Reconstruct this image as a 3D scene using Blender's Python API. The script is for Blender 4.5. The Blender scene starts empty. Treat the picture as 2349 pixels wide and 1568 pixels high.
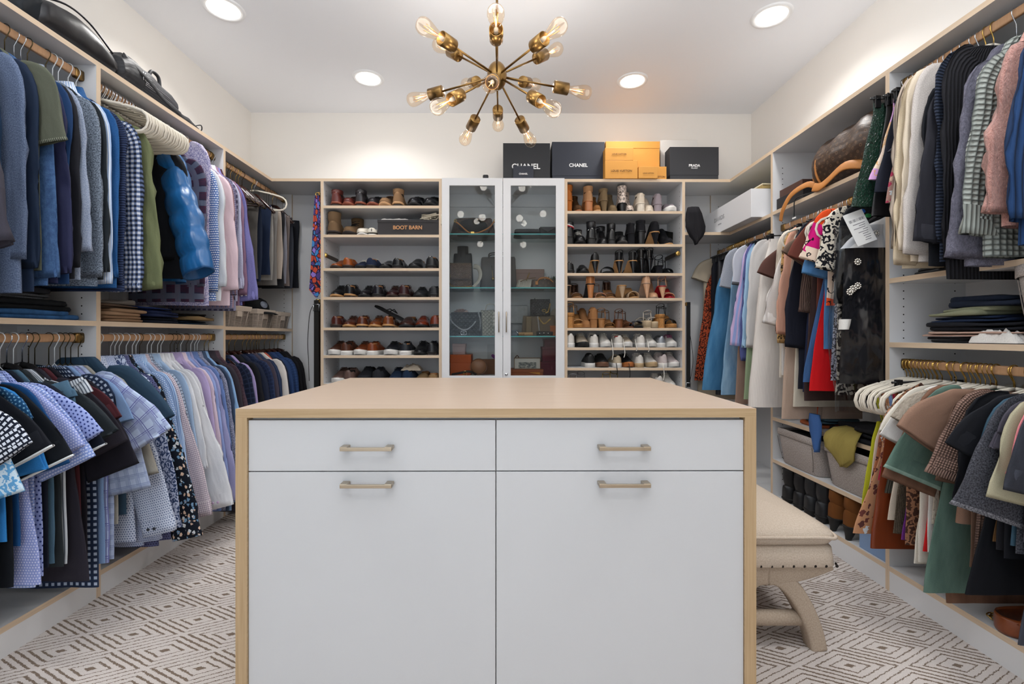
import bpy, math, random
from mathutils import Vector, Matrix, noise
SC = bpy.context.scene
C = SC.collection
R = random.Random(7)
V = Vector
PI = math.pi

# ------------------------------------------------------------------ camera, light, exposure
F, CX, CY, CAMZ, PSI = 1060.0, 1165.8, 770.0, 1.041, 0.0055   # focal length and optical centre in pixels
cam_d = bpy.data.cameras.new('camera'); cam = bpy.data.objects.new('camera', cam_d); C.objects.link(cam)
cam.location = (0, 0, CAMZ); cam.rotation_euler = (PI/2, 0, -PSI)
cam_d.sensor_width = 36; cam_d.lens = 36*F/2349
cam_d.shift_x = (1174.5-CX)/2349; cam_d.shift_y = (CY-784)/2349
cam_d.clip_start = .02; cam_d.clip_end = 50
SC.camera = cam
vs = SC.view_settings
SC.display_settings.display_device = 'sRGB'
vs.view_transform = 'Standard'; vs.look = 'None'; vs.gamma = 1; vs.use_curve_mapping = False
vs.exposure = .24
try:
    SC.cycles.use_denoising = True
    SC.cycles.max_bounces = 8; SC.cycles.diffuse_bounces = 5; SC.cycles.glossy_bounces = 4
    SC.cycles.transmission_bounces = 8; SC.cycles.transparent_max_bounces = 12
    SC.cycles.caustics_reflective = False; SC.cycles.caustics_refractive = False
    SC.cycles.sample_clamp_indirect = 4
except Exception: pass
w = bpy.data.worlds.new('world'); SC.world = w; w.use_nodes = True
w.node_tree.nodes['Background'].inputs[0].default_value = (.8, .88, 1, 1)
w.node_tree.nodes['Background'].inputs[1].default_value = .3
CEIL = 2.744
def area(name, loc, rot, sx, sy, power, col=(1, 1, 1), shape='RECTANGLE', spread=PI):
    l = bpy.data.lights.new(name, 'AREA'); l.energy = power; l.color = col; l.shape = shape
    l.size = sx; l.size_y = sy; l.spread = spread
    o = bpy.data.objects.new(name, l); C.objects.link(o); o.location = loc; o.rotation_euler = rot
    return o
LAMPS = [(-1.468, 2.413), (-.909, 3.06), (.846, 3.08), (1.414, 2.45)]
LAMPS_BEHIND = [(-1.2, .95), (1.2, .95), (0, -.35)]
for x, y in LAMPS + LAMPS_BEHIND:
    area('downlight_beam', (x, y, CEIL-.012), (0, 0, 0), .16, .16, 4.5 if y < 2 else (4.2 if y < 3 else 3.0), (1, .985, .965), 'DISK', 2.3)
area('front_wall_bounce', (-.75, -1.28, 1.45), (PI/2, 0, PI), 1.3, 1.5, 8, (.55, .76, 1))  # added fill turned to the front wall; its bounce tints the room blue
area('front_wall_bounce', (.75, -1.28, 1.5), (PI/2, 0, PI), 1.3, 1.5, 2, (.9, .95, 1))  # second added fill bouncing off the front wall
area('low_front_fill', (-.55, -1.25, .95), (PI/2, 0, 0), 1.5, 1.3, 5.5, (.72, .86, 1))  # added fill, no doorway here; lifts the kick boards and lower shelves
area('ceiling_bounce_fill', (0, .75, 2.2), (PI, 0, 0), 2.2, .9, 36, (.88, .945, 1))  # added up-light without a lamp body; brightens ceiling and upper walls
area('ceiling_bounce_fill', (0, -.45, 2.1), (PI, 0, 0), 2.2, .8, 10, (.88, .945, 1))  # second bodiless up-light, added over the rear of the room

# pixel -> point on a plane of the room
def ray(px, py):
    a, b = (px-CX)/F, (CY-py)/F
    return V((math.sin(PSI)+a*math.cos(PSI), math.cos(PSI)-a*math.sin(PSI), b))
def onX(px, py, X): r = ray(px, py); return r*(X/r.x)+V((0, 0, CAMZ))
def onY(px, py, Y): r = ray(px, py); return r*(Y/r.y)+V((0, 0, CAMZ))
def onZ(px, py, Z): r = ray(px, py); return r*((Z-CAMZ)/r.z)+V((0, 0, CAMZ))
def yfromx(px, X): return onX(px, CY, X).y
def zat(py, X, Y):                                     # height seen at image row py at a place
    d = X*math.sin(PSI)+Y*math.cos(PSI)
    return CAMZ+(CY-py)*d/F

# ------------------------------------------------------------------ materials
def lin(h):
    h = h.lstrip('#'); c = [int(h[i:i+2], 16)/255 for i in (0, 2, 4)]
    return tuple(x/12.92 if x <= .04045 else ((x+.055)/1.055)**2.4 for x in c)+(1,)
class NT:
    def __init__(s, name):
        s.m = bpy.data.materials.new(name); s.m.use_nodes = True; s.t = s.m.node_tree
        s.b = s.t.nodes['Principled BSDF']; s.o = s.t.nodes['Material Output']
    def n(s, typ, **kw):
        x = s.t.nodes.new(typ)
        for k, v in kw.items(): setattr(x, k, v)
        return x
    def l(s, a, b): s.t.links.new(a, b)
    def set(s, sock, v):
        if isinstance(v, bpy.types.NodeSocket): s.l(v, sock)
        elif isinstance(v, str): sock.default_value = lin(v)
        else: sock.default_value = v
    def math(s, op, a, b=0.0, c=None):
        x = s.n('ShaderNodeMath', operation=op); s.set(x.inputs[0], a); s.set(x.inputs[1], b)
        if c is not None: s.set(x.inputs[2], c)
        return x.outputs[0]
    def mix(s, f, a, b, mode='MIX'):
        x = s.n('ShaderNodeMix', data_type='RGBA', blend_type=mode)
        s.set(x.inputs[0], f); s.set(x.inputs[6], a); s.set(x.inputs[7], b); return x.outputs[2]
    def uv(s):
        if not hasattr(s, '_uv'):
            s._uvn = s.n('ShaderNodeUVMap', uv_map='UVMap'); x = s.n('ShaderNodeSeparateXYZ'); s.l(s._uvn.outputs[0], x.inputs[0]); s._uv = x
        return s._uv.outputs[0], s._uv.outputs[1]
    def uvvec(s, sx=1, sy=1, rot=0):
        s.uv(); m = s.n('ShaderNodeMapping'); s.l(s._uvn.outputs[0], m.inputs[0]); m.inputs['Scale'].default_value = (sx, sy, 1); m.inputs['Rotation'].default_value = (0, 0, rot)
        return m.outputs[0]
    def noise(s, scale, vec=None, detail=3, rough=.55):
        x = s.n('ShaderNodeTexNoise'); x.inputs['Scale'].default_value = scale; x.inputs['Detail'].default_value = detail; x.inputs['Roughness'].default_value = rough
        if vec is not None: s.l(vec, x.inputs['Vector'])
        return x.outputs['Fac']
    def ramp(s, f, stops, interp='LINEAR'):
        x = s.n('ShaderNodeValToRGB'); s.l(f, x.inputs[0]); r = x.color_ramp; r.interpolation = interp
        while len(r.elements) < len(stops): r.elements.new(.5)
        for e, (p, c) in zip(r.elements, stops): e.position = p; e.color = lin(c) if isinstance(c, str) else c
        return x.outputs[0]
    def stripe(s, u, period, width):                   # 1 inside the stripe
        return s.math('LESS_THAN', s.math('FRACT', s.math('MULTIPLY', u, 1/period)), width/period)
    def bump(s, h, strength=.3, dist=.01):
        x = s.n('ShaderNodeBump'); x.inputs['Strength'].default_value = strength; x.inputs['Distance'].default_value = dist
        s.l(h, x.inputs['Height'])
        if s.b.inputs['Normal'].is_linked: s.l(s.b.inputs['Normal'].links[0].from_socket, x.inputs['Normal'])
        s.l(x.outputs[0], s.b.inputs['Normal']); return x
MATS = {}
def simple(name, col, rough=.5, metal=0, spec=.5, coat=0, emit=None, estr=0, trans=0, ior=1.45, var=0, vscale=20, bump=0, bscale=200):
    if name in MATS: return MATS[name]
    k = NT(name); b = k.b
    b.inputs['Base Color'].default_value = lin(col); b.inputs['Roughness'].default_value = rough
    b.inputs['Metallic'].default_value = metal; b.inputs['Specular IOR Level'].default_value = spec
    b.inputs['Coat Weight'].default_value = coat; b.inputs['Transmission Weight'].default_value = trans; b.inputs['IOR'].default_value = ior
    tc = None
    if var or bump:
        tc = k.n('ShaderNodeTexCoord').outputs['Object']
    if var:
        c = lin(col); k.l(k.ramp(k.noise(vscale, tc), [(.3, tuple(x*(1-var) for x in c[:3])+(1,)), (.7, tuple(min(1, x*(1+var)) for x in c[:3])+(1,))]), b.inputs['Base Color'])
    if bump: k.bump(k.noise(bscale, tc), bump, .004)
    if emit: b.inputs['Emission Color'].default_value = lin(emit); b.inputs['Emission Strength'].default_value = estr
    MATS[name] = k.m; return k.m
def wood(name, c1, c2, rough=.45, sx=1.2, sy=38):
    if name in MATS: return MATS[name]
    k = NT(name); v = k.uvvec(sx, sy)
    f = k.noise(3.2, v, 5, .62); g = k.noise(9, k.uvvec(sx*.8, sy*2.2), 3)
    col = k.mix(.35, k.ramp(f, [(.3, c2), (.7, c1)]), k.ramp(g, [(.35, c2), (.65, c1)]))
    k.l(col, k.b.inputs['Base Color']); k.b.inputs['Roughness'].default_value = rough
    k.bump(f, .06, .002); MATS[name] = k.m; return k.m
white_lam = simple('white_laminate', '#d9d9da', .42, var=.012, vscale=3)
white_front = simple('white_drawer_front', '#dcdddf', .38, var=.01, vscale=2)
maple = wood('maple_edge', '#d9c4aa', '#c9b094')
island_top = wood('oak_laminate_top', '#bca896', '#b09b88', .36, .8, 26)
island_edge = wood('oak_laminate_edge', '#bfa582', '#a48862', .42, 1.0, 42)
island_front = simple('cool_white_drawer_front', '#c7c8ca', .38, var=.01, vscale=2)
wall_paint = simple('cream_wall_paint', '#f3eee7', .8, var=.01, vscale=2, bump=.05, bscale=120)
ceil_paint = simple('white_ceiling_paint', '#f0f0f2', .85, bump=.06, bscale=90)
rod_wood = wood('copper_maple_rod', '#c49a74', '#b08560', .4)
brass = simple('aged_brass', '#8f6f42', .32, 1)
gold = simple('polished_gold', '#d3ae62', .25, 1)
chrome = simple('chrome', '#cfd3d8', .18, 1)
nickel = simple('brushed_champagne_nickel', '#b9ab97', .3, 1)
blackp = simple('black_plastic', '#121214', .35)
bronze = simple('dark_bronze', '#4a3a28', .35, 1)
dark = simple('dark_hole', '#15130f', .9)
def glass_mat(name, tint='#ffffff', rough=0, refl=1.0):
    if name in MATS: return MATS[name]
    k = NT(name); t = k.n('ShaderNodeBsdfTransparent'); g = k.n('ShaderNodeBsdfGlossy'); m = k.n('ShaderNodeMixShader')
    t.inputs[0].default_value = lin(tint); g.inputs['Roughness'].default_value = rough
    fr = k.n('ShaderNodeLayerWeight'); fr.inputs[0].default_value = .5
    f = k.math('MULTIPLY_ADD', k.math('POWER', fr.outputs['Facing'], 4.0), refl, .013)
    k.l(f, m.inputs[0]); k.l(t.outputs[0], m.inputs[1]); k.l(g.outputs[0], m.inputs[2]); k.l(m.outputs[0], k.o.inputs[0])
    MATS[name] = k.m; return k.m
pane_glass = glass_mat('clear_pane_glass', '#eceeee', 0, .35)
shelf_glass = glass_mat('shelf_glass', '#f0f5f4', 0, .3)
glass_edge = simple('teal_glass_edge', '#4fb3b4', .15, coat=.5)
bulb_glass = glass_mat('bulb_glass', '#fff6ea', 0, .45)

# ------------------------------------------------------------------ mesh building
class MB:
    def __init__(s): s.v = []; s.f = []; s.uv = []; s.mi = []; s.sm = []
    def add(s, vs): n = len(s.v); s.v.extend(V(p) for p in vs); return n
    def face(s, idx, m=0, uv=None, sm=False): s.f.append(tuple(idx)); s.uv.append(uv); s.mi.append(m); s.sm.append(sm)
    def box(s, x0, x1, y0, y1, z0, z1, m=0, mf={}, M=None):
        P = [V((x, y, z)) for z in (z0, z1) for y in (y0, y1) for x in (x0, x1)]
        if M is not None: P = [M @ p for p in P]
        n = s.add(P)
        for k, q in {'z-': (0, 2, 3, 1), 'z+': (4, 5, 7, 6), 'y-': (0, 1, 5, 4), 'y+': (2, 6, 7, 3), 'x-': (0, 4, 6, 2), 'x+': (1, 3, 7, 5)}.items():
            s.face([n+i for i in q], mf.get(k, m))
    def loft(s, rings, m=0, closed=True, cap0=False, cap1=False, sm=True, ms=None):
        n = len(rings[0]); base = [s.add(r) for r in rings]; vv = 0; lv = [0]
        for a, b in zip(rings, rings[1:]): vv += max((V(a[i])-V(b[i])).length for i in range(0, n, max(1, n//4))); lv.append(vv)
        per = []
        for r in rings:
            u = [0]
            for i in range(n): u.append(u[-1]+(V(r[(i+1) % n])-V(r[i])).length)
            per.append(u)
        mid = max(per, key=lambda u: u[-1])
        for j in range(len(rings)-1):
            for i in range(n if closed else n-1):
                i2 = (i+1) % n
                s.face((base[j]+i, base[j]+i2, base[j+1]+i2, base[j+1]+i), ms[j] if ms else m, [(mid[i], -lv[j]), (mid[i+1], -lv[j]), (mid[i+1], -lv[j+1]), (mid[i], -lv[j+1])], sm)
        for c, r, bb, rev in ((cap0, rings[0], base[0], True), (cap1, rings[-1], base[-1], False)):
            if c:
                k = s.add([sum((V(p) for p in r), V())/n])
                for i in range(n):
                    q = (bb+i, bb+(i+1) % n, k)
                    s.face(q[::-1] if rev else q, m if not ms else ms[0 if rev else -1], None, sm)
    def tube(s, pts, r, n=6, m=0, caps=True, flat=1.0, up=None):
        pts = [V(p) for p in pts]; rings = []; prev = None
        for i, p in enumerate(pts):
            t = (pts[min(i+1, len(pts)-1)]-pts[max(i-1, 0)]).normalized()
            if prev is None:
                a = up if up is not None else (V((0, 0, 1)) if abs(t.z) < .9 else V((1, 0, 0)))
                nrm = (a-t*a.dot(t)).normalized()
            else: nrm = (prev-t*prev.dot(t)).normalized()
            prev = nrm; bn = t.cross(nrm); rr = r[i] if isinstance(r, (list, tuple)) else r
            rings.append([p+nrm*math.cos(2*PI*k/n)*rr*flat+bn*math.sin(2*PI*k/n)*rr for k in range(n)])
        s.loft(rings, m, True, caps, caps)
    def lathe(s, prof, n=16, m=0, M=None, ms=None):
        rings = []
        for r, z in prof:
            ring = [V((r*math.cos(2*PI*k/n), r*math.sin(2*PI*k/n), z)) for k in range(n)]
            rings.append([M @ p for p in ring] if M is not None else ring)
        s.loft(rings, m, True, False, False, True, ms)
    def build(s, name, mats, parent=None, world=False, bevel=0):
        me = bpy.data.meshes.new(name)
        off = parent.location if (world and parent is not None) else V()
        me.from_pydata([tuple(p-off) for p in s.v], [], s.f)
        if not isinstance(mats, (list, tuple)): mats = [mats]
        for m in mats: me.materials.append(m)
        me.polygons.foreach_set('material_index', s.mi); me.polygons.foreach_set('use_smooth', s.sm)
        ul = me.uv_layers.new(name='UVMap'); data = []
        for f, uv in zip(s.f, s.uv):
            if uv is None:
                P = [s.v[i] for i in f]; a = P[1]-P[0]; b = P[2]-P[1]
                if len(P) == 4:
                    la, lb = a.length, b.length
                    q = [(0, 0), (la, 0), (la, lb), (0, lb)]
                    if lb > la: q = [(y, x) for x, y in q]
                    o = P[0].x*.37+P[0].y*.53+P[0].z*.71
                    uv = [(x+o, y+o) for x, y in q]
                else:
                    nn = a.cross(b); ax = max(range(3), key=lambda i: abs(nn[i])); i0, i1 = [(1, 2), (0, 2), (0, 1)][ax]
                    uv = [(p[i0], p[i1]) for p in P]
            for t in uv: data += t
        ul.data.foreach_set('uv', data)
        o = bpy.data.objects.new(name, me); C.objects.link(o)
        if parent is not None: o.parent = parent
        if bevel:
            b = o.modifiers.new('bevel', 'BEVEL'); b.width = bevel; b.segments = 2; b.limit_method = 'ANGLE'; b.angle_limit = .7
        return o
def tag(o, label=None, cat=None, group=None, kind=None):
    for k, v in (('label', label), ('category', cat), ('group', group), ('kind', kind)):
        if v: o[k] = v
    return o
def thing(name, label, cat, loc=(0, 0, 0), rz=0, group=None):
    o = bpy.data.objects.new(name, None); C.objects.link(o); o.location = loc; o.rotation_euler = (0, 0, rz); o.empty_display_size = .05
    return tag(o, label, cat, group)
KIDS = {}
def dup(root, loc, rz=None, label=None, group=None, rot=None):
    kids = {}
    for o in C.objects:
        if o.parent is not None: kids.setdefault(o.parent.name, []).append(o)
    return dup_k(root, kids, loc, rz, label, group, rot)
def tree(root):
    return (root, [tree(o) for o in root.children])
def dup_t(tr, loc, rz=None, label=None, group=None, rot=None):
    def cp(t, par):
        c = t[0].copy(); C.objects.link(c)
        if par is not None: c.parent = par
        for k in t[1]: cp(k, c)
        return c
    r = cp(tr, None); r.location = loc
    if rz is not None: r.rotation_euler = (0, 0, rz)
    if rot is not None: r.rotation_euler = rot
    if label: r['label'] = label
    if group: r['group'] = group
    return r
def box_part(name, mat, parent, x0, x1, y0, y1, z0, z1, mf={}, world=True, bevel=0):
    b = MB(); b.box(x0, x1, y0, y1, z0, z1, 0, mf); return b.build(name, mat, parent, world, bevel)
def text(body, size, mat, parent, loc, rot, name='lettering', extrude=.0006, offset=0, align='CENTER', space=1):
    cu = bpy.data.curves.new(name, 'FONT'); cu.body = body; cu.size = size; cu.align_x = align; cu.align_y = 'CENTER'; cu.extrude = extrude; cu.offset = offset; cu.space_character = space
    tmp = bpy.data.objects.new(name, cu); C.objects.link(tmp); dg = bpy.context.evaluated_depsgraph_get()
    me = bpy.data.meshes.new_from_object(tmp.evaluated_get(dg)); bpy.data.objects.remove(tmp)
    o = bpy.data.objects.new(name, me); C.objects.link(o); me.materials.clear(); me.materials.append(mat); o.parent = parent; o.location = V(loc); o.rotation_euler = rot
    return o

# ------------------------------------------------------------------ room shell
WL, WR, WB, WF = -1.942, 1.885, 3.537, -1.35
def struct(name, o): o.name = name; o['kind'] = 'structure'; return o
b = MB(); b.box(WL-.1, WR+.1, WF-.1, WB+.1, -.05, 0)
k = NT('diamond_carpet'); x = k.n('ShaderNodeTexCoord').outputs['Object']
nz = k.n('ShaderNodeTexNoise'); nz.inputs['Scale'].default_value = 55; nz.inputs['Detail'].default_value = 2; k.l(x, nz.inputs['Vector'])
sp = k.n('ShaderNodeSeparateXYZ'); k.l(x, sp.inputs[0]); sn = k.n('ShaderNodeSeparateColor'); k.l(nz.outputs['Color'], sn.inputs[0])
nz2 = k.n('ShaderNodeTexNoise'); nz2.inputs['Scale'].default_value = 260; k.l(x, nz2.inputs['Vector']); sn2 = k.n('ShaderNodeSeparateColor'); k.l(nz2.outputs['Color'], sn2.inputs[0])
def jit(c, n1, n2): return k.math('ADD', k.math('MULTIPLY_ADD', k.math('SUBTRACT', n1, .5), .007, c), k.math('MULTIPLY', k.math('SUBTRACT', n2, .5), .009))
HX, HY = .1705, .0832
gx = k.math('MULTIPLY', k.math('SUBTRACT', jit(sp.outputs[0], sn.outputs[0], sn2.outputs[0]), 1.428), 1/HX)
gy = k.math('MULTIPLY', k.math('SUBTRACT', jit(sp.outputs[1], sn.outputs[1], sn2.outputs[1]), 1.786), 1/HY)
# the lattice of diamonds |x|+|y|=1 turned into a square grid
p = k.math('MULTIPLY', k.math('ADD', gx, gy), .5); q = k.math('MULTIPLY', k.math('SUBTRACT', gx, gy), .5)
def cell(c): return k.math('ABSOLUTE', k.math('SUBTRACT', k.math('FRACT', k.math('ADD', c, .5)), .5))
r = k.math('MULTIPLY', k.math('MAXIMUM', cell(p), cell(q)), 2)
thick = k.math('MULTIPLY', k.math('GREATER_THAN', k.math('ABSOLUTE', k.math('SUBTRACT', cell(p), cell(q))), 0), 0)
def ring(c, wd): return k.math('LESS_THAN', k.math('ABSOLUTE', k.math('SUBTRACT', r, c)), wd)
# strands lying along one direction are a little heavier than along the other
heavy = k.math('MULTIPLY', k.math('GREATER_THAN', cell(p), cell(q)), .022)
def ring2(c, wd): return k.math('LESS_THAN', k.math('ABSOLUTE', k.math('SUBTRACT', r, c)), k.math('ADD', heavy, wd))
dk = k.math('MAXIMUM', k.math('MAXIMUM', ring2(.37, .020), ring2(.63, .022)), k.math('MAXIMUM', ring2(.875, .022), k.math('LESS_THAN', r, .12)))
fl = k.noise(420, x, 2); cream = k.ramp(fl, [(.3, '#cdc3bd'), (.7, '#e6ded9')]); brown = k.ramp(fl, [(.3, '#6d5d51'), (.7, '#988779')])
k.l(k.mix(dk, cream, brown), k.b.inputs['Base Color']); k.b.inputs['Roughness'].default_value = .95; k.b.inputs['Specular IOR Level'].default_value = .1
k.bump(k.math('ADD', fl, k.math('MULTIPLY', dk, .5)), .6, .006)
struct('floor', b.build('floor', k.m))
b = MB(); b.box(WL-.1, WR+.1, WF-.1, WB+.1, CEIL, CEIL+.1); struct('ceiling', b.build('ceiling', ceil_paint))
for nm, a in (('wall_left', (WL-.1, WL, WF-.1, WB+.1)), ('wall_right', (WR, WR+.1, WF-.1, WB+.1)), ('wall_back', (WL, WR, WB, WB+.1)), ('wall_front', (WL, WR, WF-.1, WF))):
    b = MB(); b.box(*a, 0, CEIL); struct(nm, b.build(nm, wall_paint))
# shuttered window behind the camera
wn = thing('window_1', None, None, (-.3, WF, .9)); wn['kind'] = 'structure'
b = MB()
for xx in (-.62, -.02, .58): b.box(xx-.03, xx+.03, .0, .03, .05, 1.07)
for zz in (0, 1.07): b.box(-.65, .61, 0, .03, zz, zz+.05)
b.build('window_frame', white_lam, wn)
for i in range(13):
    for xx in (-.32, .28):
        b = MB(); b.box(-.26, .26, -.004, .004, -.03, .03, M=Matrix.Translation((xx, .02, .1+i*.075)) @ Matrix.Rotation(.5, 4, 'X')); b.build('louver', white_lam, wn)
# downlights
lens = simple('lit_lens', '#ffffff', .5, emit='#fff6ea', estr=9)
trimw = simple('white_trim_ring', '#f2f2f2', .5)
nl = ['ceiling downlight above the puffer jacket end of the menswear wall', 'ceiling downlight in front of the shoe tower of dark dress shoes',
      'ceiling downlight in front of the shoe tower of heels and sneakers', 'ceiling downlight above the dry-cleaning bag on the womenswear wall',
      'ceiling downlight behind the camera on the menswear side', 'ceiling downlight behind the camera on the womenswear side', 'ceiling downlight behind the camera near the shuttered window']
for (lx, ly), lb in zip(LAMPS+LAMPS_BEHIND, nl):
    t = thing('ceiling_downlight', lb, 'ceiling light', (lx, ly, CEIL), group='recessed ceiling downlights')
    b = MB(); b.lathe([(.078, -.002), (.078, -.006), (.098, -.007), (.102, 0)], 40); b.build('trim_ring', trimw, t)
    b = MB(); b.lathe([(.0005, -.0035), (.079, -.0035)], 40); b.build('diffuser', lens, t)

# ------------------------------------------------------------------ fitted closet
PT = .02
FXL, FXR, FYB, TOPZ = -1.624, 1.566, 3.217, 2.134
WM = [white_lam, maple]
def pins(parent, pts, axis, n):                        # shelf-pin holes: tiny dark discs, joined
    b = MB()
    for p in pts:
        M = Matrix.Translation(p) @ (Matrix.Rotation(PI/2, 4, 'X') if axis == 'y' else Matrix.Rotation(PI/2, 4, 'Y'))
        q = [M @ V((.0032*math.cos(2*PI*k/6), .0032*math.sin(2*PI*k/6), 0)) for k in range(6)]
        i = b.add(q); b.face([i+k for k in range(6)] if n > 0 else [i+5-k for k in range(6)])
    o = b.build('pin_hole', dark, parent, True); o['kind'] = 'stuff'
def side_unit(label, side, y0, y1, shelves, panel0=False, panel1=True, ztop=TOPZ-PT, backsplit=True):
    fx, wx = (FXL, WL) if side < 0 else (FXR, WR)
    xa, xb = min(fx, wx), max(fx, wx); fr = {'x+' if side < 0 else 'x-': 1}
    t = thing('closet_unit', label, 'closet unit', ((xa+xb)/2, (y0+y1)/2, 0))
    ya, yb = y0+(PT if panel0 else 0), y1-(PT if panel1 else 0)
    if panel0: box_part('side_panel', WM, t, xa, xb, y0, y0+PT, 0, ztop, fr)
    if panel1: box_part('side_panel', WM, t, xa, xb, y1-PT, y1, 0, ztop, dict(fr, **({'y-': 0})))
    for a, c in (((ya, (ya+yb)/2-.0012), ((ya+yb)/2+.0012, yb)) if backsplit else ((ya, yb),)):
        box_part('back_panel', white_lam, t, *((wx, wx+.006) if side < 0 else (wx-.006, wx)), a, c, .1, ztop)
    for z in shelves: box_part('shelf', WM, t, xa+.006*(side < 0), xb-.006*(side > 0), ya, yb, z-PT, z, fr)
    box_part('base_shelf', WM, t, xa, xb, ya, yb, .082, .102, fr)
    box_part('kick_board', white_lam, t, fx-.016 if side < 0 else fx, fx if side < 0 else fx+.016, ya, yb, 0, .082)
    for yy, nn, on in ((yb-.0006, 1, panel1), (ya+.0006, -1, panel0)):
        if on: pins(t, [V((wx+(fx-wx)*f, yy, .2+.032*i)) for f in (.16, .82) for i in range(58) if .2+.032*i < ztop-.03], 'y', nn)
    return t
Y = [1.02, 1.862, 2.688, WB]
side_unit('white closet unit of the menswear wall holding the first bay of dark jackets', -1, .2, Y[1], [1.10], True)
side_unit('white closet unit of the menswear wall holding the blue puffer jacket', -1, Y[1], Y[2], [1.10])
side_unit('white closet unit of the menswear wall with folded trousers, wicker baskets and suits', -1, Y[2], Y[3], [1.095])
YR = [.2, 1.897, 2.721, WB]
side_unit('white closet unit of the womenswear wall with chunky sweaters and cream hangers', 1, YR[0], YR[1], [1.275, 1.015], True)
side_unit('white closet unit of the womenswear wall with long dresses above grey felt bins', 1, YR[1], YR[2], [1.768, .567, .322])
side_unit('white closet unit in the womenswear corner under the long white box', 1, YR[2], YR[3], [1.765])
# continuous top shelves
for nm, x0, x1, y0, y1, fr in (('white top shelf running above the menswear wall', WL, FXL, .2, WB, 'x+'), ('white top shelf running above the womenswear wall', FXR, WR, .2, WB, 'x-'),
                               ('white top shelf running above the shoe towers and glass cabinet', FXL, FXR, FYB, WB, 'y-')):
    o = box_part('top_shelf', WM, None, x0, x1, y0, y1, TOPZ-PT, TOPZ, {fr: 1}, False); tag(o, nm, 'shelf')
# corner shelf joining the womenswear side
o = box_part('corner_shelf', WM, None, 1.252, FXR, FYB, WB, 1.745, 1.765, {'y-': 1}, False); tag(o, 'short white corner shelf under the black cloth beside the heels tower', 'shelf')
# corner backs
for xa, xb, lb in ((FXL, -1.3, 'white corner back panel behind the multicoloured tie'), (1.255, FXR, 'white corner back panel behind the hanging black belt')):
    o = box_part('backboard', white_lam, None, xa+.002, xb-.002, WB-.008, WB-.002, .001, TOPZ-PT-.001, {}, False); tag(o, lb, 'panel')
def tower(label, x0, x1, zs):
    t = thing('shoe_tower', label, 'shoe shelf', ((x0+x1)/2, (FYB+WB)/2, 0)); fr = {'y-': 1}
    box_part('side_panel', WM, t, x0, x0+PT, FYB, WB, 0, TOPZ-PT, fr); box_part('side_panel', WM, t, x1-PT, x1, FYB, WB, 0, TOPZ-PT, fr)
    box_part('back_panel', white_lam, t, x0+PT, x1-PT, WB-.012, WB-.005, 0, TOPZ-PT)
    for z in zs: box_part('shelf', WM, t, x0+PT, x1-PT, FYB, WB-.012, z-.0185, z, fr)
    box_part('kick_board', white_lam, t, x0+PT, x1-PT, FYB, FYB+.016, 0, .08)
    for xx, nn in ((x0+PT+.0005, 1), (x1-PT-.0005, -1)):
        pins(t, [V((xx, FYB+d, .3+.032*i)) for d in (.05, .26) for i in range(56)], 'x', nn)
    return t
def zb(py): return zat(py, 0, FYB)
TLX = (onY(735.5, 700, FYB).x, onY(1013.5, 700, FYB).x); TRX = (onY(1295, 700, FYB).x, onY(1571.5, 700, FYB).x)
ZL = [zb(v) for v in (471.7, 538.2, 615, 681.2, 751, 814.4, 879.5)]; ZR = [zb(v) for v in (483.4, 559.2, 625.8, 683, 751.8, 796.6, 843.2, 893)]
tower('white open shoe tower full of dark dress shoes and men\'s boots', *TLX, ZL+[.62, .4, .1])
tower('white open shoe tower full of women\'s heels, boots and sneakers', *TRX, ZR+[.4, .1])
# display cabinet
dc = thing('display_cabinet', 'white cabinet with two glass doors displaying handbags', 'cabinet', ((TLX[1]+TRX[0])/2, (FYB+WB)/2, 0))
cx0, cx1 = TLX[1], TRX[0]
box_part('side_panel', white_lam, dc, cx0, cx0+PT, FYB+.02, WB, 0, TOPZ-PT); box_part('side_panel', white_lam, dc, cx1-PT, cx1, FYB+.02, WB, 0, TOPZ-PT)
box_part('back_panel', white_lam, dc, cx0+PT, cx1-PT, WB-.012, WB-.005, 0, TOPZ-PT); box_part('base_shelf', white_lam, dc, cx0+PT, cx1-PT, FYB+.02, WB-.012, .735, .755)
box_part('top_rail', white_lam, dc, cx0+PT, cx1-PT, WB-.03, WB-.012, 2.02, TOPZ-PT)
GZ = [zb(533), zb(657.5), zb(770)]
for z in GZ:
    b = MB(); b.box(cx0+PT, cx1-PT, FYB+.03, WB-.013, z-.008, z, 0, {'y-': 1}); b.build('glass_shelf', [shelf_glass, glass_edge], dc, True)
xm = onY(1153.5, 700, FYB).x; ztd, zbd = zb(410.5), .1; DY = FYB-.021
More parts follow.
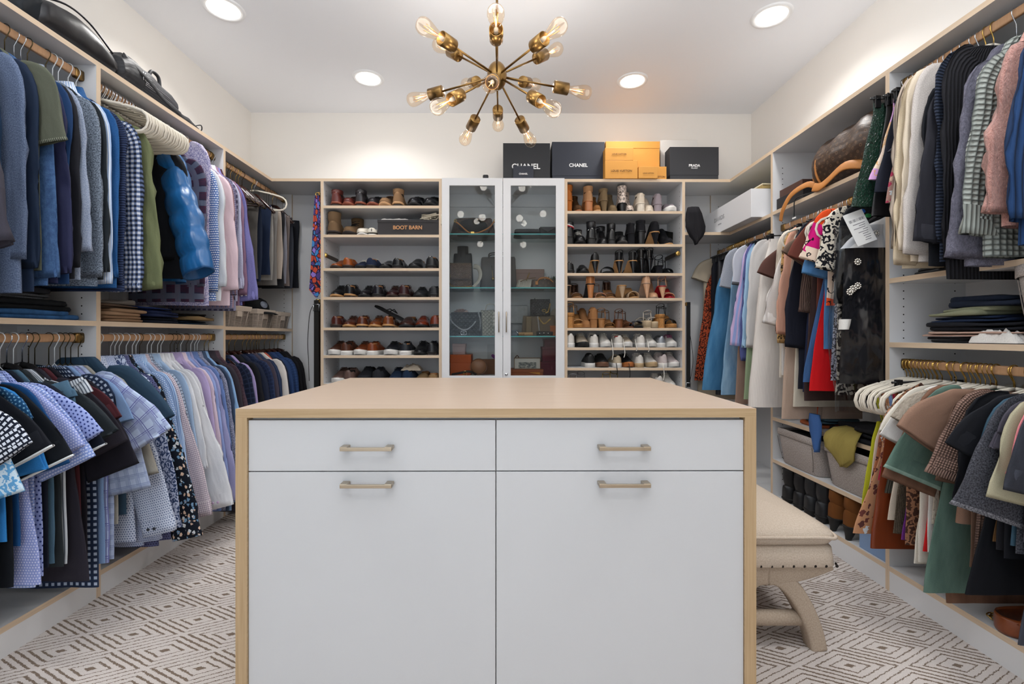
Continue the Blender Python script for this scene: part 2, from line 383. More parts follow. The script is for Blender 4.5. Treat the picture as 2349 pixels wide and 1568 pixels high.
for i, (x0, x1, xin) in enumerate(((cx0+.003, xm-.0015, (onY(1031.5, 0, FYB).x, onY(1135.5, 0, FYB).x)), (xm+.0015, cx1-.003, (onY(1171.5, 0, FYB).x, onY(1274.5, 0, FYB).x)))):
    d = MB(); zi0, zi1 = zb(860.5), zb(427.5)
    d.box(x0, xin[0], DY, DY+.02, zbd, ztd); d.box(xin[1], x1, DY, DY+.02, zbd, ztd)
    d.box(xin[0], xin[1], DY, DY+.02, zi1, ztd); d.box(xin[0], xin[1], DY, DY+.02, zbd, zi0)
    dr = d.build('door', white_front, dc, True)
    def sub(nm, mb, m): o = mb.build(nm, m, dr); o.data.transform(Matrix.Translation(-dc.location)); return o
    g = MB(); g.box(xin[0]-.004, xin[1]+.004, DY+.008, DY+.012, zi0-.004, zi1+.004); sub('glass_pane', g, pane_glass)
    hx = onY(1144.5 if i == 0 else 1161.5, 0, FYB).x; z0, z1 = zb(762), zb(715)
    h = MB(); h.tube([(hx, DY, z0+.006), (hx, DY-.022, z0+.004), (hx, DY-.026, z0+.012), (hx, DY-.026, z1-.012), (hx, DY-.022, z1-.004), (hx, DY, z1-.006)], .0042, 8); sub('handle', h, nickel)
    if i == 1:
        h = MB(); lx, _, lz = onY(1161.5, 858.5, DY); M = Matrix.Translation((lx, DY, lz)) @ Matrix.Rotation(PI/2, 4, 'X'); h.lathe([(.0005, .004), (.005, .0045), (.0055, .003), (.010, .003), (.010, 0)], 14, 0, M); sub('lock', h, chrome)

# ------------------------------------------------------------------ rods
def rod(label, x, z, y0, y1):
    y0 += .001; y1 -= .001
    t = thing('closet_rod', label, 'rail', (x, (y0+y1)/2, z))
    def prof(h, w, y): return [V((w*math.copysign(abs(math.cos(a))**.5, math.cos(a)), y, h*math.copysign(abs(math.sin(a))**.5, math.sin(a)))) for a in [2*PI*i/16 for i in range(16)]]
    L = (y1-y0)/2
    b = MB(); b.loft([prof(.0155, .0075, -L+.01), prof(.0155, .0075, L-.01)], sm=False); b.build('rod', rod_wood, t)
    for s in (-1, 1):
        b = MB(); b.loft([prof(.016, .009, s*(L-.034)), prof(.020, .0115, s*(L-.030)), prof(.020, .0115, s*(L-.012)), prof(.021, .0125, s*L)], cap0=True, cap1=True); b.build('end_bracket', brass, t)
    return t
RXL, RXR = -1.682, 1.624
RZU, RZL, RZUR, RZM, RZLR = 2.069, 1.033, 2.066, 1.672, .928
rod('wooden clothes rail above the dark jackets on the menswear wall', RXL, RZU, .22, Y[1]-PT)
rod('wooden clothes rail above the puffer jacket on the menswear wall', RXL, RZU, Y[1], Y[2]-PT)
rod('wooden clothes rail above the folded trousers on the menswear wall', RXL, RZU, Y[2], Y[3]-PT)
rod('wooden clothes rail above the polo shirts on the menswear wall', RXL, RZL, .22, Y[1]-PT)
rod('wooden clothes rail above the dress shirts on the menswear wall', RXL, RZL, Y[1], Y[2]-PT)
rod('wooden clothes rail above the suit jackets on the menswear wall', RXL, RZL, Y[2], Y[3]-PT)
rod('wooden clothes rail above the chunky sweaters on the womenswear wall', RXR, RZUR, .22, YR[1]-PT)
rod('wooden clothes rail above the long dresses on the womenswear wall', RXR, RZM, YR[1], YR[2]-PT)
rod('wooden clothes rail in the womenswear corner below the long white box', RXR, RZM, YR[2], YR[3]-PT)
rod('wooden clothes rail under the folded pile with many gold hooks', RXR, RZLR, .22, YR[1]-PT)

# ------------------------------------------------------------------ island
IZ = .8585; IY0 = 1.16
ix0, ix1 = onY(540, 900, IY0).x, onY(1735, 900, IY0).x
IY1 = onZ(1165, 866, IZ).y
isl = thing('island', 'white closet island with oak top and waterfall sides in the middle', 'island', ((ix0+ix1)/2, (IY0+IY1)/2, 0))
zt0 = zat(957.5, 0, IY0)
b = MB(); b.box(ix0, ix1, IY0, IY1, zt0, IZ, 0, {'y-': 1, 'x-': 1, 'x+': 1, 'y+': 1}); b.build('countertop', [island_top, island_edge], isl, True)
sw = .0285
for x0 in (ix0, ix1-sw): box_part('side_panel', [island_edge], isl, x0, x0+sw, IY0, IY1, 0, zt0)
yf = IY0+.006
box_part('carcass', white_lam, isl, ix0+sw, ix1-sw, yf+.022, IY1-.01, .06, zt0)
xmid = onY(1137.5, 0, yf).x
rows = [(zat(963, 0, yf), zat(1079, 0, yf)), (zat(1081.5, 0, yf), .09)]
hz = [zat(1024, 0, yf), zat(1107, 0, yf)]
for x0, x1, hx in ((ix0+sw+.001, xmid-.0013, onY(846, 0, yf).x), (xmid+.0013, ix1-sw-.001, onY(1428, 0, yf).x)):
    for (z1, z0), h in zip(rows, hz):
        d = box_part('drawer' if z0 > .5 else 'door', island_front, isl, x0, x1, yf, yf+.02, z0, z1, {}, True, .0008)
        hb = MB(); hw = .064; yy = yf-.028
        hb.box(hx-hw, hx+hw, yy, yy+.007, h-.0045, h+.0045)
        for s in (-1, 1): hb.box(hx+s*hw-(.018 if s > 0 else 0), hx+s*hw+(.018 if s < 0 else 0), yy+.001, yf, h-.004, h+.006)
        o = hb.build('handle', nickel, d, False, .0012); o.data.transform(Matrix.Translation(-isl.location))

# ------------------------------------------------------------------ fabrics
def fab(kind, c1, c2=None, p=.02, rough=.85, c3=None, wr=.5, sheen=0):
    key = ('fab', kind, c1, c2, p, rough, c3, wr)
    if key in MATS: return MATS[key]
    k = NT(kind+'_fabric'); b = k.b; b.inputs['Roughness'].default_value = rough; b.inputs['Specular IOR Level'].default_value = .25 if rough > .6 else .5
    if sheen: b.inputs['Sheen Weight'].default_value = sheen
    u, v = k.uv(); col = None; c2 = c2 or c1
    fine = k.noise(420, k.uvvec(1, 1), 2, .6)
    if wr: k.bump(k.noise(1, k.uvvec(9, 2.2), 3, .55), min(1, wr*.75), .022); k.bump(k.noise(1, k.uvvec(30, 11, .5), 2, .5), min(1, wr*.5), .006)
    if kind == 'plain':
        a = lin(c1); col = k.ramp(fine, [(.25, tuple(x*.82 for x in a[:3])+(1,)), (.75, tuple(min(1, x*1.12) for x in a[:3])+(1,))])
    elif kind == 'heather': col = k.ramp(k.noise(330, k.uvvec(1, .8), 2, .7), [(.36, c1), (.64, c2)])
    elif kind == 'fleece':
        col = k.ramp(k.noise(60, k.uvvec(), 3, .7), [(.35, c1), (.65, c2)]); k.bump(fine, .4, .004)
    elif kind == 'melange': col = k.ramp(k.noise(190, k.uvvec(1, 1), 4, .8), [(.40, c1), (.60, c2)])
    elif kind == 'denim':
        f = k.math('ADD', k.math('MULTIPLY', k.noise(4, k.uvvec(5, 1.2), 3), .7), k.math('MULTIPLY', fine, .3)); col = k.ramp(f, [(.35, c1), (.65, c2)])
    elif kind == 'gingham':
        f = k.math('MULTIPLY', k.math('ADD', k.stripe(u, p, p/2), k.stripe(v, p, p/2)), .5); col = k.ramp(f, [(0, c1), (.34, c3 or c2), (.75, c2)], 'CONSTANT')
    elif kind == 'plaid':
        def lines(t, off):
            t = k.math('ADD', t, off)
            return k.math('MAXIMUM', k.stripe(t, p, p*.05), k.math('MULTIPLY', k.stripe(k.math('ADD', t, p*.42), p, p*.3), .38))
        def thin(t): return k.stripe(k.math('ADD', t, p*.12), p, p*.05)
        f = k.math('MAXIMUM', k.math('MAXIMUM', lines(u, 0), lines(v, p*.3)), k.math('MULTIPLY', k.math('MAXIMUM', thin(u), thin(k.math('ADD', v, p*.3))), .8))
        col = k.mix(f, c1, c2)
        if c3: col = k.mix(k.math('MULTIPLY', k.math('MAXIMUM', k.stripe(k.math('ADD', u, p*.2), p, p*.4), k.stripe(k.math('ADD', v, p*.2), p, p*.4)), .55), col, c3)
    elif kind == 'check':
        f = k.math('MAXIMUM', k.stripe(u, p, p*.25), k.stripe(v, p, p*.25)); col = k.mix(k.math('MULTIPLY', f, .8), c1, c2)
        if c3: col = k.mix(k.math('MULTIPLY', k.stripe(u, p*2, p*.5), .7), col, c3)
    elif kind in ('dots', 'dash'):
        row = k.math('FLOOR', k.math('MULTIPLY', v, 1/p)); sh = k.math('MULTIPLY', k.math('MODULO', k.math('ABSOLUTE', row), 2.0), .5)
        a = k.math('SUBTRACT', k.math('FRACT', k.math('ADD', k.math('MULTIPLY', u, 1/p), sh)), .5); d = k.math('SUBTRACT', k.math('FRACT', k.math('MULTIPLY', v, 1/p)), .5)
        if kind == 'dots': f = k.math('LESS_THAN', k.math('SQRT', k.math('ADD', k.math('MULTIPLY', a, a), k.math('MULTIPLY', d, d))), .24)
        else: f = k.math('MULTIPLY', k.math('LESS_THAN', k.math('ABSOLUTE', a), .36), k.math('LESS_THAN', k.math('ABSOLUTE', d), .27))
        col = k.mix(f, c1, c2)
    elif kind == 'stripe': col = k.mix(k.stripe(u, p, p*.4), c1, c2); col = k.mix(k.stripe(k.math('ADD', u, p*.6), p, p*.08), col, c3) if c3 else col
    elif kind == 'hstripe': col = k.mix(k.stripe(v, p, p*.4), c1, c2)
    elif kind == 'band':                                  # a colour block below a given height
        col = k.mix(k.math('LESS_THAN', v, -p), c1, c2)
        if c3: col = k.mix(k.math('MULTIPLY', k.math('LESS_THAN', v, -p), k.math('GREATER_THAN', v, -p-.035)), col, c3)
    elif kind in ('floral', 'leaf', 'paisley', 'leopard', 'mosaic', 'bigflower'):
        vo = k.n('ShaderNodeTexVoronoi'); vo.inputs['Scale'].default_value = 1/p; k.l(k.uvvec(1, .8), vo.inputs['Vector']); vo.inputs['Randomness'].default_value = .9
        wv = k.n('ShaderNodeTexNoise'); wv.inputs['Scale'].default_value = 2.4/p; k.l(k.uvvec(), wv.inputs['Vector'])
        dist = k.math('ADD', vo.outputs['Distance'], k.math('MULTIPLY', k.math('SUBTRACT', wv.outputs['Fac'], .5), .7))
        sc = k.n('ShaderNodeSeparateColor'); k.l(vo.outputs['Color'], sc.inputs[0])
        if kind == 'floral':
            pet = k.ramp(sc.outputs[0], [(0, c2), (.3, c3 or '#e8c9b0'), (.55, '#dfe6ea'), (.8, c2)], 'CONSTANT')
            col = k.mix(k.math('LESS_THAN', dist, .40), c1, pet); col = k.mix(k.math('LESS_THAN', dist, .1), col, '#e4a06a')
        elif kind == 'leaf': col = k.mix(k.math('GREATER_THAN', k.math('SINE', k.math('MULTIPLY', dist, 16)), .05), c1, c2)
        elif kind == 'paisley': col = k.mix(k.math('LESS_THAN', k.math('SINE', k.math('MULTIPLY', dist, 18)), .2), c1, c2)
        elif kind == 'leopard': col = k.mix(k.math('MULTIPLY', k.math('GREATER_THAN', dist, .22), k.math('LESS_THAN', dist, .42)), c1, c2)
        elif kind == 'bigflower':
            pet = k.ramp(sc.outputs[1], [(0, c2), (.35, c3), (.7, '#efd8c4')], 'CONSTANT'); col = k.mix(k.math('GREATER_THAN', k.math('SINE', k.math('MULTIPLY', dist, 13)), .93), pet, c1)
        else:
            ve = k.n('ShaderNodeTexVoronoi', feature='DISTANCE_TO_EDGE'); ve.inputs['Scale'].default_value = 1/p; k.l(k.uvvec(1, .8), ve.inputs['Vector'])
            pet = k.ramp(sc.outputs[0], [(0, c2), (.25, c3), (.5, '#3d79b4'), (.75, '#8a6fc0')], 'CONSTANT'); col = k.mix(k.math('LESS_THAN', ve.outputs['Distance'], .07), pet, c1)
    elif kind in ('knit', 'waffle', 'rib', 'hrib'):
        su = k.math('ABSOLUTE', k.math('SINE', k.math('MULTIPLY', u, PI/p))); sv = k.math('ABSOLUTE', k.math('SINE', k.math('MULTIPLY', v, PI/(p*.8))))
        h = su if kind == 'rib' else (sv if kind == 'hrib' else k.math('MULTIPLY', su, sv))
        a = lin(c1); col = k.ramp(h, [(0, tuple(x*.45 for x in a[:3])+(1,)), (.6, c2)]); k.bump(h, .8, p*.35); k.bump(fine, .2, .003)
    elif kind == 'fluffy':
        f = k.noise(110, k.uvvec(1, .6), 4, .8); col = k.ramp(f, [(.3, c1), (.65, c2)]); k.bump(f, 1, .012)
    elif kind == 'croc':
        vo = k.n('ShaderNodeTexVoronoi', feature='DISTANCE_TO_EDGE'); vo.inputs['Scale'].default_value = 1/p; k.l(k.uvvec(1, 1.5), vo.inputs['Vector'])
        e = k.math('MINIMUM', vo.outputs['Distance'], .12); col = k.ramp(k.math('MULTIPLY', e, 8), [(0, '#0a130f'), (.7, c1)]); k.bump(e, .7, .012)
    elif kind == 'monogram':
        vo = k.n('ShaderNodeTexVoronoi'); vo.inputs['Scale'].default_value = 1/p; vo.inputs['Randomness'].default_value = .15; k.l(k.uvvec(1, 1, .78), vo.inputs['Vector'])
        col = k.mix(k.math('MULTIPLY', k.math('LESS_THAN', vo.outputs['Distance'], .26), k.math('GREATER_THAN', vo.outputs['Distance'], .14)), c1, c2)
    elif kind == 'quilt':
        a = k.math('ABSOLUTE', k.math('SINE', k.math('MULTIPLY', k.math('ADD', u, v), PI/p))); d = k.math('ABSOLUTE', k.math('SINE', k.math('MULTIPLY', k.math('SUBTRACT', u, v), PI/p)))
        h = k.math('MINIMUM', k.math('MINIMUM', a, d), .6); col = k.ramp(h, [(0, tuple(x*.5 for x in lin(c1)[:3])+(1,)), (.3, c1)]); k.bump(h, .8, .01)
    k.l(col, b.inputs['Base Color']); MATS[key] = k.m; return k.m

# ------------------------------------------------------------------ garments
def lerp_tab(t, x):
    if x <= t[0][0]: return t[0][1]
    for (a, va), (b, vb) in zip(t, t[1:]):
        if x <= b:
            f = (x-a)/(b-a); f = f*f*(3-2*f)*.5+f*.5; return va+(vb-va)*f
    return t[-1][1]
def crom(P, n):
    P = [V(p) for p in P]; out = []
    for i in range(len(P)-1):
        a, b, c, d = P[max(i-1, 0)], P[i], P[i+1], P[min(i+2, len(P)-1)]
        m = n if i < len(P)-2 else n+1
        for j in range(m):
            t = j/n; out.append(.5*(2*b+(c-a)*t+(2*a-5*b+4*c-d)*t*t+(3*b-a-3*c+d)*t**3))
    return out
def sgnp(x, p): return math.copysign(abs(x)**p, x)
def cloth(name, mats, parent, zs, hw, th, cx=None, cy=None, n=30, seed=0, fold=.5, cap0=False, cap1=False, ms=None, lim=None, quilt=0, px=.72, cs=-1, yaw=None):
    """A hanging shell: stacked flattened rings with folds that deepen downwards."""
    rr = random.Random(seed); ks = [(rr.uniform(3, 6), rr.uniform(0, 6.3), rr.uniform(-1.5, 1.5)), (rr.uniform(6, 10), rr.uniform(0, 6.3), rr.uniform(-2, 2)), (rr.uniform(10, 17), rr.uniform(0, 6.3), rr.uniform(-2, 2))]
    am = (.5, .35, .25); z0, z1 = zs[0], zs[-1]; rings = []
    for z in zs:
        h = (z0-z)/max(1e-6, z0-z1); W, T = hw(z), th(z); X0 = cx(z) if cx else 0; Y0 = cy(z) if cy else 0; ring = []
        if quilt: T *= .72+.32*abs(math.sin(PI*(z0-z)/quilt))**.45
        for i in range(n):
            a = 2*PI*i/n; c, s = math.cos(a), math.sin(a); x = W*sgnp(c, px); y = T*sgnp(s, .9)
            f = sum(A*math.sin(w*x/max(W, .02)*.9+ph+q*h*2) for A, (w, ph, q) in zip(am, ks))
            nn = noise.noise(V((x*14+seed, z*5, (3 if s > 0 else 0)+seed*.37)))
            y += T*fold*(f*.75*min(1, .15+h*1.1)+nn*.7)
            x += W*.05*fold*noise.noise(V((seed*1.7, z*9, 5 if c > 0 else 1)))
            yy = Y0+y
            if lim: yy = lim*math.tanh(yy/lim)
            ring.append(V((X0+x, yy, z+.006*fold*noise.noise(V((x*9, seed, z*3))))))
        rings.append(ring)
    b = MB(); b.loft(rings, 0, True, cap0, cap1, True, ms); return b.build(name, mats, parent)
def sleeve(name, mats, parent, P, hws, th, n=18, seed=0, lim=None, cuff=None, cy=0, quilt=0, wr=.006, open_end=True):
    pts = crom(P, 12 if quilt else 5); N = len(pts); rings = []; acc = 0
    for i, p in enumerate(pts):
        t = (pts[min(i+1, N-1)]-pts[max(i-1, 0)]); t.y = 0; t.normalize(); nr = V((-t.z, 0, t.x))
        if nr.x < 0: nr = -nr
        if P[-1][0] < 0 and P[0][0] < 0: nr = nr
        f = i/(N-1); W = lerp_tab(hws, f); T = th*(1 if f > .1 else .75); acc += (p-pts[i-1]).length if i else 0
        if quilt: q = abs(math.sin(PI*acc/quilt))**.45; W *= .93+.08*q; T *= .72+.32*q
        ring = []
        for k in range(n):
            a = 2*PI*k/n; c, s = math.cos(a), math.sin(a)
            d = wr*noise.noise(V((seed*1.3+c*1.4, acc*13, s*1.4)))*1.6
            y = cy+T*sgnp(s, .85)+d*(1 if s > 0 else -1)*1.2+T*(.1 if quilt else .5)*noise.noise(V((c*3+seed, acc*4, 2)))
            if lim: y = lim*math.tanh(y/lim)
            ring.append(p+nr*(W*sgnp(c, .8)+d)+V((0, y, 0)))
        rings.append(ring)
    ms = [0]*len(rings)
    if cuff == 0:
        b = MB(); b.tube(rings[-1]+rings[-1][:1], .0032, 6, caps=False); b.build('cuff_tipping', mats[1], parent)
    elif cuff:
        rg = []
        for i in range(N-1-cuff, N):
            c0 = sum(rings[i], V())/n; e = .0022 if i > N-1-cuff else .0005; rg.append([p+(p-c0).normalized()*e for p in rings[i]])
        c0 = sum(rings[-1], V())/n; rg.append([p-(p-c0).normalized()*.003 for p in rings[-1]])
        b = MB(); b.loft(rg); b.build('cuff', mats[1], parent)
    b = MB()
    if open_end:                                       # the cuff turns inwards so that one looks into it
        cc = sum(rings[-1], V())/n; d = (pts[-1]-pts[-3]).normalized()
        rings.append([cc+(p-cc)*.9-d*.004 for p in rings[-1]]); rings.append([cc+(p-cc)*.82-d*.06 for p in rings[-2]]); ms += [ms[-1], 0]
    b.loft(rings, 0, True, False, open_end, True, ms); return b.build(name, mats, parent)
def collar(parent, m, nw=.062, nd=.03, z=0, up=.03, flare=.024, dn=.016, seed=0):
    rings = []
    for w_, d_, zz in ((nw, nd, z-.015), (nw*.94, nd*.95, z+up*.75), (nw*1.02, nd*1.1, z+up), (nw+flare, nd+flare*.7, z-dn)):
        rings.append([V((w_*math.cos(2*PI*i/20), d_*math.sin(2*PI*i/20), zz-(.02*max(0, math.cos(2*PI*i/20))**4 if zz < z-.0155 else 0))) for i in range(20)])
    b = MB(); b.loft(rings); return b.build('collar', m, parent)
def buttons(parent, m, pts, r=.0055, cs=-1):
    for p in pts:
        b = MB(); M = Matrix.Translation(p) @ Matrix.Rotation(PI/2*(1 if cs < 0 else -1), 4, 'X'); b.lathe([(.0004, .003), (r*.7, .003), (r, .002), (r, 0)], 10, 0, M); b.build('button', m, parent)
GN = [0]
def garment(kind, label, cat, mat, Xr, Yr, Zr, reach, zc, zh, side, sh=.175, t=.02, lim=None, m2=None, yaw=0, name='shirt', drop=.105, fold=.5, group=None, **kw):
    """kind L long sleeve, S short sleeve, T sleeveless, K hung from clips by the waist, F folded over the bar. Heights are world metres."""
    GN[0] += 1; seed = GN[0]*3.17; cs = -1 if side < 0 else 1
    zn = Zr-drop; root = thing(name, label, cat, (Xr, Yr, zn), (0 if side < 0 else PI)+yaw, group)
    hem = (zh if zh is not None else zn-.72)-zn; cuff = (zc if zc is not None else zn-.6)-zn
    mats = [mat, m2 or mat]; nr = 56 if kw.get('quilt') else 20
    if kind in 'LST':
        bw = kw.get('bw', sh*1.02); hemw = kw.get('hemw', bw*1.04); nw = kw.get('nw', .062)
        fl_ = .052 if kw.get('flat') else 0
        HW = [(0, nw), (.008, nw+.03), (.022, sh*.74), (.045, sh*.92), (.09, sh*.99), (.3, bw), (-hem, hemw)] if fl_ else [(0, nw), (.012, nw+.016), (.05, sh*.66), (.09, sh*.86), (.15, sh*.97), (.3, bw), (-hem, hemw)]
        TH = [(0, min(t*1.3, .03)), (.06, t*.8), (.15, t), (.4, t*1.05), (-hem, t*1.15)]
        zs = [0, -.01, -.03, -.055, -.085, -.12]+[-.12+(hem+.12)*(i/(nr-6)) for i in range(1, nr-5)]
        ms = [0]*len(zs)
        if m2 and kw.get('band'): ms = [1 if z < hem+kw['band'] else 0 for z in zs]
        if kind == 'T' and kw.get('strap'):
            d0 = kw['strap']; zs = [-d0+(hem+d0)*i/(nr-1) for i in range(nr)]; ms = [0]*nr
            HW = [(d0, kw.get('topw', .12)), (d0+.08, bw*.8), (-hem, hemw)]
        cloth('body', mats, root, zs, lambda z: lerp_tab(HW, -z), lambda z: lerp_tab(TH, -z), seed=seed, fold=fold, lim=lim, ms=ms, quilt=kw.get('quilt', 0), n=kw.get('n', 30))
        if kind == 'T' and kw.get('strap'):
            for sx in (-1, 1):
                for sy in (-1, 1):
                    b = MB(); b.tube([(sx*kw.get('strapx', .13), 0, -.022 if fl_ else -.085), (sx*(kw.get('topw', .12)*.8+.02), sy*t*.6, -d0*.55), (sx*kw.get('topw', .12)*.75, sy*t*.8, -d0-.01)], kw.get('strapr', .004), 6, flat=.35); b.build('strap', mats[1], root)
        if kind == 'L':
            sl = reach-.048
            for sx in ((1, -1) if not kw.get('one') else (1,)):
                rl = sl if sx > 0 else sh-.02
                s0 = sh-.052; P = [(sx*(sh-.105), 0, -.088+fl_), (sx*s0, 0, -.15+fl_), (sx*(s0+(rl-s0)*.34), 0, -.15+fl_+(cuff+.15-fl_)*.3), (sx*(s0+(rl-s0)*.72), 0, -.15+fl_+(cuff+.15-fl_)*.65), (sx*rl, 0, cuff+.005)]
                o = sleeve('sleeve', mats, root, P, [(0, .055), (.15, .078), (.4, .072), (.7, kw.get('sw', .062)), (1, kw.get('cw', .05))], min(t*1.1, lim*.8 if lim else 9), seed=seed+sx, lim=lim, cuff=kw.get('cuffn'), cy=cs*t*.35, quilt=kw.get('quilt', 0), wr=kw.get('wr', .005))
                if sx > 0 and kw.get('btn') is not None:
                    buttons(root, kw['btn'], [V((rl-.022+q, cs*(t*1.5+.006), cuff+.035+q*.15)) for q in (0, .024)], .0062, cs)
        if kind == 'S':
            for sx in (1, -1):
                rl = reach if sx > 0 else sh+.06; zc_ = cuff if sx > 0 else -.3
                end = V((sx*(rl-.055), 0, zc_+.035)); st = V((sx*(sh-.075), 0, -.075+fl_*.8)); w0 = kw.get('sw', .098)
                P = [st, (sx*(sh-.01), 0, -.125+fl_*.9), st.lerp(end, .72)+V((sx*.012, 0, .012)), end]
                sleeve('sleeve', mats, root, P, [(0, .05), (.3, w0*.85), (1, w0)], min(t*1.25, lim*.85 if lim else 9), seed=seed+sx, lim=lim, cuff=kw.get('cuffn'), cy=cs*t*.35, wr=.004)
        if kw.get('col'): collar(root, kw['col'] if not isinstance(kw['col'], bool) else mat, nw=nw*.9, nd=min(.034, (lim or .034)*.95), seed=seed)
    elif kind == 'K':
        w0, w1 = kw.get('w0', .12), kw.get('w1', reach); ztop = 0
        HW = [(0, w0), (.04, w0*1.01), (.2, w0+(w1-w0)*.45), (-hem, w1)]; TH = [(0, t*.55), (.15, t), (-hem, t*1.3)]
        zs = [0, -.012, -.045, -.05]+[-.05+(hem+.05)*i/15 for i in range(1, 16)]
        if kw.get('legs'):
            cr = kw['legs']
            za = [z for z in zs if z > -cr]+[-cr]; cloth('body', mats, root, za, lambda z: lerp_tab(HW, -z), lambda z: lerp_tab(TH, -z), seed=seed, fold=fold*.6, lim=lim, ms=[1, 1, 1]+[0]*20)
            for sx in (-1, 1):
                zz = [-cr*.9+(hem+cr*.9)*i/13 for i in range(14)]
                cloth('leg', mats, root, zz, lambda z: lerp_tab(HW, -z)*.52, lambda z: lerp_tab(TH, -z), cx=lambda z, sx=sx: sx*lerp_tab(HW, -z)*.5, seed=seed+sx, fold=fold*.7, lim=lim, n=20)
        else:
            cloth('body', mats, root, zs, lambda z: lerp_tab(HW, -z), lambda z: lerp_tab(TH, -z), seed=seed, fold=fold, lim=lim, ms=[1, 1, 1]+[0]*20)
    elif kind == 'F':                                   # trousers folded over the hanger bar: two layers, each ending at its own length
        w_ = kw.get('w0', .115); x0 = kw.get('x0', 0)
        HW = [(0, w_*.94), (.03, w_), (-hem, w_*.97)]
        zs = [0, -.008]+[-.008+(hem+.008)*i/13 for i in range(1, 14)]
        hb = hem+kw.get('gap', .05); zb_ = [0, -.008]+[-.008+(hb+.008)*i/11 for i in range(1, 12)]
        cloth('leg', mats, root, zs, lambda z: lerp_tab(HW, -z), lambda z: t*(.35 if z > -.01 else .62), cx=lambda z: x0+.006*math.sin(z*9+seed), cy=lambda z: cs*t*(.2 if z > -.01 else .55), seed=seed, fold=fold, lim=lim, cap0=True, n=22)
        cloth('leg', mats, root, zb_, lambda z: lerp_tab(HW, -z)*.97, lambda z: t*(.35 if z > -.01 else .6), cx=lambda z: x0-.012, cy=lambda z: -cs*t*(.2 if z > -.01 else .55), seed=seed+5, fold=fold, lim=lim, cap0=True, n=22)
    return root
# ------------------------------------------------------------------ hangers
HP = {}
def hook_pts(drop): return [(.0185*math.cos(a), 0, .001+.0185*math.sin(a)) for a in [math.radians(200-i*20) for i in range(13)]]+[(.006, 0, -.026), (0, 0, -.036), (0, 0, -drop)]
def hanger_tree(kind):
    if kind in HP: return HP[kind]
    r = thing('clothes_hanger', None, 'hanger')
    hm = {'wire_white': simple('white_wire', '#dfe3e6', .3), 'wire_brown': brass_wire, 'wire_silver': chrome, 'velvet': gold, 'velvet_silver': chrome, 'wood': gold, 'plastic': chrome, 'plastic_white': chrome, 'clip': chrome, 'clip_gold': gold, 'plastic_dark': bronze}[kind]
    wire = kind.startswith('wire'); b = MB(); dp = .096 if wire else (.056 if kind.startswith('velvet') or kind == 'plastic_white' else (.064 if kind.startswith('clip') else .09))
    b.tube(hook_pts(dp), .0016 if wire else .0019, 6); b.build('hook', hm, r)
    b = MB()
    if wire:
        b.tube([(0, 0, -.095), (.03, 0, -.125), (.155, 0, -.214), (.163, 0, -.222), (.155, 0, -.228), (0, 0, -.228), (-.155, 0, -.228), (-.163, 0, -.222), (-.155, 0, -.214), (-.03, 0, -.125), (0, 0, -.095)], .0015, 5); b.build('wire_frame', hm, r)
    elif kind.startswith('velvet') or kind == 'plastic_white':
        q = [(0, -.056), (.025, -.059), (.06, -.067), (.105, -.076), (.112, -.081), (.12, -.08), (.165, -.094), (.19, -.104), (.208, -.122), (.214, -.146), (.207, -.170), (.19, -.184), (.17, -.187)]
        pts = [(x, 0, z) for x, z in q]+[(0, 0, -.187)]+[(-x, 0, z) for x, z in q[::-1]]
        b.tube(pts, .0056, 8, flat=.42, up=V((0, 1, 0))); b.build('frame', cream_velvet, r)
    elif kind in ('wood', 'plastic', 'plastic_dark'):
        for s in (1, -1):
            b.tube([(0, 0, -.092), (s*.03, 0, -.1), (s*.07, 0, -.135), (s*.115, 0, -.178), (s*.15, 0, -.215)], [.011, .012, .0115, .011, .010], 10, flat=1)
        b.build('shoulder', {'wood': mahogany, 'plastic': blackp, 'plastic_dark': blackp}[kind], r)
        b = MB(); b.tube([(-.145, 0, -.215), (.145, 0, -.215)], .004, 8); b.build('trouser_bar', {'wood': mahogany}.get(kind, blackp), r)
    elif kind.startswith('clip'):
        b.tube([(-.14, 0, -.066), (0, 0, -.062), (.14, 0, -.066)], .0045, 8); b.build('bar', blackp, r)
        for s in (-.115, .115):
            c = MB(); c.box(s-.011, s+.011, -.008, -.002, -.105, -.055); c.box(s-.011, s+.011, .002, .008, -.105, -.055); c.box(s-.007, s+.007, -.012, .012, -.073, -.066); c.build('clip', blackp, r, False, .0015)
    HP[kind] = [tree(r), False]; return HP[kind]
brass_wire = simple('brown_wire', '#5d5038', .35, 1)
cream_velvet = simple('cream_velvet', '#ddd5c6', .9, var=.03, vscale=60)
mahogany = simple('glossy_mahogany', '#2c1512', .18, coat=.6)
def hang(kind, Xr, Yr, Zr, side, label, group, yaw=0, dz=0, sx=1):
    o = hang_(kind, Xr, Yr, Zr, side, label, group, yaw, dz); o.scale = (sx, 1, 1); return o
def hang_(kind, Xr, Yr, Zr, side, label, group, yaw=0, dz=0):
    tr = hanger_tree(kind)
    if not tr[1]:
        r = tr[0][0]; tr[1] = True; r.location = (Xr, Yr, Zr+dz); r.rotation_euler = (0, 0, (0 if side < 0 else PI)+yaw); tr.append(r)
        r['label'] = label; r['group'] = group; return r
    return dup_t(tr[0], (Xr, Yr, Zr+dz), (0 if side < 0 else PI)+yaw, label, group)

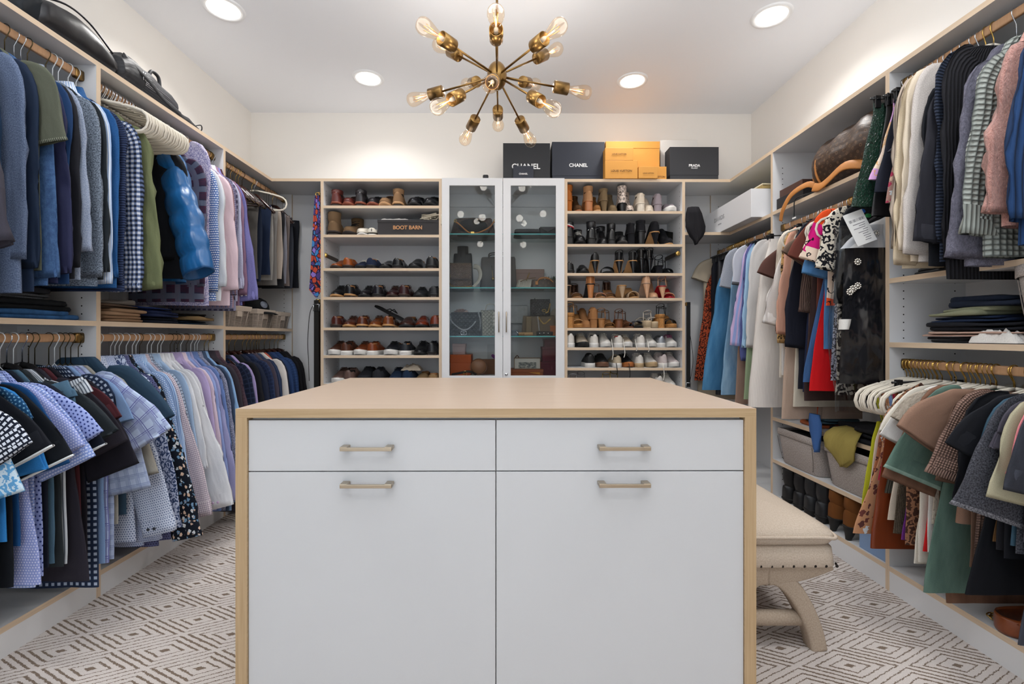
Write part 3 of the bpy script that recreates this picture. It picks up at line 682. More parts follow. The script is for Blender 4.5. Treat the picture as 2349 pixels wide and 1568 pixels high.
# ------------------------------------------------------------------ clothes, rail by rail; bluish daylight mixed into the menswear colours
NAVY, NAVY2, BLK, CHAR = '#1b2538', '#232f45', '#15171b', '#2b2d33'
R4_ = 'on the lower womenswear rail'
def fill_rail(side, X, Z, ylo, yhi, phrase, rows, gap=.019, drop=.105):
    group = 'clothes '+phrase; L = []
    for r in rows:
        kind, name, label, cat, m, e, reach, yc, yh = r[:9]; o = dict(r[9]) if len(r) > 9 else {}
        Xe = X-side*reach; y = o.pop('Y', None) or yfromx(e, Xe); L.append([min(max(y, ylo+.012), yhi-.014), kind, name, label, cat, m, reach, yc, yh, Xe, o])
    L.sort(key=lambda q: q[0])
    for _ in range(60):
        for a, b_ in zip(L, L[1:]):
            d = b_[0]-a[0]
            if d < gap: a[0] -= (gap-d)/2; b_[0] += (gap-d)/2
        for q in L: q[0] = min(max(q[0], ylo+.012), yhi-.014)
    for i, (y, kind, name, label, cat, m, reach, yc, yh, Xe, o) in enumerate(L):
        g = min([abs(y-L[j][0]) for j in (i-1, i+1) if 0 <= j < len(L)] or [.06])
        yaw = o.get('yaw', 0); lim = None if o.pop('free', False) else min(max(.47*g, .0085), .045)
        if side > 0 and phrase != R4_ and kind in 'LST': o.setdefault('sh', .15)
        zc = zat(yc, Xe, y) if yc else None; zh = zat(yh, Xe-(-side)*.04, y) if yh else None
        h = o.pop('h', 'wire_brown'); vel = bool(h) and (h.startswith('velvet') or h == 'plastic_white'); dr = o.pop('drop', (.064 if vel else .085 if h and h.startswith('clip') and kind == 'K' else drop))
        if vel: o.setdefault('flat', 1)
        shv = o.get('sh', .175); sx = min(1, (shv-.014)/(.214 if vel else .163)) if kind in 'LS' or (kind == 'T' and not o.get('strap')) else (.62 if kind == 'F' and not vel and h[:4] == 'wire' else 1); t = o.pop('t', .024)
        lab = label+' '+phrase if len((label+' '+phrase).split()) <= 16 else label
        garment(kind, lab, cat, m, X, y, Z, reach, zc, zh, side, t=min(t, lim) if lim else t, lim=lim, name=name, drop=dr, group=group, **o)
        if kind == 'K': sx = (o.get('w0', .12)+.012)/.14
        if h and vel: yaw += R.uniform(-.06, .06)
        if h: hang(h, X, y, Z, side, HL[h]+' '+phrase, 'hangers '+phrase, yaw, 0, sx)
HL = {'wire_white': 'white wire hanger hooked', 'wire_brown': 'brown wire hanger hooked', 'wire_silver': 'silver wire hanger hooked', 'velvet': 'cream velvet hanger with gold hook', 'velvet_silver': 'cream velvet hanger with silver hook',
      'wood': 'glossy dark wood suit hanger with gold hook', 'plastic': 'black plastic hanger with chrome hook', 'plastic_white': 'cream plastic hanger with chrome hook', 'clip': 'black clip hanger with chrome hook', 'clip_gold': 'black clip hanger with gold hook', 'plastic_dark': 'black plastic hanger with dark hook'}
pearl = simple('pearl_button', '#ece6e0', .25); darkbtn = simple('dark_button', '#20242e', .3); pinkbtn = simple('lilac_button', '#c3a9c8', .3)
P = lambda c, **k: fab('plain', c, **k)
# --- menswear, upper rail, first bay
U1_ = 1
U1 = 'on the upper menswear rail, first bay'
white_tip = P('#e6e8ea')
fill_rail(-1, RXL, RZU, 1.16, Y[1]-PT, U1, [
 ('T', 'vest', 'blue nylon puffer vest, hanging closest to the door,', 'vest', P('#15324f', rough=.4), 22, .215, None, 560, dict(quilt=.09, h='wire_silver', t=.035)),
 ('L', 'zip_jacket', 'charcoal jersey jacket with wide ribbed cuff', 'jacket', P('#3a3842'), 46, .34, 568, 690, dict(h='wire_silver', Y=1.27, cuffn=4, m2=P('#35333d'))),
 ('L', 'sweater', 'heathered grey-blue sweater', 'sweater', fab('heather', '#3c4963', '#68758e'), 62, .2, 600, 672, dict(h='wire_brown')),
 ('L', 'sweatshirt', 'dark navy sweatshirt behind the heathered sweater', 'sweatshirt', P('#16243a'), 95, .2, 620, 668, dict(h='wire_brown')),
 ('L', 'fleece_jacket', 'slate blue fleece with long raglan sleeve', 'jacket', fab('fleece', '#34507a', '#476690'), 126, .22, 642, 655, dict(h='wire_brown', t=.035)),
 ('L', 'sweatshirt', 'aubergine navy sweatshirt with ribbed cuff', 'sweatshirt', P('#272a48'), 165, .225, 632, 650, dict(h='wire_brown', cuffn=2, t=.035, sw=.07)),
 ('L', 'sweater', 'royal navy crew sweater with bright shoulder', 'sweater', P('#1d3a63'), 150, .17, 610, 650, dict(h='wire_silver')),
 ('S', 'polo_shirt', 'olive short-sleeved polo with pale tipped hem', 'shirt', P('#54574a'), 182, .245, 357, 620, dict(h='plastic_dark', cuffn=1, m2=fab('rib', '#6f7360', '#7d8070', .006), sw=.085, Y=1.50)),
 ('L', 'jacket', 'black cotton jacket with plain cuff', 'jacket', P('#1c1d24'), 184, .205, 618, 640, dict(h='wire_silver')),
 ('L', 'sweater', 'light grey-blue marled sweater with turned cuff', 'sweater', fab('heather', '#6d7b94', '#a3abbc'), 204, .22, 582, 640, dict(h='wire_brown', cuffn=4, col=True)),
 ('L', 'tweed_coat', 'salt-and-pepper grey tweed coat', 'coat', fab('melange', '#2c3440', '#8b97a6'), 234, .205, 640, 656, dict(h='wire_brown', t=.035)),
 ('L', 'jacket', 'black-green jacket with ribbed cuff beside the tweed coat', 'jacket', P('#20262b'), 248, .205, 628, 640, dict(h='wire_white', cuffn=3)),
 ('L', 'shirt', 'pale blue striped shirt with white collar', 'shirt', fab('stripe', '#a9bfe0', '#e9edf4', .012), 256, .2, 655, 648, dict(h='wire_white', col=True)),
 ('L', 'sweater', 'bright denim blue knit sweater', 'sweater', fab('heather', '#1a4576', '#275a90'), 270, .19, 640, 660, dict(h='wire_white', t=.03, col=True)),
 ('L', 'zip_sweater', 'navy ribbed zip sweater next to the divider', 'sweater', fab('hrib', '#1c2742', '#2b3858', .012), 283, .185, 655, 668, dict(h='wire_white')),
], .022)
# --- menswear, upper rail, second bay
U2 = 'on the upper menswear rail, second bay'
fill_rail(-1, RXL, RZU, Y[1], Y[2]-PT, U2, [
 ('L', 'flannel_shirt', 'black and white gingham flannel shirt', 'shirt', fab('gingham', '#c9cdd6', '#1b2233', .02, c3='#5b6a8c'), 327, .19, 672, 668, dict(h='plastic', sw=.07, cw=.062, Y=1.895)),
 ('L', 'field_jacket', 'olive green cotton jacket with buttoned cuff', 'jacket', P('#6b7150', wr=.9), 379, .235, 668, 640, dict(h='plastic', cuffn=2, t=.035, sw=.072, cw=.066, wr=.010, Y=1.94)),
 ('F', 'cable_sweater', 'navy cable-knit sweater folded over a hanger', 'sweater', fab('knit', '#1e2a40', '#2f3d58', .016), 310, .09, None, 480, dict(h='velvet_silver', Y=1.985, drop=.13, w0=.10)),
 ('L', 'knit_sweater', 'black knit sweater with small white chest emblem', 'sweater', P('#12141a'), 400, .165, 600, 640, dict(h='plastic', Y=2.165, drop=.125)),
 ('L', 'puffer_jacket', 'bright blue quilted puffer jacket', 'jacket', P('#1c5c94', rough=.34, wr=.9), 526, .375, 640, 650, dict(h='plastic', quilt=.105, t=.045, free=True, yaw=-.42, sw=.088, cw=.08, Y=2.25, drop=.10, wr=.005, cuffn=1, m2=P('#184f82', rough=.4), fold=.16)),
 ('L', 'flannel_shirt', 'burgundy and navy plaid flannel shirt under the puffer', 'shirt', fab('plaid', '#2a2b40', '#57283f', .07, c3='#7a8296'), 466, .19, 660, 692, dict(h='wire_white', Y=2.30)),
 ('L', 'shirt', 'lilac floral shirt with a hanger loop showing', 'shirt', fab('leaf', '#c9c2d8', '#8f8bb5', .02), 475, .17, 690, 700, dict(h='plastic_white', Y=2.335)),
 ('L', 'shirt', 'blue and white basket-weave print shirt', 'shirt', fab('dash', '#3f66a8', '#dfe6f0', .012), 501, .20, 672, 690, dict(h='wire_white')),
 ('L', 'shirt', 'plain white dress shirt', 'shirt', P('#d9dde2'), 519, .215, 660, 690, dict(h='wire_white', col=True, cuffn=2)),
 ('L', 'shirt', 'pale pink dress shirt', 'shirt', P('#dcc3cb'), 547, .23, 668, 700, dict(h='wire_white', col=True, cuffn=2)),
 ('L', 'shirt', 'multicoloured small check shirt', 'shirt', fab('check', '#8d8aa6', '#4a4766', .012, c3='#b58a84'), 545, .205, 680, 705, dict(h='wire_brown', col=True)),
 ('L', 'shirt', 'dark lavender plaid shirt with curved tail', 'shirt', fab('plaid', '#57536f', '#2c2b3e', .03, c3='#a9a6bd'), 540, .18, 690, 712, dict(h='wire_brown')),
 ('L', 'shirt', 'pale lavender marled shirt with open cuff', 'shirt', fab('heather', '#a9a8c6', '#c9cce0'), 561, .215, 665, 690, dict(h='wire_brown', col=True, cuffn=2)),
 ('L', 'shirt', 'mauve plum shirt', 'shirt', P('#8a6a80'), 586, .225, 680, 700, dict(h='wire_brown', col=True)),
 ('L', 'shirt', 'iridescent blue-violet shirt with two pearl cuff buttons', 'shirt', fab('heather', '#6a67a0', '#7f7db2', wr=.9), 606, .265, 692, 700, dict(h='wire_brown', col=True, cuffn=3, btn=pearl, sw=.07, cw=.062)),
 ('L', 'shirt', 'dark burgundy shirt', 'shirt', P('#42212f'), 604, .25, 690, 700, dict(h='wire_white', col=True)),
], .021)
# --- menswear, upper rail, third bay: trousers over bars
U3 = 'on the upper menswear rail, third bay'
tro = [('grey wool', '#55524f', 596, 640, 'wood'), ('navy', '#1d2638', 604, 645, 'plastic_dark'), ('pale stone grey', '#8d8a86', 628, 642, 'plastic_white'), ('deep navy', '#1a2740', 626, 630, 'wood'), ('sand beige', '#a3978c', 650, 640, 'wire_brown'),
       ('mid grey', '#75726f', 640, 655, 'wire_brown'), ('cool grey', '#80808a', 660, 650, 'wire_brown'), ('black', '#1c1c20', 655, 660, 'wire_brown'), ('taupe', '#756a66', 668, 656, 'wood'), ('slate', '#3c3f48', 676, 662, 'wire_brown'), ('black denim', '#1b1d24', 689, 660, 'wire_brown')]
fill_rail(-1, RXL, RZU, Y[2], Y[3]-PT, U3, [('F', 'trousers', a+' trousers folded over a hanger bar', 'trousers', P(c), e, .135, None, yh, dict(h=h, drop=.163, t=.03, x0=.015, gap=.04+.01*(i % 3))) for i, (a, c, e, yh, h) in enumerate(tro)], .03)
for q in range(8): hang('wire_brown' if q % 2 else 'wood', RXL, 2.72+q*.028, RZU, -1, ('brown wire hanger' if q % 2 else 'glossy dark wood hanger')+' hanging empty beside the first trousers, third bay', 'empty hangers beside the folded trousers')
# --- menswear, lower rail, first bay
L1 = 'on the lower menswear rail, first bay'
def S_(name, label, m, e, r, yc, yh, h='wire_brown', **k): return ('S', name, label, 'shirt', m, e, r, yc, yh, dict(h=h, **k))
fill_rail(-1, RXL, RZL, 1.10, Y[1]-PT, L1, [
 S_('shirt', 'sky blue floral short-sleeved shirt, hanging lowest by the door,', fab('leaf', '#5f9fd0', '#c7dcea', .03), 26, .30, 1178, 1215, sw=.10),
 S_('shirt', 'navy shirt with white dash print', fab('dash', '#141b2c', '#d5dbe6', .0155), 57, .36, 1088, 1190),
 S_('polo_shirt', 'teal textured polo half hidden behind the dash print', fab('dots', '#1d4f7c', '#7fb5d5', .012), 42, .25, 1010, 1180),
 S_('polo_shirt', 'black polo with white tipped sleeve and long tail', P('#14171f'), 108, .335, 1086, 1400, 'plastic_dark', cuffn=0, m2=white_tip),
 S_('polo_shirt', 'bright azure polo', P('#2f7fc4'), 96, .275, 1120, 1240, 'wire_white'),
 S_('polo_shirt', 'royal blue polo behind the azure one', P('#174a80'), 122, .30, 1110, 1250, 'wire_white'),
 S_('polo_shirt', 'black polo with white edged cuff', P('#10151c'), 146, .335, 1100, 1345, 'plastic_dark', cuffn=0, m2=white_tip),
 S_('shirt', 'lilac-blue micro print shirt with long tail', fab('dots', '#8f9bd2', '#d3d6ee', .0085), 180, .33, 1078, 1338, 'plastic_dark', hemw=.225),
 S_('shirt', 'pale blue basket print shirt', fab('dash', '#7f95cf', '#c4cdea', .010), 203, .345, 1100, 1345),
 S_('shirt', 'light blue shirt with dark blue dots', fab('dots', '#9dabdd', '#303f7d', .014), 221, .355, 1050, 1320),
 S_('polo_shirt', 'deep navy polo with cream twin-tipped sleeve', P('#141a28'), 225, .34, 1072, 1300, cuffn=0, m2=white_tip),
 S_('shirt', 'teal grey chambray shirt', P('#4c6a80'), 160, .225, 950, 1290, 'wire_white'),
 S_('shirt', 'white and grey striped shirt', fab('stripe', '#c3c9d0', '#59616d', .011), 176, .24, 945, 1290, 'wire_white'),
 S_('polo_shirt', 'charcoal green polo', P('#2a3034'), 251, .35, 1043, 1300, 'plastic'),
 S_('polo_shirt', 'dark plum grey polo with long tail', P('#2b2831'), 277, .34, 1060, 1330, 'plastic', hemw=.235),
 S_('polo_shirt', 'burgundy polo', P('#4d2229'), 262, .30, 1005, 1300),
 S_('polo_shirt', 'midnight black polo with wide sleeve', P('#191720'), 298, .34, 1106, 1300),
 S_('shirt', 'black and white woven print shirt', fab('gingham', '#aebbd0', '#23304a', .022), 250, .22, 1100, 1345),
 S_('shirt', 'pale blue chambray shirt', P('#7f9cc6'), 290, .26, 1000, 1290, 'wire_white'),
 S_('shirt', 'white shirt with lavender windowpane plaid', fab('plaid', '#bccbe6', '#6a6cab', .062), 374, .385, 1038, 1290, sw=.112, t=.03),
 S_('shirt', 'light plaid shirt tail peeking below the lavender plaid', fab('plaid', '#b3c0d8', '#7683ac', .04), 320, .29, 1150, 1280),
 S_('shirt', 'beige linen shirt with loose cuff', P('#9d998f'), 346, .31, 1118, 1200, sw=.09),
 S_('shirt', 'dark slate teal short-sleeved shirt', P('#2f465a'), 381, .335, 1002, 1180, drop=.075, sw=.115),
], .0215, .105)
# --- menswear, lower rail, second bay
L2 = 'on the lower menswear rail, second bay'
def D_(label, m, e, r, yc, yh, h='wire_white', **k): return ('L', 'dress_shirt', label, 'shirt', m, e, r, yc, yh, dict(h=h, col=True, cuffn=k.pop('cuffn', 2), **k))
wp = P('#dfe0e4')
fill_rail(-1, RXL, RZL, Y[1], Y[2]-PT, L2, [
 D_('white dress shirt with slate lattice print and dark cuff buttons', fab('dots', '#c3cbdd', '#42557f', .0095), 396, .335, 1225, 1240, btn=darkbtn, sw=.075, cw=.066),
 D_('pale shirt with fine blue lattice', fab('dots', '#b3bdd6', '#4c5c88', .008), 372, .26, 1240, 1250),
 D_('indigo micro print shirt', fab('dots', '#5f638c', '#272a47', .010), 392, .24, 1240, 1252),
 D_('white shirt with blue leaf print', fab('leaf', '#bcc6de', '#35476f', .026), 416, .30, 1215, 1230, sw=.07),
 D_('navy shirt with tiny white and orange flowers', fab('floral', '#141a26', '#7ea6c8', .017), 456, .345, 1236, 1235, sw=.072, cw=.064),
 D_('blue pin-dot shirt', fab('dots', '#7e9ac8', '#d6e0ee', .009), 440, .29, 1195, 1215),
 D_('sky blue pinstripe shirt', fab('stripe', '#86a8d6', '#c9d9ee', .008), 446, .275, 1190, 1210),
 D_('blue hairline check shirt', fab('check', '#a9b7cc', '#2b3550', .016), 468, .30, 1150, 1200, 'wire_brown'),
 D_('pink and navy micro check shirt', fab('check', '#dcd0d4', '#7d6a86', .009), 482, .335, 1188, 1200, sw=.07, cw=.062),
 D_('pale blue oxford shirt behind the micro check', P('#a5bedd'), 470, .27, 1170, 1190),
 D_('white poplin shirt with shorter cuff', wp, 478, .27, 1080, 1180),
 D_('crisp white shirt with lilac cuff buttons', P('#e2e3e7', wr=.9), 528, .35, 1166, 1175, btn=pinkbtn, sw=.078, cw=.068),
 D_('white twill shirt behind the crisp white one', P('#d6d6dc'), 506, .29, 1150, 1170),
 D_('lilac dress shirt', P('#b7a6cf'), 512, .265, 1150, 1170, 'wire_brown'),
 D_('pale pink pinpoint shirt', P('#d6c3d2'), 520, .265, 1150, 1170, 'wire_brown'),
 D_('periwinkle blue shirt', P('#93a5d8'), 530, .27, 1150, 1170, 'wire_brown'),
 D_('soft lavender shirt with long sleeve', P('#a3a4cd'), 547, .30, 1150, 1170),
 D_('cornflower blue shirt', P('#6d86bd'), 543, .265, 1150, 1170, 'wire_brown'),
 D_('grey micro floral shirt', fab('leaf', '#9c9fb4', '#62667f', .014), 556, .275, 1150, 1170, 'wire_white'),
 D_('steel blue denim shirt', P('#3c4c66'), 560, .265, 1150, 1170),
 D_('glossy satin sky blue shirt', P('#8db4e0', rough=.4), 574, .29, 1150, 1170),
 ('L', 'suit_jacket', 'charcoal plum suit jacket beside the divider', 'jacket', P('#3a343c'), 582, .275, 1150, 1170, dict(h='wood', t=.035, col=True)),
 ('L', 'suit_jacket', 'mauve brown suit jacket next to the divider', 'jacket', fab('check', '#53404a', '#463640', .02), 592, .28, 1150, 1170, dict(h='wood', t=.035, col=True)),
], .021, .105)
# --- menswear, lower rail, third bay
L3 = 'on the lower menswear rail, third bay'
def J_(label, m, e, **k): return ('L', 'suit_jacket', label, 'jacket', m, e, .275, 1150, 1170, dict(h='wood', t=.035, sw=.07, cuffn=1, **k))
fill_rail(-1, RXL, RZL, Y[2], Y[3]-PT, L3, [
 J_('navy windowpane suit jacket', fab('check', '#1c2338', '#2f3b58', .03), 611),
 ('L', 'dress_shirt', 'lilac shirt between navy suit jackets', 'shirt', P('#a99ac9'), 614, .275, 1150, 1170, dict(h='wood')),
 J_('black suit jacket', P('#17181d'), 629), J_('dark navy suit jacket', P('#1b2338'), 640), J_('navy check suit jacket', fab('check', '#1d2844', '#2b385a', .025), 655), J_('purple grey suit jacket', P('#423b48'), 663),
 J_('blue pinstripe suit jacket', fab('stripe', '#202b45', '#32415f', .012), 670), J_('ivory white dinner jacket', P('#cfc9c4'), 677, sh=.2),
 ('L', 'dress_shirt', 'coral red shirt behind the ivory dinner jacket', 'shirt', P('#b5543f'), 681, .27, 1150, 1170, dict(h='wood')),
 J_('navy tuxedo jacket with white edge', P('#1d2436'), 686), J_('deep blue suit jacket', P('#20365e'), 697), J_('mid blue check suit jacket', fab('check', '#27406c', '#1d2f52', .02), 707),
 J_('black overcoat', P('#121216'), 716), J_('black dinner jacket closest to the corner', P('#17161a'), 723)], .03, .105)
# --- womenswear, upper rail
R1 = 'on the upper womenswear rail'
fill_rail(1, RXR, RZUR, 1.19, YR[1]-PT, R1, [
 ('L', 'cable_sweater', 'royal blue cable-knit sweater at the picture edge', 'sweater', fab('rib', '#142848', '#1c3a63', .022), 2312, .2, 512, 560, dict(h='wire_silver', t=.04, sw=.08)),
 ('L', 'sweater', 'fluffy salmon pink sweater', 'sweater', fab('fluffy', '#a56a5e', '#e0a698', sheen=.4), 2263, .2, 497, 520, dict(h='wire_silver', t=.045, sw=.08, cw=.068, wr=.010)),
 ('L', 'waffle_sweater', 'sage grey chunky waffle-knit sweater', 'sweater', fab('waffle', '#6f7571', '#9aa09a', .021), 2218, .205, 545, 590, dict(h='wire_silver', t=.045, sw=.085, cw=.072, cuffn=3, m2=fab('rib', '#7f8580', '#979d97', .014))),
 ('L', 'sweater', 'lavender grey brushed knit sweater', 'sweater', fab('fluffy', '#5d5c6b', '#858494'), 2188, .2, 598, 610, dict(h='wire_silver', t=.04, sw=.078, cw=.074)),
 ('L', 'rib_dress', 'long black rib-knit dress', 'dress', fab('rib', '#101014', '#1d1d22', .012), 2163, .17, 600, 640, dict(h='velvet', t=.04)),
 ('L', 'cardigan', 'midnight navy ribbed cardigan', 'sweater', fab('hrib', '#151a26', '#272f40', .014), 2150, .165, 560, 600, dict(h='velvet', t=.035)),
 ('L', 'coat', 'black wool coat beside the navy cardigan', 'coat', P('#17191f'), 2120, .175, 560, 610, dict(h='plastic', t=.035)),
 ('L', 'sweatshirt', 'dark charcoal sweatshirt with wide ribbed cuff', 'sweatshirt', P('#2a2a31'), 2101, .215, 560, 560, dict(h='plastic', cuffn=4, t=.035, sw=.072, cw=.058)),
 ('L', 'sweatshirt', 'oatmeal marl sweatshirt with flared cuff', 'sweatshirt', fab('heather', '#b5ada8', '#d2cac4'), 2070, .215, 588, 600, dict(h='velvet_silver', cuffn=3, t=.035)),
 ('L', 'sweater', 'pale cream sweater', 'sweater', P('#d9cbb6'), 2060, .205, 580, 600, dict(h='velvet_silver', t=.035, cuffn=3)),
 ('L', 'sweater', 'taupe rib sweater', 'sweater', fab('rib', '#a39486', '#bfb0a2', .012), 2046, .185, 575, 590, dict(h='velvet_silver')),
 ('L', 'cardigan', 'ecru long cardigan', 'sweater', P('#d3c3a8'), 2040, .195, 612, 615, dict(h='velvet_silver', t=.03)),
 ('K', 'skirt', 'charcoal velvet skirt clipped by the waist', 'skirt', P('#34323a', rough=.7), 2034, .165, None, 348, dict(h='clip', w0=.085, Y=1.765, drop=.085, t=.035)),
 ('K', 'trousers', 'pale sage trousers clipped by the waist', 'trousers', P('#9a9a8c'), 2050, .13, None, 420, dict(h='clip', w0=.08, Y=1.73, drop=.085)),
 ('K', 'skirt', 'navy wrap skirt with tab waist', 'skirt', P('#20232f'), 1988, .185, None, 440, dict(h='clip', w0=.10, Y=1.80, drop=.085, t=.035)),
 ('K', 'skirt', 'pink and brown floral skirt with ruffled hem', 'skirt', fab('floral', '#b38d82', '#b8405f', .02), 1990, .155, None, 466, dict(h='clip', w0=.08, Y=1.785, drop=.085)),
 ('K', 'skirt', 'orchid and peach tie-dye skirt', 'skirt', fab('bigflower', '#d9a86a', '#cfa0cf', .06, c3='#e3b98f'), 1978, .19, None, 412, dict(h='clip', w0=.09, Y=1.825, drop=.085)),
 ('K', 'skirt', 'black ruched leather skirt', 'skirt', P('#17171a', rough=.4), 1985, .16, None, 495, dict(h='clip', w0=.10, Y=1.845, drop=.085)),
 ('K', 'skirt', 'dark green crocodile leather skirt', 'skirt', fab('croc', '#1d3a2d', None, .014, rough=.28), 1949, .225, None, 475, dict(h='clip', w0=.135, Y=1.862, drop=.085, t=.03))], .021)
# --- womenswear, middle bay
R2 = 'on the womenswear dress rail'
fill_rail(1, RXR, RZM, YR[1], YR[2]-PT, R2, [
 ('S', 'dress', 'black and cream palm leaf print dress', 'dress', fab('leaf', '#14141a', '#d9cfbe', .045), 1888, .235, 640, 905, dict(h='velvet', Y=2.045, sw=.08)),
 ('T', 'dress', 'navy and white paisley dress', 'dress', fab('paisley', '#1a1c2a', '#b5b6c6', .03), 1873, .20, None, 872, dict(h='velvet', strap=.09)),
 ('L', 'dress', 'plain black jersey dress', 'dress', P('#121318'), 1885, .19, 700, 850, dict(h='velvet', Y=2.01)),
 ('S', 'blouse', 'orange, magenta and peach big flower blouse', 'blouse', fab('bigflower', '#201a1c', '#e4501f', .09, c3='#d3187c'), 1848, .25, 622, 700, dict(h='velvet', t=.035, sw=.10)),
 ('S', 'denim_jacket', 'mid blue denim jacket with short cuff', 'jacket', fab('denim', '#3a6592', '#5d8cb8'), 1842, .25, 652, 800, dict(h='velvet_silver', t=.035, sw=.07, drop=.065)),
 ('T', 'dress', 'bright scarlet red dress', 'dress', P('#d3161c'), 1856, .215, None, 896, dict(h='velvet', strap=.09, hemw=.215)),
 ('T', 'skirt', 'long dark denim skirt', 'skirt', fab('denim', '#2c4a70', '#44689a'), 1842, .225, None, 876, dict(h='velvet', strap=.12, hemw=.23)),
 ('S', 'tee', 'rust brown tee with folded sleeve', 'shirt', P('#6b3a30'), 1818, .27, 618, 780, dict(h='velvet_silver', sw=.085)),
 ('S', 'tee', 'khaki brown draped tee', 'shirt', P('#6b574a'), 1808, .28, 615, 800, dict(h='clip', sw=.085)),
 ('L', 'cardigan', 'mocha brown knit cardigan', 'sweater', fab('rib', '#57433c', '#6b554c', .01), 1838, .2, 720, 800, dict(h='velvet_silver')),
 ('L', 'sweatshirt', 'navy hooded jersey dress', 'dress', P('#1a1c28'), 1801, .225, 800, 892, dict(h='velvet_silver', t=.035, sw=.075)),
 ('T', 'dress', 'indigo trousers dress with pale hem', 'dress', P('#202843'), 1822, .2, None, 898, dict(h='clip', strap=.1)),
 ('L', 'blouse', 'leopard print blouse', 'blouse', fab('leopard', '#c09a64', '#1d1512', .016), 1784, .2, 790, 800, dict(h='velvet_silver')),
 ('L', 'coat', 'peach pink coat', 'coat', P('#d8a38c'), 1781, .225, 770, 830, dict(h='velvet_silver', t=.03, sw=.07)),
 ('L', 'cardigan', 'ivory cardigan with dark buttons', 'sweater', P('#d7cdbf'), 1770, .205, 740, 865, dict(h='velvet_silver', btn=darkbtn)),
 ('T', 'dress', 'cream linen dress with raw hem', 'dress', P('#d3c9b8'), 1795, .21, None, 932, dict(h='velvet_silver', strap=.1)),
 ('L', 'blouse', 'white cotton blouse', 'blouse', P('#dcd8d4'), 1749, .255, 748, 860, dict(h='clip', t=.03, sw=.075)),
 ('K', 'trousers', 'white seersucker wide trousers', 'trousers', fab('stripe', '#ded8d2', '#cbc3bc', .008), 1724, .245, None, 932, dict(h='clip', w0=.14, legs=.3, Y=2.60, t=.035)),
 ('K', 'trousers', 'beige pleated trousers below the navy dress', 'trousers', P('#b49c8b'), 1790, .205, None, 960, dict(h='clip', w0=.13, legs=.3, Y=2.36)),
 ('K', 'skirt', 'brown leather skirt with zigzag trim', 'skirt', P('#3b2a28'), 1850, .2, None, 918, dict(h='clip', w0=.13, Y=2.19)),
 ('S', 'tee', 'chocolate brown tee by the divider', 'shirt', P('#5a3d36'), 1742, .245, 650, 760, dict(h='clip', sw=.075)),
], .019)
# --- womenswear, corner bay
R3 = 'in the womenswear corner'
fill_rail(1, RXR, RZM, YR[2], YR[3]-PT, R3, [
 ('L', 'shirt', 'grey-white poplin shirt', 'shirt', P('#cfccca'), 1716, .20, 800, 860, dict(h='plastic_white')),
 ('L', 'shirt', 'baby blue shirt', 'shirt', P('#9dbfdd'), 1710, .20, 800, 870, dict(h='plastic_white')),
 ('L', 'shirt', 'blue and pink striped shirt with white cuff button', 'shirt', fab('stripe', '#8f9fcf', '#c0a8cc', .03), 1690, .235, 796, 800, dict(h='plastic_white', t=.035, sw=.075, cw=.066, btn=pearl, cuffn=2)),
 ('K', 'trousers', 'taupe wide trousers', 'trousers', P('#94796a'), 1686, .20, None, 926, dict(h='clip', w0=.12)),
 ('S', 'tee', 'grey tee with orange and grey block stripes', 'shirt', fab('band', '#b9bcc6', '#d8431f', .33, c3='#5c5d60'), 1682, .20, 668, 840, dict(h='plastic_white', sw=.07)),
 ('L', 'shirt', 'indigo chambray shirt', 'shirt', P('#52598c'), 1724, .20, 830, 880, dict(h='plastic_white', Y=2.75)),
 ('K', 'skirt', 'sage green skirt', 'skirt', P('#8ea07f'), 1722, .2, None, 915, dict(h='clip', w0=.12, Y=2.73)),
 ('S', 'tee', 'heather grey tee', 'shirt', fab('heather', '#868c98', '#a9adb6'), 1655, .225, 674, 850, dict(h='plastic_white', sw=.075)),
 ('K', 'skirt', 'long light denim skirt', 'skirt', fab('denim', '#5f86a8', '#8fb0c8'), 1648, .24, None, 905, dict(h='clip', w0=.12, Y=2.97)),
 ('K', 'skirt', 'long flared blue denim skirt with frayed hem', 'skirt', fab('denim', '#2f6288', '#4d80a6'), 1608, .32, None, 893, dict(h='clip', w0=.12, Y=3.09, t=.05)),
 ('K', 'trousers', 'shiny black trousers', 'trousers', P('#15161d', rough=.5), 1636, .14, None, 905, dict(h='clip', w0=.13, Y=3.25, t=.035)),
 ('T', 'dress', 'black sleeveless dress', 'dress', P('#14161e'), 1618, .19, None, 890, dict(h='velvet', Y=3.31, t=.035)),
 ('K', 'skirt', 'rust orange batik print skirt', 'skirt', fab('leaf', '#b5502e', '#3a1a14', .03), 1598, .24, None, 872, dict(h='clip', w0=.1, Y=3.37)),
 ('S', 'coat', 'sand beige trench coat with cape sleeve', 'coat', P('#b3a692'), 1590, .235, 655, 915, dict(h='velvet', t=.04, sw=.075, hemw=.2, Y=3.43)),
], .022)
for q in range(26): hang('clip_gold', RXR, 3.06+q*.0165 if q < 18 else 2.742+(q-18)*.012, RZM, 1, 'black clip hanger with gold hook in the tight row of the womenswear corner', 'gold hooked clip hangers in the womenswear corner')
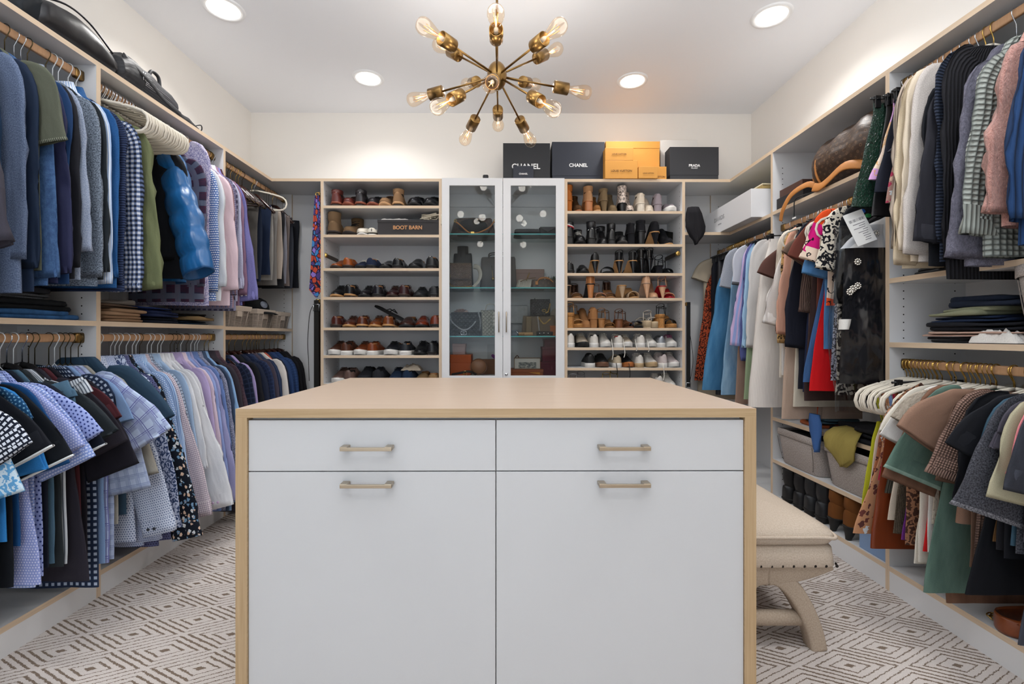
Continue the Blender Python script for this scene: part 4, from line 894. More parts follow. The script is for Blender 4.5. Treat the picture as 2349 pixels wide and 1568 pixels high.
# --- womenswear, lower rail
leather_rust = P('#7a3413', rough=.45)
R4 = 'on the lower womenswear rail'
def T_(name, label, m, e, r, yc, yh, **k): return ('S', name, label, 'shirt', m, e, r, yc, yh, dict(h='velvet', **k))
def C_(name, label, cat, m, e, r, yh, **k): return ('T', name, label, cat, m, e, r, None, yh, dict(h='velvet', strap=k.pop('strap', .16), m2=k.pop('m2', m), **k))
fill_rail(1, RXR, RZLR, 1.12, YR[1]-PT, R4, [
 T_('tee', 'coral pink tee at the picture edge', P('#dd858b'), 2326, .25, 1130, 1215, sw=.085),
 C_('top', 'hot raspberry pink top at the picture edge', 'top', P('#c8143f'), 2332, .25, 1212),
 T_('tee', 'faded black denim dress with long tail', fab('denim', '#23252c', '#3b3e48'), 2318, .26, 1170, 1480, hemw=.25),
 T_('tee', 'khaki beige tee with double hem', P('#a59f86'), 2286, .27, 1186, 1240),
 T_('tee', 'smoky purple grey tee', P('#46434d'), 2296, .245, 1075, 1240),
 T_('denim_shirt', 'acid washed black denim shirt with light hem', fab('melange', '#1d1e24', '#55565e'), 2226, .32, 1214, 1270, sw=.11, cuffn=1, m2=fab('melange', '#2b2c33', '#8a8b92')),
 T_('tee', 'petrol teal tee', P('#3a5566'), 2268, .255, 1110, 1250),
 T_('tee', 'black slub tee', P('#1d1d22'), 2236, .27, 1060, 1260),
 T_('tee', 'black boxy tee with pointed sleeve', P('#14161c'), 2199, .325, 1083, 1280, sw=.105),
 T_('dress', 'long black jersey dress', P('#101218'), 2216, .25, 1180, 1362, hemw=.245),
 C_('vest', 'camel brown corduroy pinafore', 'top', fab('rib', '#6e4d2e', '#87623d', .012), 2260, .2, 1240, topw=.09),
 T_('knit_sweater', 'mauve honeycomb knit sweater', fab('knit', '#6e5448', '#9b7d70', .010), 2147, .30, 1132, 1270, t=.045, sw=.105, cuffn=2, m2=fab('rib', '#7a6054', '#8f7468', .008)),
 T_('tee', 'brown knit tee behind the honeycomb sweater', P('#6a5143'), 2180, .25, 1140, 1300),
 T_('tee', 'taupe brown tee with wide pointed sleeve', P('#8a6c5b'), 2081, .345, 1046, 1200, sw=.115, t=.03),
 T_('denim_dress', 'sage green denim dress with stitched cuff', fab('denim', '#465e54', '#637c71'), 2053, .335, 1122, 1358, sw=.10, t=.035, hemw=.24, cuffn=1, m2=fab('denim', '#6f8a7e', '#90a89c')),
 T_('denim_dress', 'chestnut brown denim dress', fab('denim', '#5f4334', '#7b5a48'), 2040, .335, 1140, 1382, sw=.095, hemw=.15),
 T_('tee', 'fluffy cream tee', fab('fluffy', '#d9c9b4', '#efe3d2'), 2052, .30, 1010, 1200),
 T_('tee', 'white crew tee with pointed sleeve', P('#dcd9d5'), 2031, .325, 1048, 1265, sw=.095),
 T_('tee', 'ivory ribbed tee', P('#d8d2c6'), 2040, .29, 1035, 1290),
 T_('blouse', 'brown and peach tortoise print blouse', fab('leaf', '#4a3128', '#a4765a', .03), 2022, .27, 1020, 1250, sw=.07),
 C_('jeans_top', 'off-white denim top with frayed edge', 'top', P('#d6cfc2'), 2066, .24, 1292, strap=.2),
 C_('dress', 'olive brown tweed knit dress', 'dress', fab('knit', '#4a4034', '#6b5f4e', .006), 2014, .24, 1222, strap=.14, t=.035, topw=.15),
 C_('top', 'cream ribbed camisole', 'top', P('#d5c6b4'), 2002, .225, 1192, strap=.15),
 C_('top', 'dark moss pleated camisole', 'top', fab('rib', '#3c3b33', '#4d4b42', .008), 1996, .22, 1130, strap=.17),
 C_('top', 'cherry red camisole', 'top', P('#a3143f'), 2016, .18, 1100, strap=.12),
 C_('top', 'cornflower blue satin camisole', 'top', P('#7f9fd8', rough=.5), 1989, .225, 1192, strap=.17),
 C_('skirt', 'peach skirt with dark flower print', 'skirt', fab('floral', '#bd8a66', '#5a3430', .03, c3='#6b3a33'), 1965, .245, 1222, strap=.18, hemw=.255, t=.03),
 C_('top', 'burnt orange floral slip top', 'top', fab('floral', '#a86a48', '#4a2a26', .026, c3='#7a4a3a'), 1975, .225, 1150, strap=.16),
 C_('top', 'nude and teal colour block camisole', 'top', fab('band', '#d5c3b4', '#1d4355', .30), 1955, .23, 1192, strap=.17),
 C_('top', 'lime yellow camisole', 'top', P('#b5b52a'), 1946, .225, 1168, strap=.17),
 ('K', 'skirt', 'rust orange leather skirt with curved hem', 'skirt', leather_rust, 1999, .225, None, 1257, dict(h='clip_gold', w0=.13, Y=1.775)),
 C_('top', 'crimson ruffled camisole', 'top', P('#c81f22'), 2084, .24, 1263, strap=.2),
 C_('top', 'violet slip with purple straps', 'top', P('#6b2f7f'), 2036, .235, 1236, strap=.20),
], .0165, .1)
for q in range(8): hang('velvet', RXR, 1.46+q*.052+.008, RZLR, 1, 'cream velvet hanger with gold hook '+R4, 'hangers '+R4)
# --- empty cream hangers above the folded knit, menswear
for q in range(22): hang('velvet_silver', RXL, 1.905+q*.0115+.0024*(q % 3), RZU, -1, 'empty cream velvet hanger with silver hook in the stack before the black sweater', 'empty cream hangers on the upper menswear rail')

# ------------------------------------------------------------------ shoes
WT = [(0, .34), (.03, .58), (.12, .78), (.3, .74), (.5, .82), (.66, 1.0), (.8, .98), (.91, .74), (.97, .46), (1, .22)]
def wt(t, pt=0): return lerp_tab(WT, t)*(1-pt*max(0, t-.7)*1.6)
def leather(c, rough=.35): return simple('leather_%s_%d' % (c.strip('#'), rough*100), c, rough, coat=.15 if rough < .4 else 0, var=.12, vscale=30)
def suede(c): return fab('fleece', c, c, rough=.95, wr=.2)
ST = {}
stackm = simple('dark_stacked_heel', '#2b211c', .5)
def shoe_tree(key, style, um, sm, L=.27, W=.095, H=.09, heel=0, hw=.02, shaft=0, lm=None, laces=None, hm=None, plat=0, pt=0, trim=None, im=None, bend=0):
    if key in ST: return ST[key]
    r = thing('shoe', None, 'shoe'); Yt = lambda t: L/2-t*L; hb = heel
    dress = style in ('oxford', 'boot', 'loafer'); sole = {'oxford': .012, 'loafer': .012, 'boot': .018, 'sneaker': .03}.get(style, .006)+plat
    def base(t):
        if hb: f = min(1, max(0, (t-.16)/.52)); f = f*f*(3-2*f); return sole+(hb-plat)*(1-f)+.004*max(0, t-.85)*6
        return sole+(.012*(1-min(1, t/.5)) if dress else 0)+max(0, t-.8)*.05
    def bot(t):
        if hb: return base(t)-sole if t > .02 else base(t)-sole
        if dress: return base(t)-.0115
        return max(0, t-.85)*.06
    B = base
    ank = .085+shaft*0; low = style in ('pump', 'loafer')
    if style in ('oxford', 'sneaker'): TP = [(0, H*.93), (.1, H*.98), (.22, H*.8), (.34, H*.98), (.44, H), (.56, H*.84), (.7, H*.63), (.85, H*.52), (.95, H*.42), (1, H*.24)]; OP = .36
    elif style == 'loafer': TP = [(0, H*.9), (.1, H*.92), (.25, H*.66), (.4, H*.7), (.5, H*.86), (.62, H*.72), (.8, H*.54), (.94, H*.42), (1, H*.24)]; OP = .42
    elif style in ('boot', 'bootie'): TP = [(0, .07), (.12, .078), (.3, .092), (.45, .088), (.58, .07), (.75, .052), (.9, .045), (1, .02)]; OP = -1
    elif style == 'pump': TP = [(0, .058), (.08, .058), (.25, .042), (.5, .03), (.62, .036), (.74, .042), (.88, .034), (1, .014)]; OP = .64
    else: TP = None
    rel = style in ('boot', 'bootie', 'pump')
    if TP:
        n = 19; rings = []; T = [0, .015, .05, .1, .16, .22, .28, .34, .4, .46, .52, .58, .64, .7, .77, .84, .9, .95, .98, 1]
        for t in T:
            w_ = wt(t, pt)*W/2; b_ = B(t); tp = (b_+lerp_tab(TP, t)) if rel else max(b_+.012, lerp_tab(TP, t)); ring = []
            for i in range(n):
                a = PI*i/(n-1); c, s = math.cos(a), math.sin(a); x = w_*sgnp(c, .62)*(1-.18*s*(1 if t > .4 else .5)); z = b_+(tp-b_)*max(s, 0)**.62
                if .03 < t < OP and 5 <= i <= n-6: x *= .92; z = max(b_+.008, tp-.03)
                ring.append(V((x, Yt(t), z)))
            rings.append(ring)
        b = MB(); b.loft(rings, 0, False, True, True)
        o = b.build('upper', um, r)
    # outsole
    TT = [0, .015, .05, .12, .2, .3, .4, .5, .6, .68, .76, .84, .91, .96, 1]
    side = [(wt(t, pt)*W/2*1.04+.001, t) for t in TT]; loop = [(w_, t) for w_, t in side]+[(-w_, t) for w_, t in side[::-1]]
    top = [V((x, Yt(t)-(.004 if t == 1 else 0)+(.003 if t == 0 else 0), B(t)+.001)) for x, t in loop]; btm = [V((x, p.y, bot(t))) for (x, t), p in zip(loop, top)]
    b = MB(); m = len(loop)//2
    b.loft([btm, [V((p.x*1.01, p.y, p.z*.3+q.z*.7)) for p, q in zip(btm, top)], top], 0)
    i0 = 0; i1 = len(b.v)-2*m
    for k in range(m-1):
        b.face((i0+k, i0+2*m-1-k, i0+2*m-2-k, i0+k+1)); b.face((i1+k, i1+k+1, i1+2*m-2-k, i1+2*m-1-k), 1 if im else 0)
    b.build('sole', [sm]+([im] if im else []), r)
    # heel
    if style == 'wedge' and hb:
        b = MB(); n = 12; rr = []
        for j in range(9):
            t = .0+.6*j/8; w_ = wt(t)*W/2*.98; rr.append([V((-w_, Yt(t), 0)), V((w_, Yt(t), 0)), V((w_, Yt(t), max(.004, bot(t)))), V((-w_, Yt(t), max(.004, bot(t))))])
        b.loft(rr, 0, True, True, True, False); b.build('wedge_heel', hm or sm, r)
    elif hb:
        b = MB(); rr = []
        z1 = B(.08)-sole*.4
        for f in (0, .08, .3, .6, .85, 1):
            ww = W*.33*(1-f)**1.2+hw*(1-(1-f)**1.2); ll = L*.11*(1-f)**1.2+hw*1.05*(1-(1-f)**1.2)
            rr.append([V((ww*sgnp(math.cos(2*PI*k/12), .8), Yt(.1)+.012*f*(1 if hw < .015 else 0)+ll*sgnp(math.sin(2*PI*k/12), .8), z1*(1-f))) for k in range(12)])
        b.loft(rr, 0, True, True, True); b.build('heel', hm or sm, r)
    elif dress:
        b = MB(); rr = []
        for z in (0, .0135): rr.append([V((wt(t)*W/2*1.02*s, Yt(t), z)) for s, tt in ((1, (.005, .05, .12, .2, .27)), (-1, (.27, .2, .12, .05, .005))) for t in tt])
        b.loft(rr, 0, True, True, True, False); b.build('heel', hm or stackm, r)
    # shaft
    if shaft:
        b = MB(); rr = []; z0 = B(.2)+.045; N = 7
        for j in range(N):
            f = j/(N-1); z = z0+(shaft-z0)*f; cy = Yt(.25-.07*min(1, f*2)); rx = W*(.36+.05*f); ry = L*(.19-.02*f)
            dx = bend*max(0, f-.55)**1.5
            rr.append([V((rx*math.cos(2*PI*k/18)+dx, cy+ry*math.sin(2*PI*k/18)+.004*noise.noise(V((f*4, k*.7, L*9))), z-abs(bend)*.35*max(0, f-.55))) for k in range(18)])
        rim = rr[-1]; c0 = sum(rim, V())/18; rr.append([c0+(p-c0)*.93 for p in rim]); rr.append([c0+(p-c0)*.88-V((0, 0, .05)) for p in rim])
        b.loft(rr, 0, True, False, True, True, [0]*(N-1)+[1]*4); b.build('shaft', [trim or um, lm or dark], r)
    if style in ('oxford', 'sneaker', 'boot') and laces is not None:
        b = MB(); rg = (.4, .46, .52, .58) if style != 'boot' else (.36, .43, .5, .56)
        for t in rg:
            w_ = wt(t)*W*.30; z = (B(t)+lerp_tab(TP, t)) if rel else lerp_tab(TP, t)
            b.tube([(-w_, Yt(t), z-.014), (-w_*.5, Yt(t)-.002, z+.001), (w_*.5, Yt(t+.02), z+.002), (w_, Yt(t+.03), z-.014)], .0024, 5)
        zt = (H*.97 if not rel else .095)
        for s in (-1, 1): b.tube(crom([(0, Yt(rg[0]), zt), (s*.014, Yt(rg[0])-.006, zt+.006), (s*.026, Yt(rg[0]+.05), zt-.002), (s*.024, Yt(rg[0]+.1), zt-.016), (s*.008, Yt(rg[0]+.06), zt-.006)], 3), .0018, 5)
        if shaft and style == 'boot':
            for i in range(4):
                z = .1+(shaft-.11)*i/3; b.tube([(-W*.26, Yt(.42-.04*i)+.004, z-.006), (0, Yt(.45-.045*i), z), (W*.26, Yt(.42-.04*i)+.004, z+.006)], .0024, 5)
        b.build('laces', laces, r)
    if lm is not None and style in ('oxford', 'sneaker', 'loafer'):
        b = MB(); ring = [V((wt(.18)*W/2*.74*math.cos(2*PI*k/14), Yt(.2)+L*.15*math.sin(2*PI*k/14), H*.62)) for k in range(14)]; rim = [p*1+V((0, 0, H*.26)) for p in ring]
        b.loft([rim, ring], 0, True, False, True); b.build('lining', lm, r)
    if style == 'sandal' or style == 'wedge' or style == 'mule':
        def band(t0, hgt, wid, name='strap', m=um):
            b = MB(); rr = []
            for k in range(13):
                a = PI*k/12; w_ = wt(t0)*W/2*1.03; x = w_*math.cos(a); z = B(t0)+hgt*max(0, math.sin(a))**.7; zi = z-.004*math.sin(a)-.001; xi = x*.95
                rr.append([V((x, Yt(t0)+wid/2, z)), V((x, Yt(t0)-wid/2, z)), V((xi, Yt(t0)-wid/2, zi)), V((xi, Yt(t0)+wid/2, zi))])
            b.loft(rr, 0, True, True, True, True); b.build(name, m, r)
        if style == 'mule': band(.7, .046, .075)
        else:
            band(.74, .036, .035); band(.6, .04, .012)
            b = MB(); cz = B(.1)+.06; q = [V((W*.33*math.sin(2*PI*k/16), Yt(.17)+.035*math.cos(2*PI*k/16)+.008, cz+.012*math.cos(2*PI*k/16))) for k in range(17)]
            b.tube(q, .0032, 6, flat=.6); b.tube([(wt(.1)*W/2, Yt(.1), B(.1)), (W*.33, Yt(.15), cz)], .003, 5); b.tube([(-wt(.1)*W/2, Yt(.1), B(.1)), (-W*.33, Yt(.15), cz)], .003, 5)
            b.build('ankle_strap', um, r)
            if style == 'sandal' and trim is not None:
                b = MB(); rr = [[V((W*.3*math.cos(PI*k/8), Yt(.03+.1*abs(math.cos(PI*k/8)))-.002, B(.05)+z)) for k in range(9)] for z in (0, .03, .06)]; b.loft(rr, 0, False); b.build('heel_counter', trim, r)
    if style == 'clog':
        TPc = [(0, .05), (.1, .055), (.3, .05), (.42, .06), (.6, .07), (.8, .06), (.93, .05), (1, .028)]; n = 15; rings = []
        for t in [0, .02, .06, .12, .2, .28, .36, .42, .5, .6, .7, .8, .88, .94, .98, 1]:
            w_ = wt(t)*W/2*1.05; tp = lerp_tab(TPc, t); rings.append([V((w_*sgnp(math.cos(PI*i/(n-1)), .6), Yt(t), (.02+(tp-.02)*max(0, math.sin(PI*i/(n-1)))**.5) if not (.05 < t < .4 and 3 <= i <= n-4) else .022)) for i in range(n)])
        b = MB(); b.loft(rings, 0, False, True, True); b.build('upper', um, r)
        b = MB()
        for sx in (-2, -1, 0, 1, 2):
            for q in range(3):
                t = .62+.08*q; x = sx*.014; z = lerp_tab(TPc, t)+.002-abs(sx)*.0035; M = Matrix.Translation((x, Yt(t), z)) @ Matrix.Rotation(-.35, 4, 'X'); b.lathe([(.0003, .0006), (.0036, .0006), (.0036, -.003)], 8, 0, M)
            for z in (.03, .04): M = Matrix.Translation((sx*.010, L/2-.001-abs(sx)*.004, z)) @ Matrix.Rotation(-PI/2, 4, 'X'); b.lathe([(.0003, .004), (.0034, .004), (.0034, -.004)], 8, 0, M)
        o = b.build('vent_hole', dark, r); o['kind'] = 'stuff'
    ST[key] = [tree(r), False]; return ST[key]
def put_shoe(tr, px, shelf_z, toe_out, label, group, L=.27, dz=0, jit=.06, dy=0):
    y = FYB+.012+L/2+dy; x = onY(px, 700, FYB+.015).x; rz = (0 if toe_out else PI)+R.uniform(-jit, jit)
    if not tr[1]:
        o = tr[0][0]; tr[1] = True; o.location = (x, y, shelf_z+.0005+dz); o.rotation_euler = (0, 0, rz); o['label'] = label; o['group'] = group; return o
    return dup_t(tr[0], (x, y, shelf_z+.0005+dz), rz, label, group)
ORD = ['top', 'second', 'third', 'fourth', 'fifth', 'sixth', 'seventh', 'eighth']
tanl = leather('#a5754a', .5); blk_sole = simple('black_rubber', '#191919', .6); wht_sole = simple('white_rubber', '#dcd9d4', .55); tan_sole = simple('tan_leather_sole', '#b98a58', .45); crepe = simple('crepe_sole', '#c1956a', .8)
def men(row, items):
    for it in items:
        px, toe, desc, style, um, sm = it[:6]; kw = dict(it[6]) if len(it) > 6 else {}
        key = ('m', row, desc.split('|')[0]); L = kw.pop('L', .28); 
        tr = shoe_tree(key, style, um, sm, L=L, W=kw.pop('W', .098), **kw)
        d = desc.split('|')[-1]
        put_shoe(tr, px, ZL[row], toe, '%s, %s out, %s shelf of the men\'s tower' % (d, 'toe' if toe else 'heel', ORD[row]), 'shoes in the men\'s shoe tower', L)
def pair(row, a, b_, desc, style, um, sm, **kw): men(row, [(a[0], a[1], desc, style, um, sm, kw), (b_[0], b_[1], desc, style, um, sm, kw)])
bl = lambda: simple('black_lace', '#101010', .7); brl = simple('brown_lace', '#3a2418', .7); whl = simple('white_lace', '#d8d4cb', .7)
redrim = simple('brick_rubber', '#8a4a35', .6)
T_O, H_O = True, False
pair(0, (768, H_O), (795, T_O), 'burgundy leather ankle boot', 'boot', leather('#5a2620'), redrim, shaft=.118, laces=brl)
pair(0, (824, H_O), (851, T_O), 'black leather ankle boot', 'boot', leather('#1e1b1f'), redrim, shaft=.118, laces=bl())
pair(0, (909, H_O), (880, T_O), 'tan suede chukka boot', 'boot', suede('#8a6b4e'), crepe, shaft=.125, laces=brl)
pair(0, (947, T_O), (985, T_O), 'glossy black lug-sole boot|glossy black lug-sole boot beside the divider', 'boot', leather('#15161b', .2), blk_sole, shaft=.118, laces=bl(), W=.108)
pair(1, (761, H_O), (797, T_O), 'brown suede work boot', 'boot', suede('#6e573f'), simple('dark_brown_rubber', '#2e2624', .7), shaft=.165, laces=bl(), W=.11)
pair(1, (827, T_O), (851, H_O), 'cream perforated clog', 'clog', simple('cream_foam', '#d9d2c4', .6), wht_sole, L=.25, W=.088)
pair(2, (768, T_O), (795, H_O), 'cognac brown penny loafer', 'oxford', leather('#8a4415'), simple('dark_stack', '#3a2a22', .6), H=.082, lm=tanl)
pair(2, (823, T_O), (851, H_O), 'navy suede lace-up shoe', 'oxford', suede('#20283f'), blk_sole, H=.08, laces=whl, lm=tanl)
pair(2, (881, T_O), (911, H_O), 'black polished slip-on shoe', 'oxford', leather('#17181a', .22), blk_sole, H=.08, lm=tanl)
pair(2, (950, T_O), (990, H_O), 'black double-strap monk shoe', 'oxford', leather('#16171a', .3), blk_sole, H=.094, lm=tanl, W=.105)
pair(3, (766, T_O), (800, H_O), 'black oxford with tan welt', 'oxford', leather('#141416', .28), tan_sole, H=.095, laces=bl(), lm=tanl)
pair(3, (833, T_O), (864, H_O), 'black patent oxford', 'oxford', leather('#1b191d', .15), blk_sole, H=.094, laces=bl(), lm=tanl)
pair(3, (896, T_O), (926, H_O), 'oxblood leather derby', 'oxford', leather('#351a1a', .25), simple('dark_stack', '#3a2a22', .6), H=.094, laces=brl, lm=tanl)
pair(3, (960, T_O), (994, H_O), 'matte black derby', 'oxford', leather('#1a1c20', .5), blk_sole, H=.085, laces=bl(), W=.102)
men(4, [(766, H_O, 'reddish mahogany oxford', 'oxford', leather('#4a2019', .25), simple('dark_stack', '#3a2a22', .6), dict(H=.088, lm=tanl))])
pair(4, (795, T_O), (826, H_O), 'chestnut brown brogue', 'oxford', leather('#532818', .25), tan_sole, H=.086, laces=brl, lm=tanl)
pair(4, (857, T_O), (888, H_O), 'copper tan brogue', 'oxford', leather('#6d3819', .22), tan_sole, H=.088, laces=brl, lm=tanl)
men(4, [(929, T_O, 'dark brown tassel loafer', 'loafer', leather('#38201a', .25), blk_sole, dict(H=.095, lm=tanl, W=.11))])
pair(4, (963, T_O), (995, H_O), 'cognac red whole-cut shoe', 'oxford', leather('#6b2c1a', .2), blk_sole, H=.092, lm=tanl)
pair(5, (764, T_O), (792, H_O), 'brown leather sneaker with white sole', 'sneaker', leather('#4d2a1b', .4), wht_sole, H=.095, laces=brl, lm=dark)
pair(5, (823, T_O), (852, H_O), 'cognac leather sneaker with white sole', 'sneaker', leather('#743616', .35), wht_sole, H=.093, laces=brl, lm=tanl)
pair(5, (893, T_O), (927, H_O), 'black leather sneaker with white sole', 'sneaker', leather('#1c1f25', .4), wht_sole, H=.092, laces=bl(), lm=tanl, W=.105)
pair(5, (962, T_O), (991, H_O), 'all-black leather sneaker', 'oxford', leather('#15171a', .35), blk_sole, H=.095, laces=bl(), lm=dark)
pair(6, (772, T_O), (799, H_O), 'taupe leather sneaker with white sole', 'sneaker', leather('#5d4740', .45), wht_sole, H=.1, laces=brl, lm=dark, W=.105)
pair(6, (830, T_O), (863, H_O), 'charcoal suede sneaker', 'sneaker', suede('#26282e'), blk_sole, H=.106, laces=bl(), lm=dark, W=.11)
pair(6, (903, T_O), (933, H_O), 'navy suede sneaker', 'sneaker', suede('#1f2f47'), blk_sole, H=.1, laces=bl(), lm=dark)
pair(6, (964, T_O), (992, H_O), 'sand suede moccasin', 'loafer', suede('#8d7250'), crepe, H=.075, lm=tanl)
# a loose black sandal on top of the brogues
t = thing('sandal', 'black rubber flip-flop lying tilted on top of the brown brogues', 'sandal', (onY(893, 0, FYB+.12).x, FYB+.14, ZL[4]+.10), .2)
b = MB(); lp = [(wt(u)*.048, u) for u in (0, .03, .12, .3, .5, .66, .8, .91, .97, 1)]; lp += [(-a, u) for a, u in lp[::-1]]
M = Matrix.Rotation(1.1, 4, 'Z') @ Matrix.Rotation(.45, 4, 'X'); b.loft([[M @ V((x, .13-u*.26, z)) for x, u in lp] for z in (0, .012)], 0, True, True, True, False); b.build('sole', blk_sole, t)
b = MB(); b.tube([M @ V(p) for p in ((-.042, .03, .01), (-.03, 0, .04), (0, -.05, .03), (.03, 0, .04), (.042, .03, .01))], .004, 6); b.build('strap', blk_sole, t)

def wom(row, items):
    for it in items:
        px, toe, key, desc, style, um, sm = it[:7]; kw = dict(it[7]) if len(it) > 7 else {}
        L = kw.pop('L', .235); dz = kw.pop('dz', 0); jit = kw.pop('jit', .08)
        tr = shoe_tree(('w', row, key), style, um, sm, L=L, W=kw.pop('W', .078), **kw)
        put_shoe(tr, px, ZR[row], toe, '%s, %s out, %s shelf of the women\'s tower' % (desc, 'toe' if toe else 'heel', ORD[row]), 'shoes in the women\'s shoe tower', L, dz, jit)
woodh = simple('stacked_wood_heel', '#a4683e', .4); cork = simple('cork', '#a8753f', .85, var=.25, vscale=90); nude = leather('#c69a78', .25); snake = fab('leopard', '#c9b8ac', '#2a2422', .012, rough=.45)
gl = simple('silver_glitter', '#a9adb2', .3, .8, bump=.6, bscale=300); bronzeb = simple('bronze_beads', '#6d5446', .25, .8, bump=.8, bscale=160)
o1 = suede('#9a5722'); wom(0, [(1306, H_O, 'a', 'rust suede high block-heel boot', 'bootie', o1, o1, dict(heel=.075, hw=.028, shaft=.19, trim=o1, W=.084)), (1326, T_O, 'a2', 'dark brown fringed boot with rust sole', 'bootie', suede('#4a3018'), leather('#a5633a', .5), dict(heel=.05, hw=.025, shaft=.155)),
 (1350, H_O, 'b', 'tan suede boot with stacked wood heel', 'bootie', suede('#9c7350'), woodh, dict(heel=.07, hw=.028, shaft=.182, W=.084)), (1370, T_O, 'b2', 'tan suede boot with pale sole', 'bootie', suede('#84592f'), crepe, dict(heel=.05, hw=.026, shaft=.148)),
 (1385, H_O, 'c', 'olive suede boot with slim heel', 'bootie', suede('#6f5c43'), suede('#6f5c43'), dict(heel=.075, hw=.014, shaft=.165)), (1408, T_O, 'c', 'olive suede boot with slim heel', 'bootie', suede('#6f5c43'), suede('#6f5c43'), dict(heel=.075, hw=.014, shaft=.165)),
 (1430, H_O, 'd', 'snakeskin print boot with black heel', 'bootie', snake, blackp, dict(heel=.055, hw=.02, shaft=.185, pt=.3)), (1448, T_O, 'd', 'snakeskin print boot with black heel', 'bootie', snake, blackp, dict(heel=.055, hw=.02, shaft=.185, pt=.3)),
 (1471, H_O, 'e', 'cream leather bootie', 'bootie', leather('#c9bba8', .5), leather('#cfc4b4', .5), dict(heel=.055, hw=.026, shaft=.125, W=.082)), (1493, T_O, 'e', 'cream leather bootie', 'bootie', leather('#c9bba8', .5), leather('#cfc4b4', .5), dict(heel=.055, hw=.026, shaft=.125, W=.082)),
 (1513, H_O, 'f', 'lilac grey suede bootie', 'bootie', suede('#8f8489'), suede('#8f8489'), dict(heel=.05, hw=.026, shaft=.115)), (1543, T_O, 'f2', 'lilac grey suede slip-on sneaker', 'sneaker', suede('#8c8288'), wht_sole, dict(H=.09, W=.09))])
k1 = leather('#141416', .28); ks = suede('#17171b')
wom(1, [(1308, H_O, 'a', 'black boot with red and white trim', 'bootie', k1, blk_sole, dict(heel=.05, hw=.03, shaft=.16, W=.088)), (1333, T_O, 'a2', 'black high-top boot with white laces', 'boot', k1, blk_sole, dict(shaft=.14, laces=whl, W=.088)),
 (1360, H_O, 'b', 'black studded ankle boot', 'bootie', k1, blk_sole, dict(heel=.04, hw=.028, shaft=.165, W=.086, trim=simple('studded_leather', '#1c1c1f', .3))), (1388, T_O, 'b', 'black studded ankle boot', 'bootie', k1, blk_sole, dict(heel=.04, hw=.028, shaft=.165, W=.086)),
 (1406, H_O, 'c', 'black chelsea boot', 'bootie', k1, blk_sole, dict(heel=.03, hw=.028, shaft=.15)), (1432, T_O, 'c2', 'black lace-up combat boot', 'boot', k1, simple('greyed_rubber', '#3a3634', .7), dict(shaft=.125, laces=bl(), W=.088)),
 (1450, H_O, 'd', 'black suede sock boot', 'bootie', ks, ks, dict(heel=.075, hw=.024, shaft=.15, W=.07)), (1475, H_O, 'e', 'tall black suede boot with open arch', 'bootie', ks, blackp, dict(heel=.09, hw=.024, shaft=.172, W=.082)),
 (1503, H_O, 'f', 'black slouch boot with tan sole', 'bootie', ks, tan_sole, dict(heel=.085, hw=.008, shaft=.14, hm=ks, W=.085)), (1536, T_O, 'g', 'black suede boot with bent shaft', 'bootie', ks, tan_sole, dict(heel=.06, hw=.02, shaft=.155, bend=.22))])
kp = leather('#0f0f11', .1)
wom(2, [(1309, H_O, 'a', 'black patent loafer', 'loafer', k1, blk_sole, dict(H=.09, W=.085)), (1341, T_O, 'a', 'black patent loafer', 'loafer', k1, blk_sole, dict(H=.09, W=.085)),
 (1367, H_O, 'b', 'black satin pump with tan sole', 'pump', k1, tan_sole, dict(heel=.085, hw=.006, hm=k1, pt=.4)), (1397, T_O, 'c', 'black crossover mule', 'mule', k1, blk_sole, dict(W=.09)),
 (1424, H_O, 'd', 'black strappy heel with tan sole', 'sandal', k1, tan_sole, dict(heel=.085, hw=.006, hm=k1, trim=k1)), (1452, H_O, 'd2', 'second black strappy heel with tan sole', 'sandal', k1, tan_sole, dict(heel=.085, hw=.006, hm=k1, trim=k1)),
 (1471, H_O, 'e', 'black patent stiletto sandal', 'sandal', kp, kp, dict(heel=.1, hw=.005, trim=kp)), (1492, H_O, 'e2', 'black patent stiletto sandal with beaded strap', 'sandal', kp, kp, dict(heel=.1, hw=.005, trim=kp)),
 (1514, H_O, 'f', 'black block-heel sandal', 'sandal', ks, ks, dict(heel=.05, hw=.022)), (1538, T_O, 'f', 'black block-heel sandal', 'sandal', ks, ks, dict(heel=.05, hw=.022))])
red = simple('red_lacquer_sole', '#a8101c', .25)
